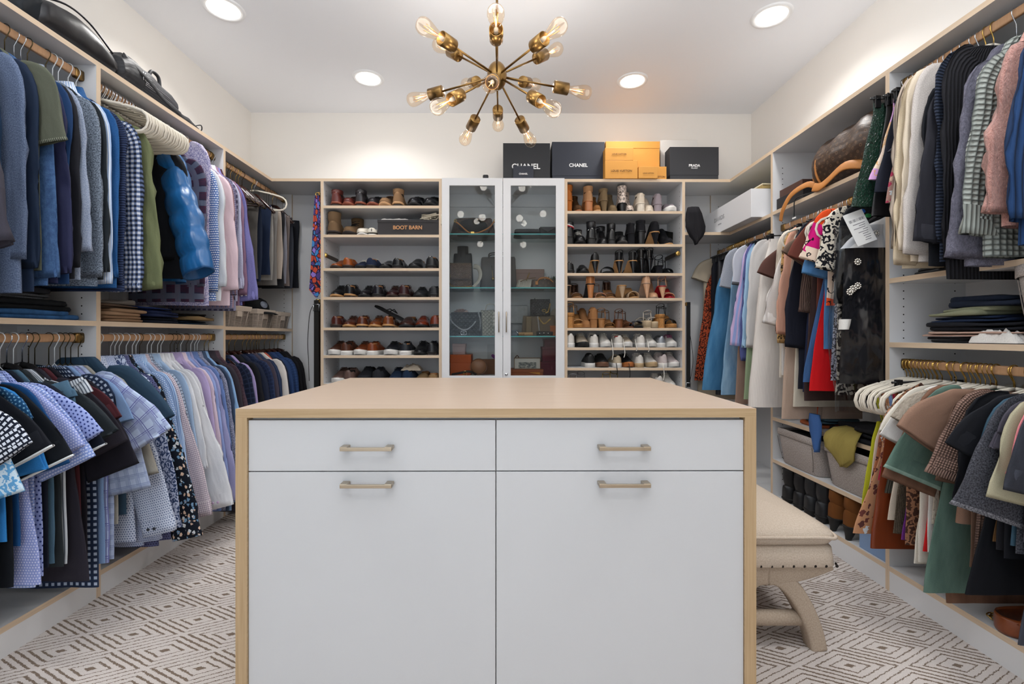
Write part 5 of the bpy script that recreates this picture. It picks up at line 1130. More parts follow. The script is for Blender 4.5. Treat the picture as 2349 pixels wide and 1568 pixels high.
wom(3, [(1303, H_O, 'a', 'black pump with nude sole', 'pump', k1, simple('nude_sole', '#a58a74', .45), dict(heel=.085, hw=.006, hm=k1)), (1326, T_O, 'b', 'bronze beaded sandal', 'sandal', bronzeb, tanl, dict(heel=.05, hw=.02, trim=bronzeb)),
 (1357, H_O, 'c', 'tan leather block-heel sandal', 'sandal', leather('#b07344', .4), blackp, dict(heel=.095, hw=.016, hm=leather('#b07344', .4), trim=leather('#b07344', .4))), (1380, T_O, 'c2', 'rose gold open sandal', 'sandal', leather('#b3826a', .3), tanl, dict(heel=.05, hw=.01)),
 (1404, T_O, 'd', 'bronze bow sandal', 'sandal', bronzeb, tanl, dict(heel=.07, hw=.007, trim=bronzeb)), (1431, H_O, 'e', 'beige suede mule with slim heel', 'mule', suede('#b2977a'), tan_sole, dict(heel=.085, hw=.006, hm=suede('#b2977a'))), (1455, T_O, 'e', 'beige suede mule with slim heel', 'mule', suede('#b2977a'), tan_sole, dict(heel=.085, hw=.006)),
 (1485, H_O, 'f', 'nude patent pump', 'pump', nude, simple('nude_sole', '#a58a74', .45), dict(heel=.1, hw=.006, hm=nude, pt=.3)), (1504, T_O, 'f', 'nude patent pump', 'pump', nude, simple('nude_sole', '#a58a74', .45), dict(heel=.1, hw=.006)),
 (1521, H_O, 'g', 'nude sandal with red lacquered sole', 'sandal', nude, red, dict(heel=.08, hw=.006, hm=nude)), (1542, T_O, 'g', 'nude sandal with red lacquered sole', 'sandal', nude, red, dict(heel=.08, hw=.006))])
tb = suede('#9a6c44'); br = leather('#6b3f22', .45); wv = leather('#c9c0b4', .6)
wom(4, [(1308, H_O, 'a', 'tan peep-toe wedge with cork heel', 'wedge', leather('#b58a5c', .5), cork, dict(heel=.1, plat=.02, hm=cork)), (1327, T_O, 'a', 'tan peep-toe wedge with cork heel', 'wedge', leather('#b58a5c', .5), cork, dict(heel=.1, plat=.02)),
 (1346, T_O, 'b', 'tan suede peep-toe bootie', 'bootie', tb, tb, dict(heel=.06, hw=.024, shaft=.13)), (1362, H_O, 'b', 'tan suede peep-toe bootie', 'bootie', tb, tb, dict(heel=.06, hw=.024, shaft=.13)),
 (1382, H_O, 'c', 'camel flared-heel sandal', 'sandal', leather('#9a6a3c', .5), leather('#9a6a3c', .5), dict(heel=.06, hw=.02)), (1402, T_O, 'c', 'camel flared-heel sandal', 'sandal', leather('#9a6a3c', .5), leather('#9a6a3c', .5), dict(heel=.06, hw=.02)),
 (1423, H_O, 'd', 'dark brown block-heel sandal', 'sandal', br, br, dict(heel=.055, hw=.026)), (1444, T_O, 'd', 'dark brown block-heel sandal', 'sandal', br, br, dict(heel=.055, hw=.026)),
 (1466, T_O, 'e', 'slate grey slide', 'mule', suede('#3d3c42'), blk_sole, {}), (1486, H_O, 'f', 'white espadrille flatform', 'wedge', wv, simple('jute', '#b8a284', .9), dict(heel=.045, plat=.035)), (1504, T_O, 'f', 'white espadrille flatform', 'wedge', wv, simple('jute', '#b8a284', .9), dict(heel=.045, plat=.035)),
 (1519, H_O, 'g', 'black sandal on cork wedge', 'wedge', k1, cork, dict(heel=.09, plat=.02, hm=cork)), (1543, T_O, 'g', 'black sandal on cork wedge', 'wedge', k1, cork, dict(heel=.09, plat=.02, hm=cork))])
ws = leather('#d3cec6', .5); bs = leather('#b7aa97', .6)
wom(5, [(1307, H_O, 'a', 'white runner with gold heel band', 'sneaker', ws, wht_sole, dict(H=.105, lm=simple('gold_lining', '#a48b5c', .4))), (1338, T_O, 'b', 'beige canvas runner with black toe', 'sneaker', bs, blk_sole, dict(H=.1, laces=whl, W=.085)),
 (1363, H_O, 'c', 'white sneaker with black collar', 'sneaker', ws, wht_sole, dict(H=.098, lm=dark, laces=whl)), (1391, T_O, 'c', 'white sneaker with black collar', 'sneaker', ws, wht_sole, dict(H=.098, lm=dark, laces=whl, W=.085)),
 (1420, H_O, 'd', 'white sneaker with shiny red heel tab', 'sneaker', ws, wht_sole, dict(H=.09, lm=simple('shiny_red', '#c01a22', .2), laces=whl)), (1443, T_O, 'd2', 'stone beige sneaker', 'sneaker', bs, wht_sole, dict(H=.09, laces=whl)),
 (1472, H_O, 'e', 'plain white court sneaker', 'sneaker', ws, wht_sole, dict(H=.092, laces=whl)), (1498, T_O, 'e', 'plain white court sneaker', 'sneaker', ws, wht_sole, dict(H=.092, laces=whl)),
 (1521, H_O, 'f', 'silver glitter sneaker', 'sneaker', gl, wht_sole, dict(H=.085)), (1546, T_O, 'f2', 'white sneaker with magenta laces', 'sneaker', ws, wht_sole, dict(H=.085, laces=simple('magenta_lace', '#a82c72', .7)))])
wom(6, [(1356, H_O, 'a', 'black knit runner with white sole', 'sneaker', leather('#1b1b1c', .5), wht_sole, dict(H=.1, lm=dark, W=.086)), (1386, T_O, 'a2', 'black runner with brown toe', 'sneaker', leather('#151516', .6), leather('#6b4a36', .6), dict(H=.096, W=.088)),
 (1417, H_O, 'b', 'beige sneaker with black stripe', 'sneaker', leather('#b3a48b', .6), wht_sole, dict(H=.09, lm=dark)), (1443, T_O, 'b2', 'black sneaker with orange toe and laces', 'sneaker', leather('#121214', .5), leather('#a5622f', .6), dict(H=.09, laces=bl())),
 (1469, H_O, 'c', 'off-white leather sneaker', 'sneaker', ws, simple('gum_sole', '#b59a74', .6), dict(H=.095, laces=whl)), (1498, T_O, 'c', 'off-white leather sneaker', 'sneaker', ws, simple('gum_sole', '#b59a74', .6), dict(H=.095, laces=whl)),
 (1521, H_O, 'd', 'white and pink high-heel-tab sneaker', 'sneaker', leather('#c3b6b3', .6), wht_sole, dict(H=.1, laces=whl)), (1548, T_O, 'd', 'white and pink high-heel-tab sneaker', 'sneaker', leather('#c3b6b3', .6), wht_sole, dict(H=.1, laces=whl))])
wom(7, [(1316, H_O, 'a', 'silver grey slingback sandal', 'sandal', leather('#9b9ba0', .3), tanl, dict(heel=.03, hw=.02)), (1342, T_O, 'a', 'silver grey slingback sandal', 'sandal', leather('#9b9ba0', .3), tanl, dict(heel=.03, hw=.02)),
 (1394, H_O, 'b', 'gold strappy sandal', 'sandal', simple('gold_strap', '#b09a5e', .3, .7), tanl, dict(heel=.04, hw=.02)), (1422, T_O, 'b', 'gold strappy sandal', 'sandal', simple('gold_strap', '#b09a5e', .3, .7), tanl, dict(heel=.04, hw=.02)),
 (1456, H_O, 'c', 'taupe ballet flat', 'loafer', leather('#9a8672', .5), tan_sole, dict(H=.08)), (1482, H_O, 'c2', 'second taupe ballet flat', 'loafer', leather('#9a8672', .5), tan_sole, dict(H=.08)),
 (1512, H_O, 'd', 'white sneaker with black heel tab', 'sneaker', ws, wht_sole, dict(H=.1, laces=whl)), (1540, T_O, 'd', 'white sneaker with black heel tab', 'sneaker', ws, wht_sole, dict(H=.1, laces=whl))])
# studs, red trim and hanging laces that the photograph shows
for o in list(C.objects):
    if o.parent is None and 'studded' in str(o.get('label', '')):
        b = MB(); rr = random.Random(3)
        for i in range(26):
            a = rr.uniform(0, 2*PI); z = rr.uniform(.09, .158); M = Matrix.Translation((.034*math.cos(a), .235/2-.2*.235+.042*math.sin(a), z)); b.lathe([(.0025, -.0025), (.0025, 0), (.0004, .0025)], 6, 0, M)
        s = b.build('stud', chrome, o); s['kind'] = 'stuff'
    if o.parent is None and 'red and white trim' in str(o.get('label', '')):
        for zz, mm in ((.128, simple('red_trim', '#b3172a', .5)), (.136, wht_sole)):
            b = MB(); b.tube([(.034*math.cos(2*PI*k/16), .235/2-.19*.235+.044*math.sin(2*PI*k/16), zz+.01*math.cos(2*PI*k/16)) for k in range(17)], .004, 6); b.build('trim', mm, o)
for px, row, ln, m, own in ((1405, 5, .085, whl, 'red heel tab'), (1432, 5, .07, whl, 'red heel tab'), (1460, 5, .025, whl, 'plain white court'), (1488, 5, .03, whl, 'plain white court'), (1415, 6, .05, bl(), 'orange toe'), (1444, 6, .08, bl(), 'orange toe'), (1522, 6, .09, whl, 'pink high-heel-tab')):
    o = next(q for q in C.objects if q.parent is None and own in str(q.get('label', ''))); p = onY(px, 700, FYB-.006); z = ZR[row]; b = MB()
    pts = [V((p.x+.006, FYB+.05, z+.06)), V((p.x, FYB+.01, z+.03)), V((p.x, FYB-.008, z)), V((p.x+.004, FYB-.008, z-ln*.6)), V((p.x-.003, FYB-.007, z-ln))]
    b.tube(crom(pts, 4), .0028, 6, flat=.6); e = b.build('lace', m, None)
    bpy.context.view_layer.update(); e.data.transform(o.matrix_basis.inverted()); e.parent = o

# ------------------------------------------------------------------ chandelier
CC = onY(1140, 174, 2.05)
ch = thing('chandelier', 'brass sputnik chandelier with fifteen clear filament bulbs', 'chandelier', CC)
b = MB(); b.lathe([(.0005, .05)]+[(.044*math.cos(a), .062*math.sin(a)) for a in [math.radians(75-15*i) for i in range(11)]]+[(.0005, -.062)], 28); b.build('hub', brass, ch)
b = MB(); b.tube([(0, 0, .05), (0, 0, CEIL-CC.z-.03)], .0055, 10); b.build('stem', brass, ch)
b = MB(); b.lathe([(.0005, CEIL-CC.z-.035), (.03, CEIL-CC.z-.033), (.06, CEIL-CC.z-.02), (.062, CEIL-CC.z)], 28); b.build('canopy', brass, ch)
filam = simple('amber_filament', '#b98548', .4, emit='#ffab55', estr=.35)
RT = .465
for px, py, near in ((1137, 11, 1), (950, 45, 1), (1302, 46, 1), (993, 97, 0), (1291, 107, 0), (928, 234, 0), (987, 254, 1), (1064, 196, 0), (1236, 196, 0), (1364, 216, 0), (1286, 260, 1), (1060, 333, 0), (1143, 298, 0), (1224, 337, 0), (1123, 196, 1)):
    d = ray(px, py).normalized(); o = V((0, 0, CAMZ)); oc = o-CC; bq = d.dot(oc); disc = bq*bq-(oc.length_squared-RT*RT)
    s = -bq+(-1 if near else 1)*math.sqrt(max(0, disc)); tip = o+d*s; ax = (tip-CC).normalized()
    M = ax.to_track_quat('Z', 'Y').to_matrix().to_4x4(); r0 = .04; bl_ = .128; ss = RT-bl_-.006; sl_ = .066
    b = MB(); b.tube([ax*r0, ax*(ss-sl_+.004)], .0045, 10); arm = b.build('arm', brass, ch)
    b = MB(); b.lathe([(.0005, ss-sl_), (.0255, ss-sl_), (.0265, ss-sl_+.002), (.0265, ss+.002), (.0245, ss+.002), (.0245, ss-.022), (.0005, ss-.022)], 24, 0, M); b.build('socket', brass, ch)
    z0 = ss-.016
    prof = [(.0125, 0), (.0135, .014), (.0155, .03), (.021, .055), (.028, .08), (.0315, .098), (.0305, .113), (.025, .124), (.015, .1305), (.005, .1335), (.0005, .134)]
    b = MB(); b.lathe([(r_, z0+z) for r_, z in prof], 22, 0, M); bu = b.build('bulb', bulb_glass, ch)
    b = MB()
    for k_ in range(4):
        a = PI/4+k_*PI/2; q = [M @ V((.004*math.cos(a), .004*math.sin(a), z0+.034)), M @ V((.0115*math.cos(a), .0115*math.sin(a), z0+.098))]; b.tube(q, .0011, 5)
    b.build('filament', filam, bu)
    b = MB(); b.lathe([(.009, z0-.004), (.009, z0+.016), (.003, z0+.03), (.002, z0+.09), (.0005, z0+.091)], 10, 0, M); b.build('bulb_stem', simple('bulb_stem_glass', '#d8d0c4', .2), bu)
    pl = bpy.data.lights.new('bulb_fill', 'POINT'); pl.energy = .72; pl.color = (.96, .975, 1); pl.shadow_soft_size = .03; po_ = bpy.data.objects.new('bulb_fill', pl); C.objects.link(po_); po_.parent = ch; po_.location = ax*(z0+.08)  # added white fill for ceiling and walls, stronger than the dim filament

# ------------------------------------------------------------------ boxes above the towers
def carton(name, label, cat, m, x0, x1, y0, y1, z0, z1, lid=0, rz=0, lidm=None, words=(), wm=None, group=None, lidname='lid'):
    cx_, cy_ = (x0+x1)/2, (y0+y1)/2; t = thing(name, label, cat, (cx_, cy_, z0), rz, group); a, c = (x1-x0)/2, (y1-y0)/2; h = z1-z0
    b = MB(); b.box(-a, a, -c, c, 0, h-(.004 if lid else 0)); b.build('body', m, t, False, .0015)
    if lid: b = MB(); b.box(-a-.002, a+.002, -c-.002, c+.002, h-lid, h); b.build(lidname, lidm or m, t, False, .0015)
    for wd in words:
        body, sz, wx, wz = wd[:4]; text(body, sz, wm, t, (wx, -c-.003, wz), (PI/2, 0, 0), offset=wd[4] if len(wd) > 4 else 0, align=wd[5] if len(wd) > 5 else 'CENTER', space=wd[6] if len(wd) > 6 else 1)
    return t
white_ink = simple('white_ink', '#f2f2f2', .5); brown_ink = simple('brown_ink', '#5a3a1c', .6)
blackbox = simple('matte_black_card', '#17191e', .45); bluebox = simple('black_blue_card', '#2b2f3a', .6); orange = simple('saffron_orange_card', '#cf9240', .6); greybox = simple('charcoal_card', '#2f3034', .65)
def XB(px, y): return onY(px, 370, y).x
def ZB(py, y): return zat(py, 0, y)
def tbox(name, label, m, p0, p1, top, y0, dpt, bot=None, **k):
    z0 = TOPZ if bot is None else bot; return carton(name, label, 'box', m, XB(p0, y0), XB(p1, y0), y0, y0+dpt, z0+.0005, ZB(top, y0), **k)
ya = FYB+.06
b_ = tbox('shopping_bag', 'glossy black shopping bag with large white lettering behind the small black box', blackbox, 1154, 1262, 328, ya, .14, words=[('CHANEL', .052, -.005, .105, .0012)], wm=white_ink); b_['category'] = 'bag'
tbox('gift_box', 'small black box leaning before the glossy black shopping bag', bluebox, 1177, 1224, 380, ya-.045, .04, words=[('CHANEL', .016, 0, .038, .0004)], wm=white_ink)
tbox('gift_box', 'large blue-black box with white lettering in its middle', bluebox, 1267, 1386, 325, ya, .2, words=[('CHANEL', .034, 0, .115, .0008)], wm=white_ink, lid=.24)
tbox('gift_box', 'largest saffron orange box behind the smaller orange ones', orange, 1390, 1513, 323.5, ya+.03, .18, words=[('LOUIS VUITTON', .033, .088, .098, 0, 'RIGHT')], wm=brown_ink, lid=.05)
lower = tbox('gift_box', 'wide saffron orange box with brown lettering under another', orange, 1388, 1463, 367, ya-.07, .09, words=[('LOUIS VUITTON', .020, 0, .052)], wm=brown_ink)
zb2 = ZB(367, ya-.07)
tbox('gift_box', 'flat saffron orange box stacked on top of a wider orange box', orange, 1388, 1453, 338, ya-.07, .08, bot=zb2, words=[('LOUIS VUITTON', .0135, 0, .042)], wm=brown_ink)
tbox('gift_box', 'small square saffron orange box at the front of the orange group', orange, 1465, 1509, 381, ya-.075, .05, words=[('LOUIS VUITTON', .0105, 0, .034)], wm=brown_ink)
tbox('gift_box', 'saffron orange box half hidden behind the small square orange one', orange, 1490, 1529, 381, ya-.02, .045, words=[('VUITTON', .017, .05, .028, 0, 'RIGHT')], wm=brown_ink)
tbox('carton', 'plain white carton behind the charcoal box', simple('white_card', '#e6e2dc', .7), 1515, 1600, 320, ya+.1, .1)
pb = tbox('gift_box', 'charcoal box with small white lettering at the end of the box row', greybox, 1537, 1648, 336, ya, .18, words=[('PRADA', .025, .0, .115, .0006), ('MILANO', .0125, 0, .097)], wm=white_ink, lid=.2)
# little camera and white cube on the cabinet
p = onY(1114, 404, FYB+.08); t = thing('security_camera', 'small black square camera on a clear stand above the glass cabinet', 'camera', (p.x, p.y, TOPZ))
b = MB(); b.lathe([(.0005, .004), (.02, .004), (.022, 0)], 20); b.lathe([(.006, .004), (.006, .016)], 10); b.build('stand', simple('clear_grey_plastic', '#b9b9bb', .2), t)
b = MB(); b.box(-.02, .02, -.014, .014, .014, .054); b.build('camera_body', blackp, t, False, .008)
b = MB(); b.lathe([(.0003, 0), (.007, 0), (.009, -.002)], 16, 0, Matrix.Translation((0, -.0145, .036)) @ Matrix.Rotation(PI/2, 4, 'X')); b.build('lens', simple('lens_glass', '#0a0d18', .05), t)
p = onY(1143, 404, FYB+.07); t = thing('power_adapter', 'small white power adapter beside the black camera', 'adapter', (p.x, p.y, TOPZ)); b = MB(); b.box(-.013, .013, -.02, .02, .0005, .019); b.build('body', simple('white_plastic', '#e8e8e6', .4), t, False, .003)
b = MB(); b.box(-.003, .003, -.003, .003, .019, .022); b.build('prong', simple('white_plastic', '#e8e8e6', .4), t)

# boot box on the men's tower
yb = FYB+.02; bx = carton('boot_box', 'dark grey shoe box with orange lettering, white tissue on top', 'box', simple('dark_grey_card', '#2e2b2c', .7), XB(866.5, yb), XB(1007, yb), yb, yb+.27, ZL[1]+.0005, zb(502.5), lid=.02, words=[('BOOT BARN', .036, -.005, .052, .0011, 'CENTER', 1.0)], wm=simple('orange_ink', '#c08a5c', .6))
# crumpled cloth and paper
def crumple(name, label, cat, m, c, sx, sy, h, seed, part='sheet', amp=.35, rz=0):
    t = thing(name, label, cat, c, rz); b = MB(); N = 16; g = []
    for i in range(N+1):
        for j in range(N+1):
            u, v = i/N*2-1, j/N*2-1; r_ = max(abs(u), abs(v)); e = max(0, 1-r_**3)
            z = .001+h*e*(.55+.45*noise.noise(V((u*2.2+seed, v*2.2, seed))))+h*amp*abs(noise.noise(V((u*5+seed, v*5, 1))))*(.3+e)
            k_ = 1+.12*noise.noise(V((u*2, v*2, seed*2)))
            g.append(V((u*sx*k_, v*sy*k_, max(0, z))))
    n0 = b.add(g)
    for i in range(N):
        for j in range(N): q = n0+i*(N+1)+j; b.face((q, q+N+1, q+N+2, q+1), 0, [(g[w_-n0].x, g[w_-n0].y) for w_ in (q, q+N+1, q+N+2, q+1)], True)
    n1 = b.add([V((p.x, p.y, 0)) for p in g]); ed = [i*(N+1) for i in range(N+1)]+[N*(N+1)+j for j in range(1, N+1)]+[i*(N+1)+N for i in range(N-1, -1, -1)]+[j for j in range(N-1, 0, -1)]
    for a, c_ in zip(ed, ed[1:]+ed[:1]): b.face((n0+a, n1+a, n1+c_, n0+c_), 0, None, True)
    b.build(part, m, t); return t
tissue = simple('white_tissue', '#dddad6', .8)
zt_ = zb(502.5)+.001
crumple('tissue_paper', 'folded white tissue paper on the dark grey boot box', 'paper', tissue, (XB(905, yb), yb+.09, zt_), .10, .08, .03, 2.1)
t = thing('lace_bundle', 'bundle of cream cords and trim spilling over the dark grey boot box', 'trim', (XB(985, yb), yb+.06, zt_)); cord = simple('cream_cord', '#d5cab4', .9); rr = random.Random(5)
for q in range(9):
    pts = [V((rr.uniform(-.07, .06), rr.uniform(-.03, .07), rr.uniform(.004, .055))) for _ in range(5)]
    if q < 2: pts += [V((.085, -.075, .03)), V((.088, -.083, -.02-.02*q))]
    b = MB(); b.tube(crom(pts, 5), .0055, 6); b.build('cord', cord, t)
crumple('paper', 'crumpled beige packing paper on the navy suede sneakers', 'paper', simple('beige_paper', '#b9ab98', .85), (XB(938, yb), yb+.11, ZL[6]+.085), .07, .05, .05, 4.4)
# valet rods
for px, lb in ((744, 'brass valet rod inside the men\'s shoe tower above the cognac loafers'), (1556, 'brass valet rod inside the women\'s shoe tower above the black sandals')):
    x = XB(px, FYB+.02); z = zb(583 if px < 1000 else 578); t = thing('valet_rod', lb, 'valet rod', (x, FYB+.15, z))
    b = MB(); b.box(-.006, .006, -.12, .13, -.016, .012); b.build('bar', simple('brown_anodised_bar', '#4d3a2a', .35, .8), t, False, .003)
    b = MB(); b.lathe([(.0005, .004), (.012, .004), (.0165, 0), (.0165, -.02), (.012, -.024)], 18, 0, Matrix.Translation((0, -.125, -.002)) @ Matrix.Rotation(PI/2, 4, 'X')); b.build('end_knob', gold, t)
# tie rack, tie and belts outside the towers
def strip(name, m, parent, pts, w, th=.003):
    b = MB(); P_ = [V(p) for p in pts]; rr = []
    for i, p in enumerate(P_):
        ww = w[i] if isinstance(w, (list, tuple)) else w; rr.append([p+V((-ww/2, -th, 0)), p+V((ww/2, -th, 0)), p+V((ww/2, th, 0)), p+V((-ww/2, th, 0))])
    b.loft(rr, 0, True, True, True, False); return b.build(name, m, parent)
TX = TLX[0]-.001
def rack(x, z, lb, sgn, y=FYB+.045):
    t = thing('belt_rack', lb, 'rack', (x, y, z)); b = MB(); b.box(-.006*sgn-.005, -.006*sgn+.005, -.05, .14, -.012, .012); b.build('slide', brass, t, False, .002)
    for q in range(4): b = MB(); b.tube(crom([V((-.008*sgn, -.03+q*.045, .006)), V((-.03*sgn, -.03+q*.045, .012)), V((-.038*sgn, -.03+q*.045, .0)), V((-.03*sgn, -.03+q*.045, -.012))], 4), .0035, 8); b.build('hook', gold, t)
    return t
rack(TX-.002, zb(445), 'brass tie rack on the side of the men\'s shoe tower', 1); rack(TX-.002, zb(690), 'brass belt rack below the multicoloured tie', 1); rack(TRX[1]+.003, zb(697), 'brass belt rack on the side of the women\'s shoe tower', -1)
tie = thing('necktie', 'multicoloured geometric necktie hanging beside the men\'s shoe tower', 'tie', (TX-.031, FYB+.012, zb(682)))
zt = zb(448)-zb(682); strip('blade', fab('mosaic', '#1b1a33', '#b5452f', .028, c3='#4a3d78'), tie, [(.004, 0, zt), (.002, 0, zt*.85), (-.002, 0, zt*.5), (-.006, 0, zt*.2), (-.009, 0, .055), (-.002, 0, 0)], [.034, .044, .062, .078, .086, .012])
strip('tail', fab('mosaic', '#1b1a33', '#b5452f', .028, c3='#4a3d78'), tie, [(.006, .012, zt), (.004, .012, zt*.5), (.004, .012, zt*.25), (.004, .012, zt*.2)], [.03, .034, .04, .006])
bk = leather('#141312', .45)
for i, (dx, dy, zl, c, lb) in enumerate(((-.033, 0, 890, '#15130f', 'black leather belt hanging in front on the men\'s belt rack'), (-.036, .045, 895, '#2b1d15', 'dark brown leather belt behind the black belt on the men\'s belt rack'))):
    t = thing('belt', lb, 'belt', (TX+dx, FYB+dy+.012, zb(zl))); h = zb(688)-zb(zl); strip('strap', leather(c, .45), t, [(0, 0, h), (0, 0, h*.5), (0, 0, 0)], .034, .002)
    b = MB(); b.tube([(-.02, -.004, h-.03), (.02, -.004, h-.03), (.02, -.004, h-.075), (-.02, -.004, h-.075), (-.02, -.004, h-.03)], .0035, 6); b.build('buckle', chrome, t)
    if i == 0: b = MB(); b.tube(crom([V((-.01, 0, h-.02)), V((-.045, 0, h-.09)), V((-.06, 0, h*.55)), V((-.055, 0, h*.3)), V((-.05, 0, .05))], 5), .004, 6, flat=.5); b.build('loose_end', bk, t)
t = thing('belt', 'black leather belt hanging beside the women\'s shoe tower', 'belt', (TRX[1]+.028, FYB+.013, zb(888))); h = zb(692)-zb(888); strip('strap', bk, t, [(0, 0, h), (0, 0, h*.4), (0, 0, 0)], .028, .002)
b = MB(); b.tube(crom([V((.012, 0, h*.62)), V((.03, 0, h*.4)), V((.03, 0, h*.25)), V((.01, 0, h*.05))], 5), .003, 6, flat=.5); b.build('loose_end', bk, t)
b = MB(); b.tube([(-.016, -.004, .03), (.016, -.004, .03), (.016, -.004, -.005), (-.016, -.004, -.005), (-.016, -.004, .03)], .003, 6); b.build('buckle', chrome, t)
# black cloth over the corner shelf
t = thing('garment', 'crumpled black garment hanging off the corner shelf', 'garment', (XB(1592, FYB), FYB-.012, zb(560)))
rows_ = [(zb(476), .04, -.01), (zb(490), .055, -.006), (zb(505), .062, 0), (zb(520), .066, .004), (zb(533), .06, .008), (zb(543), .042, .012), (zb(553), .018, .012), (zb(561), .003, .008)]
rg = []
for j, (z, w_, cx_) in enumerate(rows_):
    rg.append([V((cx_+w_*sgnp(math.cos(2*PI*k_/22), .8)+.008*noise.noise(V((k_*.5, j*.9, 1))), .022*math.sin(2*PI*k_/22)+.014*noise.noise(V((k_*.7, j*1.3, 4))), z-zb(560))) for k_ in range(22)])
b = MB(); b.loft(rg, 0, True, True, True); b.build('cloth', P('#1b1a1e', wr=1.0), t)
# long white box with lid on the corner shelf
X0 = 1.50; yA, yB = yfromx(1723, X0), 3.46
t = thing('keepsake_box', 'long white keepsake box with grey lettering on the corner shelf', 'box', (1.64, (yA+yB)/2, 1.7665))
hb_ = zat(432, X0, yA)-1.7665; L2_ = (yB-yA)/2
b = MB(); b.box(X0-1.64, .2, -L2_, L2_, 0, hb_); b.build('body', simple('white_glossy_card', '#d9d9db', .45), t, False, .002)
text('DAVIDS', .042, simple('grey_ink', '#9a9a9c', .6), t, (X0-1.64-.0012, .10, hb_*.55), (PI/2, 0, -PI/2), space=1.05); text('BRIDAL', .013, simple('grey_ink', '#9a9a9c', .6), t, (X0-1.64-.0012, .09, hb_*.33), (PI/2, 0, -PI/2), space=1.2)
b = MB(); b.box(X0-1.64+.14, X0-1.64+.16, -L2_-.002, -L2_, .02, hb_); b.build('tape', simple('clear_tape', '#e4e3df', .2), t)
t = thing('frame_box', 'flat gilt-edged cream box on top of the long white box', 'box', (1.70, (yA+yB)/2-.02, 1.7665+hb_+.001)); b = MB(); b.box(-.13, .12, -L2_+.02, L2_-.06, 0, .022); b.build('body', simple('gilt_cream', '#b39c68', .45, .3), t, False, .002)
b = MB(); b.box(-.134, .124, -L2_+.016, L2_-.056, .022, .03); b.build('lid', simple('cream_card', '#dccfae', .6), t, False, .002)
# middle bay upper shelf
zs_ = 1.7685
yq = yfromx(1838, 1.575); t = carton('hat_box', 'black box with a brown lid tray on the womenswear shelf', 'box', simple('black_textured_card', '#232326', .55), 1.585, 1.86, yq-.0, 2.695, zs_, zat(427, 1.585, yq))
t2 = carton('box_lid', 'brown leatherette tray on the black box', 'box', simple('brown_leatherette', '#4d332b', .45), 1.60, 1.85, yq+.03, 2.69, zat(427, 1.585, yq)+.0015, zat(410, 1.6, yq+.03))
mono = fab('monogram', '#3b2a20', '#5d4632', .03, rough=.45, wr=1.0)
t = thing('duffel_bag', 'brown monogram duffel bag with tan leather straps lying on the womenswear shelf', 'bag', (1.70, 2.13, zs_)); rg = []
for j in range(15):
    f = j/14; y = .26-f*.46; rr_ = .142*(1-.30*abs(2*f-1)**7)*(1+.03*math.sin(f*19)); zc_ = rr_*.96
    rg.append([V((rr_*.95*math.cos(2*PI*k_/24)*(1.0)-.01, y, max(.002, zc_+rr_*math.sin(2*PI*k_/24))*(1+.05*noise.noise(V((k_*.4, f*4, 2)))))) for k_ in range(24)])
b = MB(); b.loft(rg, 0, True, True, True); b.build('body', mono, t)
tanst = leather('#b9793c', .5)
for f0 in (.24, .19):
    rr_ = .11 if f0 > .2 else .135; b = MB(); b.tube([(rr_*.96*math.cos(2*PI*k_/28)-.01, f0, max(.004, rr_*.9+rr_*1.0*math.sin(2*PI*k_/28))) for k_ in range(29)], .006, 6, flat=1); b.build('piping', tanst, t)
def ribbon(nm, m, par, pts, w_, n=5): b = MB(); b.tube(crom([V(p) for p in pts], n), w_, 8, flat=.16, up=V((-1, 0, .4)).normalized()); return b.build(nm, m, par)
ribbon('strap', tanst, t, [(-.12, -.10, .03), (-.15, -.02, .05), (-.145, .10, .02), (-.14, .16, .012), (-.13, .22, .03)], .022)
ribbon('shoulder_strap', tanst, t, [(-.11, .22, .035), (-.13, .27, .06), (-.155, .36, .035), (-.165, .42, -.03), (-.16, .45, -.085)], .016)
b = MB(); b.tube([(-.11+.012*math.cos(2*PI*k_/14), .225, .03+.016*math.sin(2*PI*k_/14)) for k_ in range(15)], .004, 6); b.build('ring', gold, t)
t = thing('cord', 'thin black cord with a white tag hanging off the womenswear shelf', 'cord', (1.57, 2.44, zs_)); b = MB(); b.tube(crom([V((.03, -.08, .012)), V((0, -.02, .014)), V((-.018, .03, .0)), V((-.02, .034, -.06)), V((-.019, .036, -.09))], 5), .0032, 6); b.build('cord', blackp, t)
b = MB(); b.box(-.021, -.017, .022, .05, -.098, -.09); b.build('tag', white_ink, t)

# ------------------------------------------------------------------ folded clothes
def folded(label, m, c, sx, sy, h, cat='folded clothes', layers=2, seed=1, rz=0, name='folded_garment', over=0, group=None):
    t = thing(name, label, cat, c, rz, group)
    for q in range(layers):
        b = MB(); n = 30; rg = []; hh = h/layers; zo = q*hh; so = 1-.05*q*(seed % 3)+.02*q; dx, dy = .012*math.sin(seed*3+q*2), .014*math.cos(seed*5+q*3)
        for zf, rf in ((0, .93), (.12, .985), (.5, 1.0), (.88, .985), (1, .93), (1.0, .6), (1.0, .25)):
            ring = []
            for k_ in range(n):
                a = 2*PI*k_/n; x = sx*so*rf*sgnp(math.cos(a), .35); y = sy*so*rf*sgnp(math.sin(a), .35); w_ = 1+.06*noise.noise(V((math.cos(a)*1.5+seed, math.sin(a)*1.5, q+zf*.4)))
                z = zo+hh*zf*.97*(1+.0*rf)+(hh*.35*noise.noise(V((x*13+seed, y*13, q*2)))+.012*noise.noise(V((x*5+seed, y*5, 0))))*zf
                if over: z -= max(0, abs(min(0, x+sx*.55)))*over
                ring.append(V((x*w_+dx, y*w_+dy, max(z, -9 if over else .0003))))
            rg.append(ring)
        b.loft(rg, 0, True, True, True); b.build('fold', m, t)
    return t
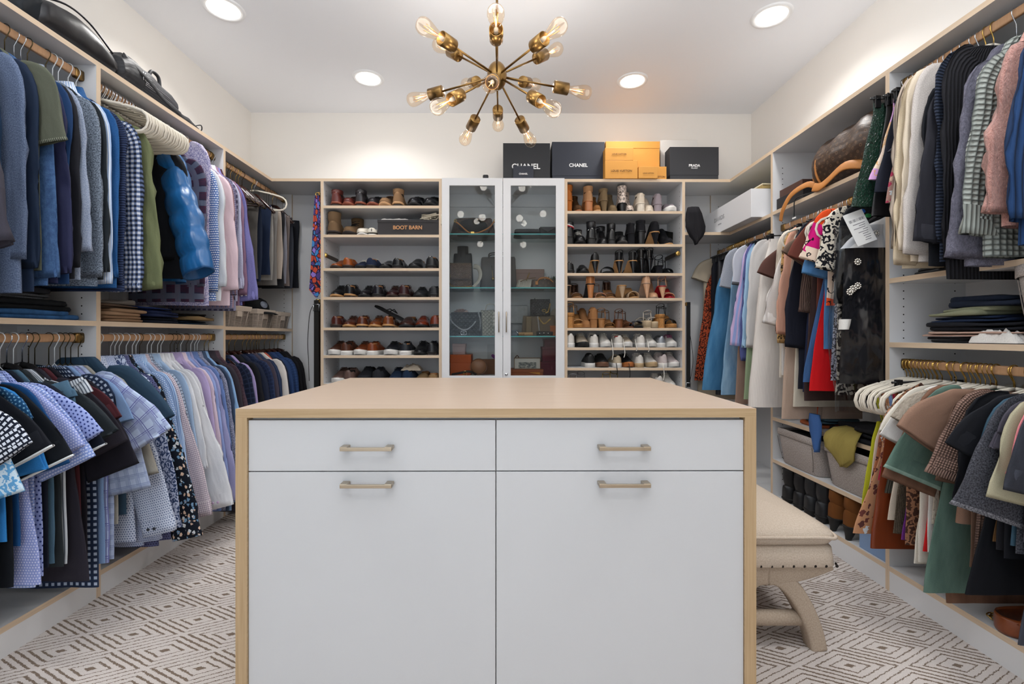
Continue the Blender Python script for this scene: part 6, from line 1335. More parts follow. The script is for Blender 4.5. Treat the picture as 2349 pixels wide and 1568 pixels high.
def pile(items, x, y, z, grp):
    for i, (lb, m, sx, sy, h, dx, dy) in enumerate(items):
        folded(lb, m, (x+dx, y+dy, z+.0005), sx, sy, h, seed=i*1.7+x+y, layers=2 if h > .018 else 1, group=grp); z += h+.0005
GA = 'folded clothes on the menswear shelf, first bay'; GB = 'folded clothes on the menswear shelf, second bay'
dj = fab('denim', '#20446c', '#3a679a')
pile([('blue denim jeans folded lowest on the menswear shelf, first bay', dj, .125, .215, .03, 0, .0), ('black cotton trousers draped over the folded jeans', P('#14171b'), .12, .21, .04, .0, -.01), ('grey marl sweatpants folded above black trousers', fab('heather', '#565a60', '#7d8187'), .11, .16, .022, -.02, -.03), ('charcoal tee folded on top of grey sweatpants', P('#22242b'), .11, .17, .03, -.02, -.05)], -1.775, 1.61, 1.1005, GA)
pile([('dark blue jeans folded near the door on the menswear shelf', dj, .12, .11, .03, 0, 0), ('black tee with a light blue trim on the dark jeans', P('#17191f'), .12, .11, .035, 0, .0), ('slate grey tee on the black tee near the door', fab('heather', '#3b4552', '#596676'), .115, .105, .025, 0, 0)], -1.77, 1.28, 1.1005, GA)
pile([('camel chino trousers folded lowest by the divider', P('#8a6c52'), .125, .10, .026, 0, 0), ('tan chino trousers folded in the middle by the divider', P('#9c7d61', wr=.9), .125, .105, .028, .01, .005), ('brown cord trousers folded above the tan chinos', P('#5e4c3f'), .12, .10, .02, 0, -.005), ('grey khaki shirt folded on top by the divider', P('#77706a'), .11, .09, .016, 0, 0)], -1.77, 2.02, 1.1005, GB)
pile([('midnight navy trousers folded lowest beside the chinos', P('#141926'), .12, .10, .03, 0, 0), ('navy sweatpants folded above midnight trousers', P('#192342'), .115, .10, .026, .01, 0), ('royal navy shorts folded on top of navy sweatpants', P('#1b2c5c'), .105, .09, .02, 0, -.01)], -1.77, 2.26, 1.1005, GB)
pile([('teal navy jeans folded lowest at the bay end', fab('denim', '#17293b', '#22394f'), .12, .095, .022, 0, 0), ('mustard khaki shorts folded on the teal jeans', P('#8d7450'), .125, .095, .018, .015, 0), ('black shorts folded above mustard khaki shorts', P('#26231f'), .11, .09, .02, 0, 0)], -1.77, 2.50, 1.1005, GB)
# womenswear shelves
GR = 'folded clothes on the womenswear shelves'
pile([('black leather trousers folded by the divider on the higher womenswear shelf', P('#17171a', rough=.5), .11, .09, .03, 0, 0), ('dark jeans folded under the light blue ones', fab('denim', '#2a3f57', '#3c5a78'), .105, .085, .028, 0, 0), ('light blue jeans folded on the dark jeans', fab('denim', '#47749c', '#6a97bd'), .10, .08, .03, 0, 0)], 1.72, 1.73, 1.2755, GR)
pile([('black denim folded lowest near the picture edge', P('#1a1b20'), .12, .12, .03, 0, 0), ('black leggings folded in the middle near the picture edge', P('#121316'), .115, .115, .035, 0, 0), ('black jumper folded on top near the picture edge', P('#17181c'), .11, .11, .04, 0, 0)], 1.71, 1.36, 1.2755, GR)
ZS = 1.0155
pile([('black sweatpants folded lowest on the womenswear shelf', P('#1a191c'), .11, .17, .022, .02, 0), ('blush pink joggers folded on black sweatpants', P('#c0a091'), .115, .18, .02, 0, 0), ('black joggers with white piping folded on blush ones', P('#191b22'), .11, .165, .03, .0, .01), ('deep navy shorts folded on black joggers', P('#1b2944'), .105, .13, .022, 0, .03), ('sage green cargo shorts folded on navy shorts', P('#8c8f75', wr=1), .095, .10, .028, -.01, .03), ('dark navy sweatshirt folded on top of the sage shorts', P('#1a2334', wr=.8), .10, .12, .035, .01, -.02)], 1.70, 1.60, ZS, GR)
crumple('folded_garment', 'white ruffled top tucked before the folded black joggers', 'folded clothes', P('#d8d4ce'), (1.612, 1.49, ZS+.002), .04, .075, .05, 7.7, 'cloth', .6)
ZM = .5675
folded('black knit folded on the low womenswear shelf', P('#15161b'), (1.68, 2.02, ZM), .12, .10, .07, seed=2.2, layers=3, group=GR)
folded('black velvet cloth folded behind the mustard one', P('#111217'), (1.72, 2.20, ZM), .11, .09, .055, seed=3.9, layers=2, group=GR)
t = thing('cloth', 'mustard yellow garment draped over the low womenswear shelf edge', 'garment', (1.56, 2.12, .50)); rg = []
for j, (z, w_, xo) in enumerate(((.115, .06, .05), (.105, .085, .01), (.08, .10, -.018), (.05, .105, -.026), (.02, .095, -.026), (-.01, .07, -.022), (-.04, .035, -.018), (-.055, .01, -.016))):
    rg.append([V((xo+.016*math.sin(2*PI*k_/22)+.01*noise.noise(V((k_*.6, j, 2))), w_*sgnp(math.cos(2*PI*k_/22), .8)-.02*(j > 4), z+.01*noise.noise(V((k_*.5, j, 5))))) for k_ in range(22)])
b = MB(); b.loft(rg, 0, True, True, True); b.build('cloth', P('#9a8a4a', wr=.8), t)
t = thing('cloth', 'cornflower blue cloth corner hanging off the low womenswear shelf', 'garment', (1.555, 2.30, .52)); rg = []
for j, (z, w_) in enumerate(((.13, .035), (.09, .045), (.04, .042), (0, .028), (-.04, .014), (-.055, .002))): rg.append([V((-.012+.014*math.sin(2*PI*k_/16)+.006*noise.noise(V((k_*.8, j, 2))), w_*math.cos(2*PI*k_/16)-j*.004, z)) for k_ in range(16)])
b = MB(); b.loft(rg, 0, True, True, True); b.build('cloth', P('#40659f'), t)
t = thing('strap', 'orange red strap hanging on the low womenswear shelf', 'strap', (1.60, 2.36, ZM)); ribbon('ribbon', P('#c8431f'), t, [(-.0, 0, .13), (-.005, .004, .07), (0, .0, .005)], .009)
folded('terracotta bag cloth folded on the low womenswear shelf', leather('#9a4f2a', .5), (1.69, 2.42, ZM), .10, .09, .02, seed=5.1, layers=1, group=GR)
folded('petrol and beige tees folded on the low womenswear shelf', P('#3e5560'), (1.71, 2.42, ZM+.0215), .09, .08, .03, seed=6.1, layers=2, group=GR)
# felt bins
felt = fab('melange', '#8f8681', '#b9b0aa', rough=.95, wr=.25)
def felt_bin(label, x0, x1, y0, y1, z0, h, fill=None, flare=.022):
    t = thing('felt_bin', label, 'storage bin', ((x0+x1)/2, (y0+y1)/2, z0)); a, c = (x1-x0)/2, (y1-y0)/2
    def rr(f, e, z): return [V(((a-flare*(1-f)+e)*sgnp(math.cos(2*PI*k_/40), .28), (c-flare*(1-f)+e)*sgnp(math.sin(2*PI*k_/40), .28), z+.006*f*math.cos(4*PI*k_/40))) for k_ in range(40)]
    b = MB(); b.loft([rr(0, -.004, .0005), rr(0, 0, .006), rr(.5, 0, h*.5), rr(1, 0, h-.002), rr(1, -.004, h), rr(1, -.007, h-.004), rr(.6, -.008, h*.45)], 0, True, True, True); b.build('body', felt, t)
    b = MB(); b.loft([rr(1, .0015, h-.034), rr(1, .004, h-.031), rr(1, .004, h+.001), rr(1, .0, h+.003)], 0); b.build('rim_fold', felt, t)
    for s in (-1, 1): b = MB(); b.tube(crom([V((-a*.985+flare*.8, s*c*.70, .02)), V((-a-.0005+flare*.5, s*c*.78, h*.4)), V((-a-.001, s*c*.82, h-.04))], 4), .0016, 5); b.build('seam', simple('felt_seam', '#6d6560', .9), t)
    if fill: b = MB(); b.loft([[V((p.x*.93, p.y*.93, h*.7)) for p in rr(.9, 0, 0)], [V((p.x*.9, p.y*.9, h-.012+.02*noise.noise(V((p.x*14, p.y*14, 3))))) for p in rr(1, 0, 0)], [V((p.x*.4, p.y*.4, h+.002)) for p in rr(1, 0, 0)]], 0, True, False, True); b.build('contents', fill, t)
    return t
felt_bin('grey felt bin full of dark cloth nearer the corner on the womenswear wall', 1.555, 1.86, 2.305, 2.665, .3225, .19, P('#222225'))
felt_bin('grey felt bin full of black cloth beside the hanging lime camisole', 1.555, 1.86, 1.93, 2.275, .3225, .19, P('#131418'))
felt_bin('grey felt bin standing on the womenswear shelf at the picture edge', 1.555, 1.86, 1.08, 1.425, 1.0155, .235)
# boots and boxes on the lowest shelf
def tall_boot(label, m, x, y, rz, H, heel=.02, hw=.025, L=.26, lean=0, key=None):
    tr = shoe_tree(('floor', label), 'bootie', m, blk_sole, L=L, W=.095, heel=heel, hw=hw, shaft=H, hm=blk_sole); o = tr[0][0]; tr[1] = True; o.name = 'boot'; o.location = (x, y, .1025); o.rotation_euler = (0, 0, rz); o['label'] = label; o['category'] = 'boot'; o['group'] = 'boots on the lowest womenswear shelf'
for i, (y, c, lb, hh, hl) in enumerate(((2.60, '#141416', 'black leather tall boot next to the divider on the lowest shelf', .21, .02), (2.50, '#17171a', 'second black leather tall boot on the lowest shelf', .21, .02), (2.41, '#1c1d20', 'black suede boot in the middle of the lowest shelf', .2, .03), (2.32, '#1b1c1f', 'black suede boot before the rust boots', .2, .03))): tall_boot(lb, leather(c, .45), 1.70, y, PI/2, .195, hl)
ru = suede('#6e421d'); tall_boot('rust suede heeled boot beside the black ones on the lowest shelf', ru, 1.695, 2.22, PI/2, .195, .06, .011); tall_boot('second rust suede heeled boot beside the pale blue box', ru, 1.695, 2.12, PI/2, .195, .06, .011)
carton('shoe_box', 'pale blue shoe box with lid on the lowest womenswear shelf', 'box', simple('pale_blue_card', '#7c95b8', .6), 1.575, 1.82, 1.895, 2.05, .1025, .205, lid=.03)
# straps and chain at the picture edge
cg = leather('#7a3d1c', .35)
t = thing('leather_harness', 'cognac leather strap bag lying on the lowest womenswear shelf at the picture edge', 'bag', (1.68, 1.30, .1025))
b = MB(); b.tube(crom([V((.02, .20, .03)), V((-.09, .19, .03)), V((-.115, .14, .03)), V((-.06, .11, .03)), V((.08, .13, .03))], 6), .028, 8, flat=.14, up=V((1, 0, 0))); b.build('belt_loop', cg, t)
b = MB(); b.tube(crom([V((-.075, .125, .06)), V((-.06, .08, .045)), V((-.055, 0, .02)), V((-.075, -.10, .01)), V((-.085, -.22, .02))], 6), .03, 8, flat=.2, up=V((-.5, 0, 1))); b.build('strap', cg, t)
b = MB(); b.tube([(.0, -.05, .03), (.06, .02, .05), (.12, .12, .04)], .05, 10); b.build('pouch', leather('#3c1f14', .4), t)
t = thing('chain_belt', 'gold chain belt behind the cognac strap', 'belt', (1.66, 1.52, .1025))
for q in range(9): b = MB(); b.tube([(.011*math.cos(2*PI*k_/12)*(1 if q % 2 else .7)-.05+q*.012, .007*math.sin(2*PI*k_/12)+.02*math.sin(q), .007+.004*math.sin(2*PI*k_/12+q)) for k_ in range(13)], .0022, 5); b.build('link', gold, t)

# ------------------------------------------------------------------ wicker baskets and cap
wick = simple('pale_wicker', '#a99b8f', .8, var=.15, vscale=60); liner = fab('plain', '#cbbcad', rough=.95)
def wicker(label, y0, y1, z0, h, x1=-1.628, dpt=.25):
    t = thing('wicker_basket', label, 'basket', (x1-dpt/2, (y0+y1)/2, z0), 0, 'wicker baskets on the menswear shelf'); a, c = dpt/2, (y1-y0)/2-.004
    def rr(f, e=0, z=None): k_ = .86+.14*f; return [(s*(a*k_+e), u*(c*k_+e), h*f if z is None else z) for s, u in ((1, -1), (1, 1), (-1, 1), (-1, -1))]
    b = MB(); b.loft([[V(p) for p in rr(0, -.004)], [V(p) for p in rr(.98, -.004)]], 0, True, True, False, False); b.build('inner_lining', simple('dark_weave_gap', '#4a3f38', .9), t)
    b = MB()
    for i in range(15):
        f = .02+i*.053; q = [V(p) for p in rr(f)]
        for p0, p1 in zip(q, q[1:]+q[:1]): b.tube([p0, p1], .0027, 5)
    for sx_ in (-.8, -.3, .3, .8):
        for e in (-1, 1): b.tube([V((e*(a*.86+.001), sx_*c*.86, 0)), V((e*(a+.001), sx_*c, h*.85))], .003, 5)
        for e in (-1, 1): b.tube([V((sx_*a*.86, e*(c*.86+.001), 0)), V((sx_*a, e*(c+.001), h*.85))], .003, 5)
    o = b.build('weave', wick, t); o['kind'] = 'stuff'
    b = MB(); b.loft([[V(p)+V((0, .0, .003*math.sin(i))) for i, p in enumerate(rr(.76, .006))], [V(p) for p in rr(1, .007)], [V(p) for p in rr(1.02, .003)], [V(p) for p in rr(.8, -.006)]], 0, True, False, False, False); b.build('cloth_liner', liner, t, False, .002)
    b = MB(); b.box(a*.965-.002, a*.965+.005, -.026, .026, h*.5, h*.76); b.build('handle_patch', liner, t)
wy = [yfromx(v, -1.628) for v in (528, 578, 585, 630, 633, 664)]
wicker('wicker basket with cream liner under the violet shirt cuff', wy[0]-.03, wy[1]-.01, 1.0955, .128); wicker('wicker basket with cream liner between the two others', wy[2]+.02, wy[3], 1.0955, .122); wicker('wicker basket with cream liner closest to the corner panel', wy[4], wy[5]+.01, 1.0955, .118)
t = thing('baseball_cap', 'black baseball cap with round grey emblem resting in the baskets', 'cap', (-1.72, 3.18, 1.0955+.105)); b = MB(); b.lathe([(.088, 0), (.09, .02), (.086, .05), (.068, .082), (.035, .1), (.0005, .105)], 24); b.build('crown', P('#0e0f12'), t)
b = MB(); b.loft([[V((.085+.07*f*math.cos(a), .075*math.sin(a)*(1-.1*f), .006-.02*f*f)) for a in [math.radians(-80+160*i/12) for i in range(13)]] for f in (0, .5, 1)], 0, False); b.build('brim', P('#0e0f12'), t)
b = MB(); b.lathe([(.0005, .003), (.024, .003), (.026, 0)], 24, 0, Matrix.Translation((.079, -.034, .052)) @ Matrix.Rotation(-.42, 4, 'Z') @ Matrix.Rotation(1.2, 4, 'Y')); b.build('emblem', simple('grey_badge', '#6d7482', .6, var=.3, vscale=80), t)

# ------------------------------------------------------------------ bags above the menswear wall
lb_ = simple('black_bag_leather', '#1b1a1d', .38, bump=.25, bscale=14); nyl = fab('plain', '#26272b', rough=.55, wr=1.0)
def lump(nm, m, par, y0, y1, prof, wx, seed, x0=0):
    rg = []; N = 18
    for j in range(N+1):
        f = j/N; h_ = lerp_tab(prof, f); y = y0+(y1-y0)*f
        rg.append([V((x0+wx*(1 if 0 < f < 1 else .6)*sgnp(math.cos(2*PI*k_/26), .7)*(1+.06*noise.noise(V((k_*.4, f*5, seed)))), y, max(.001, h_*.5+h_*.5*sgnp(math.sin(2*PI*k_/26), .75)*(1+.10*noise.noise(V((k_*.5+seed, f*7, 1))))))) for k_ in range(26)])
    b = MB(); b.loft(rg, 0, True, True, True); return b.build(nm, m, par)
t = thing('leather_duffel', 'black leather duffel bag lying on the menswear top shelf', 'bag', (-1.735, 1.80, TOPZ+.001))
lump('body', lb_, t, -.17, .17, [(0, .09), (.15, .13), (.4, .15), (.7, .14), (.9, .09), (1, .05)], .105, 2.0)
b = MB(); b.tube(crom([V((.06, -.16, .11)), V((.075, -.05, .155)), V((.07, .06, .155)), V((.085, .15, .09))], 6), .004, 6); b.build('zipper', simple('zip_metal', '#3a3a3e', .3, .8), t)
lump('strap_pad', fab('plain', '#1d2126', rough=.7), t, -.225, -.13, [(0, .05), (.5, .16), (1, .11)], .045, 5.0, .045)
t = thing('laptop_backpack', 'black striped nylon backpack lying behind the leather duffel', 'bag', (-1.735, 2.14, TOPZ+.001))
lump('body', fab('rib', '#2b2c31', '#3a3b41', .008, rough=.5), t, -.16, .20, [(0, .10), (.2, .145), (.5, .135), (.8, .115), (.95, .09), (1, .06)], .10, 7.0)
lump('front_panel', nyl, t, -.165, -.03, [(0, .11), (.5, .15), (1, .13)], .107, 8.0)
b = MB(); b.tube(crom([V((.085, -.14, .12)), V((.112, -.04, .07)), V((.112, .06, .03)), V((.11, .18, .012))], 6), .012, 8, flat=.3, up=V((1, 0, 0))); b.build('shoulder_strap', nyl, t)
b = MB(); b.tube(crom([V((.05, .05, .135)), V((.05, .07, .165)), V((.05, .11, .16)), V((.05, .12, .12))], 5), .008, 8); b.build('carry_handle', nyl, t)
for q in (0, .012): b = MB(); b.tube([(.108, -.06+q, .09), (.109, -.055+q, .055)], .003, 6); b.build('zip_pull', chrome, t)
t = thing('folder', 'thin black folder standing out behind the nylon backpack', 'folder', (-1.80, 2.36, TOPZ+.001), 0); b = MB(); b.box(-.10, .10, -.05, .05, 0, .006, M=Matrix.Rotation(.6, 4, 'X') @ Matrix.Translation((0, .03, .055))); b.build('cover', simple('black_board', '#2a2b30', .5), t)
b = MB(); b.box(.02, .06, -.051, -.049, .001, .005, M=Matrix.Rotation(.6, 4, 'X') @ Matrix.Translation((0, .03, .055))); b.build('clasp', chrome, t)
t = thing('pouch', 'flat black mesh pouch with cord loop at the shelf edge', 'pouch', (-1.70, 2.42, TOPZ+.001)); lump('body', nyl, t, -.09, .07, [(0, .04), (.5, .045), (1, .02)], .06, 11.0)
b = MB(); b.tube(crom([V((.03, .05, .02)), V((.05, .09, .045)), V((.045, .10, .02)), V((.03, .06, .01))], 5), .003, 6); b.build('cord_loop', blackp, t)

# ------------------------------------------------------------------ bench
linen = fab('melange', '#b7a796', '#c9bbab', rough=.95, wr=.2); linend = fab('melange', '#a69583', '#b9a998', rough=.95, wr=.2)
bxR = 1.092; bw_ = .225; bxc = bxR-bw_; by0, by1 = 1.495, 2.28
t = thing('bench', 'beige linen bench with cushion, nailheads and curved cross legs', 'bench', (bxc, (by0+by1)/2, 0)); hy = (by1-by0)/2
def sq(a, c, z, e=.2, n=40): return [V((a*sgnp(math.cos(2*PI*k_/n), e), c*sgnp(math.sin(2*PI*k_/n), e), z)) for k_ in range(n)]
b = MB(); b.loft([sq(bw_-.03, hy-.03, .352), sq(bw_-.004, hy-.004, .362), sq(bw_+.002, hy+.002, .380, .16), sq(bw_-.002, hy-.002, .398), sq(bw_-.04, hy-.04, .418), sq(bw_-.10, hy-.12, .432), sq(bw_-.17, hy-.25, .436)], 0, True, True, True); b.build('cushion', linen, t)
b = MB(); b.tube([V((p.x*1.012, p.y*1.004, .381+.006*abs(math.cos(PI*i/20))**6)) for i, p in enumerate(sq(bw_, hy, 0, .14, 80)+[sq(bw_, hy, 0, .14, 80)[0]])], .0055, 8); b.build('piping', linen, t)
b = MB(); b.loft([sq(bw_-.006, hy-.006, .285, .12), sq(bw_-.003, hy-.003, .29, .12), sq(bw_-.006, hy-.006, .345, .14), sq(bw_-.02, hy-.02, .356, .2)], 0, True, True, True); b.build('apron', linen, t)
nail = simple('nailhead', '#241f1b', .4, .6)
b0 = None
def nailh(p, ax):
    global b0
    if b0 is None: b = MB(); b.lathe([(.0055, 0), (.0045, .002), (.0005, .003)], 8); b0 = b.build('nailhead', nail, t)
    else: o = b0.copy(); C.objects.link(o); b0_ = o; o.parent = t; o.location = p; o.rotation_euler = ax; return
    b0.location = p; b0.rotation_euler = ax
for i in range(13): nailh((-bw_+.012+i*(2*bw_-.024)/12, -hy+.0055, .291), (PI/2, 0, 0))
for i in range(22): nailh((bw_-.0055, -hy+.02+i*.0345, .291), (0, PI/2, 0))
def barc(nm, pts, w_, d_, y, m=linend):
    P_ = crom([V(p) for p in pts], 6); rg = []
    for i, p in enumerate(P_):
        tg = (P_[min(i+1, len(P_)-1)]-P_[max(i-1, 0)]).normalized(); nr = V((-tg.z, 0, tg.x)); f = i/(len(P_)-1); ww = w_*(1.0-.12*f)
        rg.append([p+nr*(ww/2*sgnp(math.cos(2*PI*k_/16), .35))+V((0, y+d_/2*sgnp(math.sin(2*PI*k_/16), .35), 0)) for k_ in range(16)])
    b = MB(); b.loft(rg, 0, True, True, True); b.build(nm, m, t)
for y in (-hy+.05, hy-.05):
    for s in (1, -1):
        barc('upper_arm', [(s*.0, 0, .252), (s*.06, 0, .256), (s*.12, 0, .268), (s*.17, 0, .283), (s*.205, 0, .296)], .075, .058, y)
        barc('leg', [(s*.0, 0, .25), (s*.045, 0, .238), (s*.09, 0, .196), (s*.13, 0, .13), (s*.158, 0, .06), (s*.172, 0, .0)], .062, .056, y)
    b = MB(); b.loft([[V((-.125, y+.02*math.cos(2*PI*k_/12), .098+.026*math.sin(2*PI*k_/12))) for k_ in range(12)], [V((.125, y+.02*math.cos(2*PI*k_/12), .098+.026*math.sin(2*PI*k_/12))) for k_ in range(12)]], 0, True, True, True); b.build('stretcher', linend, t)

# ------------------------------------------------------------------ handbags in the glass cabinet
YC = FYB+.10
def cx_(px, y=None): return onY(px, 600, y or YC).x
def cz_(py, y=None): return zat(py, 0, y or YC)
def bag_body(par, m, w_, d, h, top=.85, seed=1, bulge=.06, name='body', e=.3, cap=True):
    rg = []
    for f in (0, .03, .2, .5, .8, .95, 1.0):
        s = (.96 if f in (0, 1.0) else 1)*(1-(1-top)*f); dd = d*(1-.45*f)*(1+bulge*math.sin(PI*f))
        rg.append([V((w_*s*sgnp(math.cos(2*PI*k_/28), e)*(1+.02*noise.noise(V((k_, f*4, seed)))), dd*sgnp(math.sin(2*PI*k_/28), .45), h*f+.006*noise.noise(V((k_*.4, f*3, seed)))*(f > .9))) for k_ in range(28)])
    b = MB(); b.loft(rg, 0, True, True, cap); return b.build(name, m, par)
def chain(par, pts, m, r=.0045, wire=.0014, name='chain'):
    P_ = crom([V(p) for p in pts], 6); b = MB(); acc = 0; q = [P_[0]]
    for a, c_ in zip(P_, P_[1:]):
        L_ = (c_-a).length; k_ = max(1, int(L_/(r*1.5)))
        for i in range(1, k_+1): q.append(a.lerp(c_, i/k_))
    for i, p in enumerate(q[:-1]):
        t_ = (q[i+1]-p).normalized(); u_ = t_.orthogonal().normalized() if i % 2 else t_.cross(t_.orthogonal()).normalized()
        b.tube([p+t_*(r*1.1*math.cos(2*PI*j/8))+u_*(r*.7*math.sin(2*PI*j/8)) for j in range(9)], wire, 4, caps=False)
    o = b.build(name, m, par); o['kind'] = 'stuff'; return o
def bag(label, m, p0, p1, ptop, z0, d, top=.9, y=None, cat='handbag', name='handbag', **k):
    y = y or YC; x0, x1 = cx_(p0, y), cx_(p1, y); h = zat(ptop, 0, y)-z0
    t = thing(name, label, cat, ((x0+x1)/2, y+d, z0+.0005)); bag_body(t, m, (x1-x0)/2, d, h, top, **k); return t, (x1-x0)/2, h
pebble = lambda c: simple('pebbled_'+c.strip('#'), c, .5, bump=.4, bscale=160)
# top glass shelf
t, w_, h = bag('slouchy dark brown monogram bag with tan shoulder strap on the top glass shelf', mono, 1029, 1139, 496, GZ[0], .10, .8, e=.6)
b = MB(); b.loft([[V((w_*.62*math.cos(2*PI*k_/24), -.095-.02*s, h*.5+h*.38*math.sin(2*PI*k_/24)*(.9 if s else 1))) for k_ in range(24)] for s in (0, .3)], 0, True, False, True); b.build('opening', P('#16140f'), t)
b = MB(); b.tube(crom([V((-w_*.66, -.118, h*.66)), V((-w_*.5, -.123, h*.5)), V((-w_*.2, -.127, h*.16)), V((.0, -.128, h*.08)), V((w_*.3, -.127, h*.12)), V((w_*.7, -.122, h*.38)), V((w_*.9, -.118, h*.7))], 6), .011, 8, flat=.45); b.build('shoulder_strap', tanst, t)
for q in (-.7, .93): b = MB(); b.tube([(w_*q+.009*math.cos(2*PI*k_/12), -.119, h*.72+.009*math.sin(2*PI*k_/12)) for k_ in range(13)], .0025, 6); b.build('ring', gold, t)
b = MB(); b.box(-.012, .016, -.142, -.13, h*.03, h*.15); b.build('buckle', gold, t, False, .003)
t, w_, h = bag('flat black leather clutch lying on the top glass shelf', pebble('#17171a'), 1178, 1240, 523, GZ[0], .06, .9); b = MB(); b.box(-w_*.9, w_*.9, -.064, -.058, h*.5, h*.75); b.build('flap', pebble('#1f1f22'), t)
t, w_, h = bag('dark grey envelope pouch beside the flat black clutch', simple('dark_envelope', '#2a2a2c', .6), 1237, 1277, 519, GZ[0], .05, .97, y=YC+.02); b = MB(); b.loft([[V((-w_*.9, -.052, h*.95)), V((w_*.9, -.052, h*.95)), V((0, -.056, h*.4))], [V((-w_*.9, -.046, h*.95)), V((w_*.9, -.046, h*.95)), V((0, -.05, h*.4))]], 0, True, True, True, False); b.build('flap', simple('dark_envelope_flap', '#333336', .6), t)
# second glass shelf
t, w_, h = bag('small black nylon backpack behind the brown flap bag', pebble('#17181c'), 1035, 1086, 580, GZ[1], .045, .82, y=YC+.13, name='backpack', cat='bag', e=.45)
b = MB(); b.loft([[V((w_*.5*math.cos(2*PI*k_/16), .03*math.sin(2*PI*k_/16), z)) for k_ in range(16)] for z in (h*.9, h*1.2)], 0, True, False, True); b.build('top_flap', pebble('#141518'), t)
t, w_, h = bag('brown embossed flap bag with gold chain on the second glass shelf', fab('quilt', '#6a5344', None, .016, rough=.6), 1032, 1082, 603, GZ[1], .035, .97)
b = MB(); b.box(-w_*.98, w_*.98, -.046, -.038, h*.35, h*.99); b.build('flap', fab('quilt', '#6f5747', None, .016, rough=.6), t, False, .003)
chain(t, [(-w_*.95, -.05, h*.5), (-w_*1.0, -.055, h*.2), (-w_*.6, -.07, .008), (w_*.4, -.075, .006), (w_*1.05, -.07, .01)], gold, .005)
t = thing('bag_strap', 'wide cream canvas bag strap standing beside the brown flap bag', 'strap', (cx_(1092), YC+.03, GZ[1]+.0005)); b = MB(); b.tube(crom([V((-.02, .03, .165)), V((.014, .0, .15)), V((.03, -.02, .10)), V((.018, -.04, .05)), V((-.02, -.05, .008))], 6), .018, 8, flat=.16, up=V((.3, 1, 0))); b.build('webbing', P('#bdb7ab'), t)
t, w_, h = bag('large grey suede tote bag behind the door frames', suede('#6f6b6a'), 1100, 1186, 588, GZ[1], .05, .92, y=YC+.12, name='tote_bag')
for s in (-1, 1): b = MB(); b.tube(crom([V((-w_*.5, s*.03, h*.96)), V((-w_*.42, s*.04, h*1.1)), V((w_*.42, s*.04, h*1.1)), V((w_*.5, s*.03, h*.96))], 6), .005, 8); b.build('handle', suede('#5e5a5a'), t)
b = MB(); b.tube([(-w_*.35, -.062, h*.72), (-w_*.3, -.066, h*.45), (-w_*.28, -.066, h*.36)], .002, 5); b.build('charm_chain', gold, t); b = MB(); b.lathe([(.0005, .012), (.009, .008), (.011, 0), (.007, -.012), (.0005, -.014)], 12, 0, Matrix.Translation((-w_*.28, -.066, h*.33))); b.build('charm', gold, t)
carton('gift_box', 'dusty rose box at the back of the second glass shelf', 'box', simple('dusty_rose_card', '#92766c', .6), cx_(1183, YC+.16), cx_(1248, YC+.16), YC+.16, YC+.22, GZ[1]+.0005, zat(617, 0, YC+.16), lid=.03)
t, w_, h = bag('cream ruched shoulder bag with a gold chain charm', fab('rib', '#b5aea0', '#c9c2b5', .012), 1182, 1240, 640, GZ[1], .05, .75, e=.7); chain(t, [(-.01, -.03, h*.9), (.0, -.045, h*1.3), (.012, -.03, h*1.7)], gold, .006); b = MB(); b.tube(crom([V((-w_*.6, -.05, h*.75)), V((0, -.055, h*1.02)), V((w_*.6, -.05, h*1.15))], 5), .008, 8, flat=.4); b.build('strap', leather('#7b6246', .5), t)
t, w_, h = bag('dark brown monogram boston bag with round tan handles', mono, 1216, 1279, 640, GZ[1], .05, .85, y=YC-.02, e=.55)
for s in (0, 1): b = MB(); b.tube(crom([V((-w_*.45, -.03+s*.05, h*.8)), V((-w_*.2, -.035+s*.05, h*1.15)), V((w_*.3, -.035+s*.05, h*1.18)), V((w_*.7, -.03+s*.05, h*.7))], 6), .0045, 8); b.build('handle', tanst, t)
b = MB(); b.box(-w_*.62, -w_*.42, -.058, -.052, h*.35, h*.75); b.build('tag', tanst, t, False, .002)
t = thing('succulent', 'green succulent in a white bowl behind the boston bag', 'plant', (cx_(1264, YC+.14), YC+.15, GZ[1]+.0005)); b = MB(); b.lathe([(.03, 0), (.045, .03), (.05, .06), (.047, .062), (.042, .05), (.0005, .05)], 20); b.build('bowl', simple('white_ceramic', '#d6d6d4', .3), t)
lf = simple('succulent_green', '#2f5137', .6); lo = None
for q in range(20):
    a = q*2.4; r_ = .012+.0018*q; b = MB() if lo is None else None
    if b: b.loft([[V((.007*s*c_, .003*s*d_, z)) for c_, d_ in ((1, 0), (0, 1), (-1, 0), (0, -1))] for s, z in ((.6, 0), (1, .02), (.7, .045), (.05, .062))], 0, True, False, True); lo = b.build('leaf', lf, t); o = lo
    else: o = lo.copy(); C.objects.link(o)
    o.location = (r_*.5*math.cos(a), r_*.5*math.sin(a), .05); o.rotation_euler = (0, .25+.035*q, a)
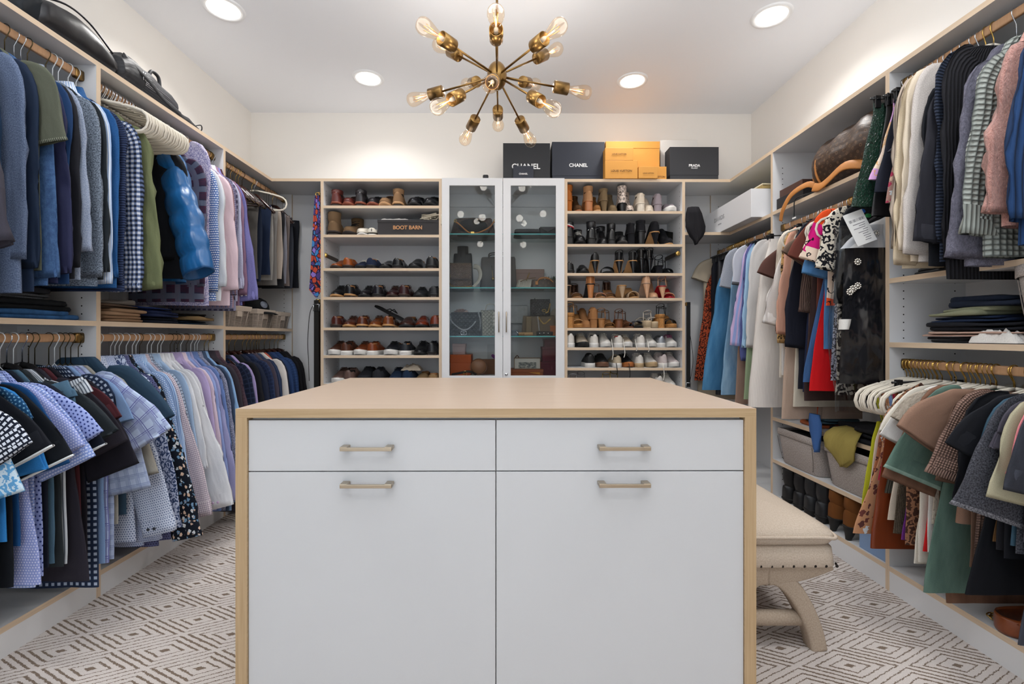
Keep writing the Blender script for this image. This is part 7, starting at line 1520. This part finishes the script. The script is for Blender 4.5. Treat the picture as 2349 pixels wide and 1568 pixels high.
# third glass shelf
t, w_, h = bag('black quilted shoulder bag with heavy silver chain on the third glass shelf', fab('quilt', '#17181b', None, .03, rough=.5), 1030, 1106, 716, GZ[2], .045, .95)
chain(t, [(-w_*.97, -.05, h*.95), (-w_*.8, -.062, h*.6), (-w_*.3, -.068, h*.3), (.01, -.07, h*.27), (w_*.4, -.066, h*.42), (w_*.62, -.06, h*.62)], chrome, .0065, .002); chain(t, [(w_*.78, -.05, h*.98), (w_*.9, -.056, h*.6), (w_*.86, -.056, h*.2)], chrome, .0065, .002)
b = MB(); b.tube([(-w_*.1+.020*sgnp(math.cos(2*PI*k_/20), .4), -.064, h*.12+.013*sgnp(math.sin(2*PI*k_/20), .4)) for k_ in range(21)], .003, 5); b.tube([(-w_*.1-.01, -.064, h*.12), (-w_*.1+.01, -.064, h*.12)], .004, 6); b.build('clasp', chrome, t)
t = thing('fabric_flower', 'blush pink fabric peony resting behind the black quilted bag', 'flower', (cx_(1058, YC+.08), YC+.09, GZ[2]+h-.06)); pm = P('#c0998a', wr=.3); po = None
b = MB(); b.lathe([(.04, 0), (.03, .03), (.01, .055), (.0005, .056)], 12); b.build('flower_base', P('#3a2f2c'), t)
for q in range(34):
    if po is None: b = MB(); b.loft([[V((.017*f*c_+0, .004*math.sin(c_*2)-.012*f*f, .034*f)) for c_ in (-1, -.5, 0, .5, 1)] for f in (.15, .5, .8, 1)], 0, False); po = b.build('petal', pm, t); o = po
    else: o = po.copy(); C.objects.link(o)
    a = q*2.4; r_ = .006*math.sqrt(q); o.location = (r_*math.cos(a)*1.1, r_*math.sin(a), .058-.0009*q); o.rotation_euler = (.15+.032*q, 0, a+PI/2); o.scale = (1+.01*q,)*3
t = thing('fabric_flower', 'second smaller blush peony beside the larger one', 'flower', (cx_(1081, YC+.07), YC+.08, GZ[2]+h-.07)); b = MB(); b.lathe([(.025, 0), (.02, .02), (.0005, .045)], 12); b.build('flower_base', pm, t); po = None
for q in range(20):
    if po is None: b = MB(); b.loft([[V((.014*f*c_, .003*math.sin(c_*2)-.009*f*f, .028*f)) for c_ in (-1, -.5, 0, .5, 1)] for f in (.15, .5, .8, 1)], 0, False); po = b.build('petal', pm, t); o = po
    else: o = po.copy(); C.objects.link(o)
    a = q*2.4; r_ = .005*math.sqrt(q); o.location = (r_*math.cos(a), r_*math.sin(a), .046-.001*q); o.rotation_euler = (.15+.05*q, 0, a+PI/2)
t, w_, h = bag('ivory quilted lady bag with round cream charm', fab('quilt', '#a5a294', None, .028, rough=.5), 1101, 1150, 711, GZ[2], .04, .97, y=YC+.02)
b = MB(); b.tube(crom([V((-w_*.5, -.03, h)), V((-w_*.3, -.03, h*1.22)), V((w_*.3, -.03, h*1.22)), V((w_*.5, -.03, h))], 6), .004, 8); b.build('handle', leather('#b5b0a2', .4), t)
for q in range(4): b = MB(); b.lathe([(.0005, .003), (.012, .003), (.014, 0), (.006, 0)], 16, 0, Matrix.Translation((w_*.35, -.05, h*(.85-.14*q))) @ Matrix.Rotation(PI/2, 4, 'X')); b.build('charm', leather('#c5bfb2', .4), t)
t, w_, h = bag('taupe suede shoulder bag with antique chain under the small black bag', suede('#6a5c4c'), 1196, 1279, 724, GZ[2], .05, .9, e=.5); chain(t, [(-w_*.1, -.06, h*.95), (-w_*.05, -.066, h*.5), (.0, -.066, h*.1)], chrome, .006, .002); chain(t, [(-w_*.05, -.06, h*.9), (w_*.25, -.068, h*.6), (w_*.6, -.06, h*.85)], gold, .0065, .002)
b = MB(); b.box(-w_*.75, -w_*.45, -.062, -.05, h*.05, h*.95); b.build('side_gusset', suede('#75664f'), t, False, .006)
hz_ = GZ[2]+h
t, w_, h = bag('small black diamond-quilted bag with gold clasp on the taupe bag', fab('quilt', '#191a1e', None, .022, rough=.45), 1216, 1263, 686, hz_+.003, .028, .98, y=YC+.01); chain(t, [(-w_*.55, -.032, h*1.0), (-w_*.55, -.036, h*.5), (-w_*.5, -.036, -.0)], blackp, .0055, .0018); chain(t, [(w_*.95, -.03, h*.7), (w_*.75, -.036, h*.25), (w_*.55, -.036, .02)], gold, .0055, .0018)
for s in (-1, 1): b = MB(); b.tube([(w_*.35+s*.005+.0085*math.cos(math.radians(45+a if s < 0 else 225+a)), -.0345, h*.3+.0075*math.sin(math.radians(45+a if s < 0 else 225+a))) for a in range(0, 271, 27)], .0017, 6); b.build('clasp', gold, t)
t = thing('glass_cloche', 'glass dome cloche at the edge of the third glass shelf', 'cloche', (cx_(1280, YC+.03), YC+.06, GZ[2]+.075)); b = MB(); b.lathe([(.058, 0), (.058, .07), (.05, .1), (.03, .122), (.006, .13), (.0005, .13)], 28); b.build('dome', bulb_glass, t); b = MB(); b.lathe([(.0005, .146), (.006, .142), (.008, .137), (.004, .13)], 14); b.build('knob', bulb_glass, t)
oc = simple('burnt_orange_card', '#a4561f', .6); oz = GZ[2]+.0005
for q, (hh, lb2) in enumerate(((.036, 'burnt orange ring box under another on the third glass shelf'), (.036, 'burnt orange ring box under the glass cloche'))): carton('ring_box', lb2, 'box', oc, cx_(1262), cx_(1291), YC-.01, YC+.10, oz, oz+hh, lid=.014); oz += hh+.0008
t = thing('studded_belt', 'rolled black belt with pearl studs before the taupe bag', 'belt', (cx_(1249, FYB+.05), FYB+.055, GZ[2]+.0005)); b = MB(); b.tube([(-.055, 0, .015), (-.03, -.004, .017), (.02, -.003, .018), (.058, 0, .015)], .015, 10); b.build('strap', pebble('#121315'), t)
for q in range(3): b = MB(); b.lathe([(.0005, .003), (.003, .002), (.0035, 0)], 10, 0, Matrix.Translation((-.035+q*.03, -.0175, .018+.002*(q % 2))) @ Matrix.Rotation(PI/2, 4, 'X')); b.build('stud', pearl, t)
t = thing('wallet', 'tan rolled leather wallet before the taupe bag', 'wallet', (cx_(1206, FYB+.05), FYB+.055, GZ[2]+.0005)); b = MB(); b.tube([(-.05, 0, .0125), (.05, 0, .0125)], .012, 12); b.build('body', leather('#b08a5e', .5), t); b = MB(); b.tube([(-.012, -.011, .006), (-.012, -.0125, .0125), (-.012, -.011, .019)], .003, 6); b.build('snap_tab', leather('#8f6d48', .5), t)
t, w_, h = bag('slate blue zip pouch at the corner of the third glass shelf', pebble('#3b4650'), 1172, 1189, 757, GZ[2], .03, .9, y=FYB+.04, name='pouch', cat='pouch'); b = MB(); b.tube([(w_*.5, -.032, h*.8), (w_*1.05, -.036, h*.4)], .003, 6); b.build('zip_pull', chrome, t)
# cabinet floor
Z4 = .7555; brightor = simple('bright_orange_card', '#b4501c', .6)
carton('gift_box', 'bright orange box with lid at the cabinet base', 'box', brightor, cx_(1033, YC+.02), cx_(1080, YC+.02), YC+.02, YC+.2, Z4, zat(813, 0, YC+.02), lid=.058)
zo = zat(813, 0, YC+.02)+.0008
carton('gift_box', 'dusty pink box with bow loop on the bright orange one', 'box', simple('dusty_pink_card', '#a07f7a', .6), cx_(1038, YC+.05), cx_(1067, YC+.05), YC+.05, YC+.16, zo, zat(788, 0, YC+.05), lid=.022)
t = thing('straw_hat', 'round brown leather box bag leaning at the cabinet base', 'handbag', (cx_(1098, FYB+.09), FYB+.10, Z4)); b = MB(); b.lathe([(.0005, .02), (.052, .02), (.056, .012), (.056, -.012), (.052, -.02), (.0005, -.02)], 30, 0, Matrix.Translation((0, 0, .066)) @ Matrix.Rotation(PI/2-.25, 4, 'X')); b.build('body', leather('#8a5d3f', .4), t); b = MB(); b.tube([(.058*math.cos(2*PI*k_/30), -.02+.0145*math.sin(2*PI*k_/30)*.9, .066+.056*math.sin(2*PI*k_/30)) for k_ in range(31)], .003, 6); b.build('trim', leather('#6f4630', .4), t); t.name = 'round_bag'
t = thing('belt', 'dark brown belt with gold ring buckle coiled at the cabinet base', 'belt', (cx_(1066, FYB+.05), FYB+.06, Z4)); b = MB(); b.tube(crom([V((-.09, .01, .012)), V((-.04, -.005, .022)), V((.02, -.012, .034)), V((.05, .0, .028)), V((.075, .02, .012))], 6), .017, 10, flat=.5); b.build('strap', leather('#27201d', .45), t)
b = MB(); b.tube([(.004+.012*math.cos(2*PI*k_/18), -.024, .022+.017*math.sin(2*PI*k_/18)) for k_ in range(19)], .0028, 6); b.tube([(-.002, -.024, .006), (-.002, -.024, .038)], .0025, 6); b.build('buckle', gold, t)
carton('gift_box', 'walnut brown card box at the back of the cabinet base', 'box', simple('walnut_card', '#7d4f32', .6), cx_(1104, YC+.12), cx_(1150, YC+.12), YC+.12, YC+.2, Z4, zat(824, 0, YC+.12), lid=.03)
t = carton('paper_bag', 'white paper bag with a purple heart at the back of the cabinet', 'bag', simple('white_paper', '#c9c7c8', .7), cx_(1118, YC+.21), cx_(1150, YC+.21), YC+.205, YC+.225, Z4, zat(790, 0, YC+.2)); b = MB(); hp = [V((.018*math.sin(a)**3*1.3, 0, .0014*(13*math.cos(a)-5*math.cos(2*a)-2*math.cos(3*a)-math.cos(4*a)))) for a in [2*PI*i/30 for i in range(30)]]
b.loft([[p+V((.0, -.0125, .13)) for p in hp], [p+V((0, -.0112, .13)) for p in hp]], 0, True, True, True, False); b.build('heart', simple('purple_ink', '#8a3f8f', .6), t)
t = carton('gift_box', 'flat rust box lying under the framed picture', 'box', simple('rust_card', '#8a4520', .6), cx_(1166, FYB+.05), cx_(1246, FYB+.05), FYB+.05, FYB+.22, Z4, zat(847, 0, FYB+.05), lid=.02); b = MB(); b.loft([[V((.02, -.0885, .028)), V((.1, -.0885, .028)), V((.1, -.0885, .012))], [V((.02, -.086, .028)), V((.1, -.086, .028)), V((.1, -.086, .012))]], 0, True, True, True, False); b.build('ribbon_tab', simple('amber_card', '#c07f2e', .6), t)
zf_ = zat(847, 0, FYB+.05)+.001; xa, xb = cx_(1179, FYB+.07), cx_(1240, FYB+.07); hf = zat(820, 0, FYB+.07)-zf_; t = thing('framed_picture', 'gilt framed monochrome townscape print on the rust box', 'picture', ((xa+xb)/2, FYB+.075, zf_)); w_ = (xb-xa)/2
b = MB()
for q in ((-w_, w_, 0, .004), (-w_, w_, hf-.004, hf), (-w_, -w_+.004, 0, hf), (w_-.004, w_, 0, hf)): b.box(q[0], q[1], -.006, .004, q[2], q[3])
b.build('frame', simple('brown_gilt', '#7a5c3c', .4, .4), t); b = MB(); b.box(-w_+.004, w_-.004, -.002, .002, .004, hf-.004); b.build('mat_board', simple('mat_board', '#c3beb6', .8), t)
k = NT('townscape_print'); k.l(k.ramp(k.noise(40, k.uvvec(1, 1.8), 4, .7), [(.35, '#2f3334'), (.5, '#6f7472'), (.62, '#b3ada2')]), k.b.inputs['Base Color']); b = MB(); b.box(-w_*.65, w_*.68, -.0032, -.002, hf*.08, hf*.6); b.build('print', k.m, t); b = MB(); b.tube(crom([V((-w_*.9, 0, hf)), V((-w_*.76, 0, hf+.016)), V((-w_*.62, 0, hf))], 6), .0028, 6); b.build('hanging_loop', leather('#4a2a20', .5), t)
burg = simple('burgundy_card', '#5a1626', .5); zq = Z4
for q, (p0, pt, lb2) in enumerate(((1236, 829, 'largest burgundy box at the bottom of the burgundy stack'), (1244, 795, 'middle burgundy box of the burgundy stack'), (1249, 777, 'smallest burgundy box on top of the burgundy stack'))):
    z1 = zat(pt, 0, YC+.03); carton('gift_box', lb2, 'box', burg, cx_(p0, YC+.03), cx_(1292, YC+.03), YC+.03, YC+.17, zq, z1, lid=.018); zq = z1+.0008
t, w_, h = bag('pale grey structured satchel at the back of the third glass shelf', leather('#8f8f8f', .5), 1168, 1212, 700, GZ[2], .04, .97, y=YC+.13, name='satchel'); b = MB(); b.box(-w_*.96, w_*.96, -.052, -.044, h*.4, h*.98); b.build('flap', leather('#999999', .5), t, False, .003)

# ------------------------------------------------------------------ dry-cleaned black dress in clear plastic
YD = 1.938; r_ = garment('T', 'black brocade dress with crystal brooches under dry-cleaning plastic by the divider', 'dress', P('#17171c', wr=1.0), RXR, YD, RZM, .2, None, zat(880, 1.40, YD), 1, sh=.205, t=.022, name='dress', drop=.12, bw=.2, hemw=.215)
hang('wire_white', RXR, YD, RZM, 1, 'white wire hanger holding the dry-cleaned black dress', 'hangers on the womenswear dress rail')
zr = RZM-.12; cry = simple('crystal', '#d5d0c6', .08, .6)
for px, py in ((1968, 600), (1968, 655), (1957, 662), (1950, 669), (2010, 535)):
    p = onY(px, py, YD-.03); b = MB(); M = Matrix.Translation((-(p.x-RXR), .029, p.z-zr)) @ Matrix.Rotation(-PI/2, 4, 'X'); b.lathe([(.0004, .006), (.005, .005), (.006, 0)], 10, 0, M)
    for q in range(9): M2 = M @ Matrix.Translation((.0115*math.cos(2*PI*q/9), .0115*math.sin(2*PI*q/9), 0)); b.lathe([(.0004, .0045), (.003, .003), (.0038, 0)], 7, 0, M2)
    b.build('brooch', cry, r_)
p = onY(1940, 742, YD-.04); b = MB(); b.loft([[V((-(p.x-RXR)+(.022-.003*s)*math.cos(2*PI*k_/16)+s*.004, .036+.02*math.sin(2*PI*k_/16), p.z-zr+z)) for k_ in range(16)] for s, z in ((0, .018), (.5, 0), (1.6, -.024))], 0, True, False, False); b.build('cuff', P('#d6d4d0'), r_)
film = NT('clear_plastic_film'); tr_ = film.n('ShaderNodeBsdfTransparent'); gl_ = film.n('ShaderNodeBsdfGlossy'); mx = film.n('ShaderNodeMixShader'); gl_.inputs['Roughness'].default_value = .12; tr_.inputs[0].default_value = lin('#e9ebee')
lw = film.n('ShaderNodeLayerWeight'); lw.inputs[0].default_value = .35; nz_ = film.noise(1, film.uvvec(8, 3.2, .4), 3, .5); bp = film.n('ShaderNodeBump'); bp.inputs['Strength'].default_value = 1; bp.inputs['Distance'].default_value = .03; film.l(nz_, bp.inputs['Height']); film.l(bp.outputs[0], gl_.inputs['Normal'])
film.l(film.math('MULTIPLY_ADD', lw.outputs['Facing'], .28, .035), mx.inputs[0]); film.l(tr_.outputs[0], mx.inputs[1]); film.l(gl_.outputs[0], mx.inputs[2]); film.l(mx.outputs[0], film.o.inputs[0])
zt_, zb_ = RZM-.17, zat(945, 1.39, YD); t = thing('garment_bag', 'clear plastic dry-cleaning bag over the black brocade dress', 'garment bag', (RXR, YD, RZM-.1), PI)
zz = [zt_+(zb_-zt_)*i/24 for i in range(25)]; cloth('film', film.m, t, [z-(RZM-.1) for z in zz], lambda z: .225+.012*math.sin(z*9), lambda z: .034, cx=lambda z: .022, seed=91, fold=.55, n=36)
cape = simple('white_paper_cape', '#d9dadb', .6); cloth('paper_cape', cape, t, [-.03, -.045, -.07, -.10, -.13, -.165], lambda z: lerp_tab([(.03, .05), (.09, .15), (.165, .215)], -z), lambda z: .036, seed=92, fold=.15)
for px, py, c_ in ((1978, 484, '#1f5fc0'), (1992, 494, '#2c8a4a')):
    p = onY(px, py, YD-.04); b = MB(); b.lathe([(.0004, .001), (.013, .001), (.014, 0)], 18, 0, Matrix.Translation((-(p.x-RXR), .040, p.z-(RZM-.1))) @ Matrix.Rotation(-PI/2, 4, 'X') @ Matrix.Scale(.62, 4, (0, 1, 0))); b.build('printed_spot', simple('print_'+c_.strip('#'), c_, .6), t)
p = onY(1972, 522, YD-.055); Mt = Matrix.Translation((-(p.x-RXR), .055, p.z-(RZM-.1))) @ Matrix.Rotation(.35, 4, 'Y') @ Matrix.Rotation(.15, 4, 'X')
tk = thing('laundry_ticket', 'white dry-cleaning ticket pinned on the plastic garment bag', 'tag', (RXR, YD, RZM-.1), PI); b = MB(); b.box(-.042, .042, 0, .0008, -.07, .07, M=Mt); b.build('paper', simple('ticket_paper', '#dcdcda', .7), tk)
ink = simple('ticket_ink', '#6d6a70', .7); b = MB(); rr = random.Random(4)
for q in range(16): b.box(-.034+q*.0042, -.034+q*.0042+rr.choice((.0012, .0026)), .0008, .0012, .028, .040, M=Mt)
for q in range(9): b.box(-.03+.003*(q % 3), -.03+rr.uniform(.02, .058), .0008, .0012, .016-q*.009, .0185-q*.009, M=Mt)
o = b.build('printed_lines', ink, tk); o['kind'] = 'stuff'
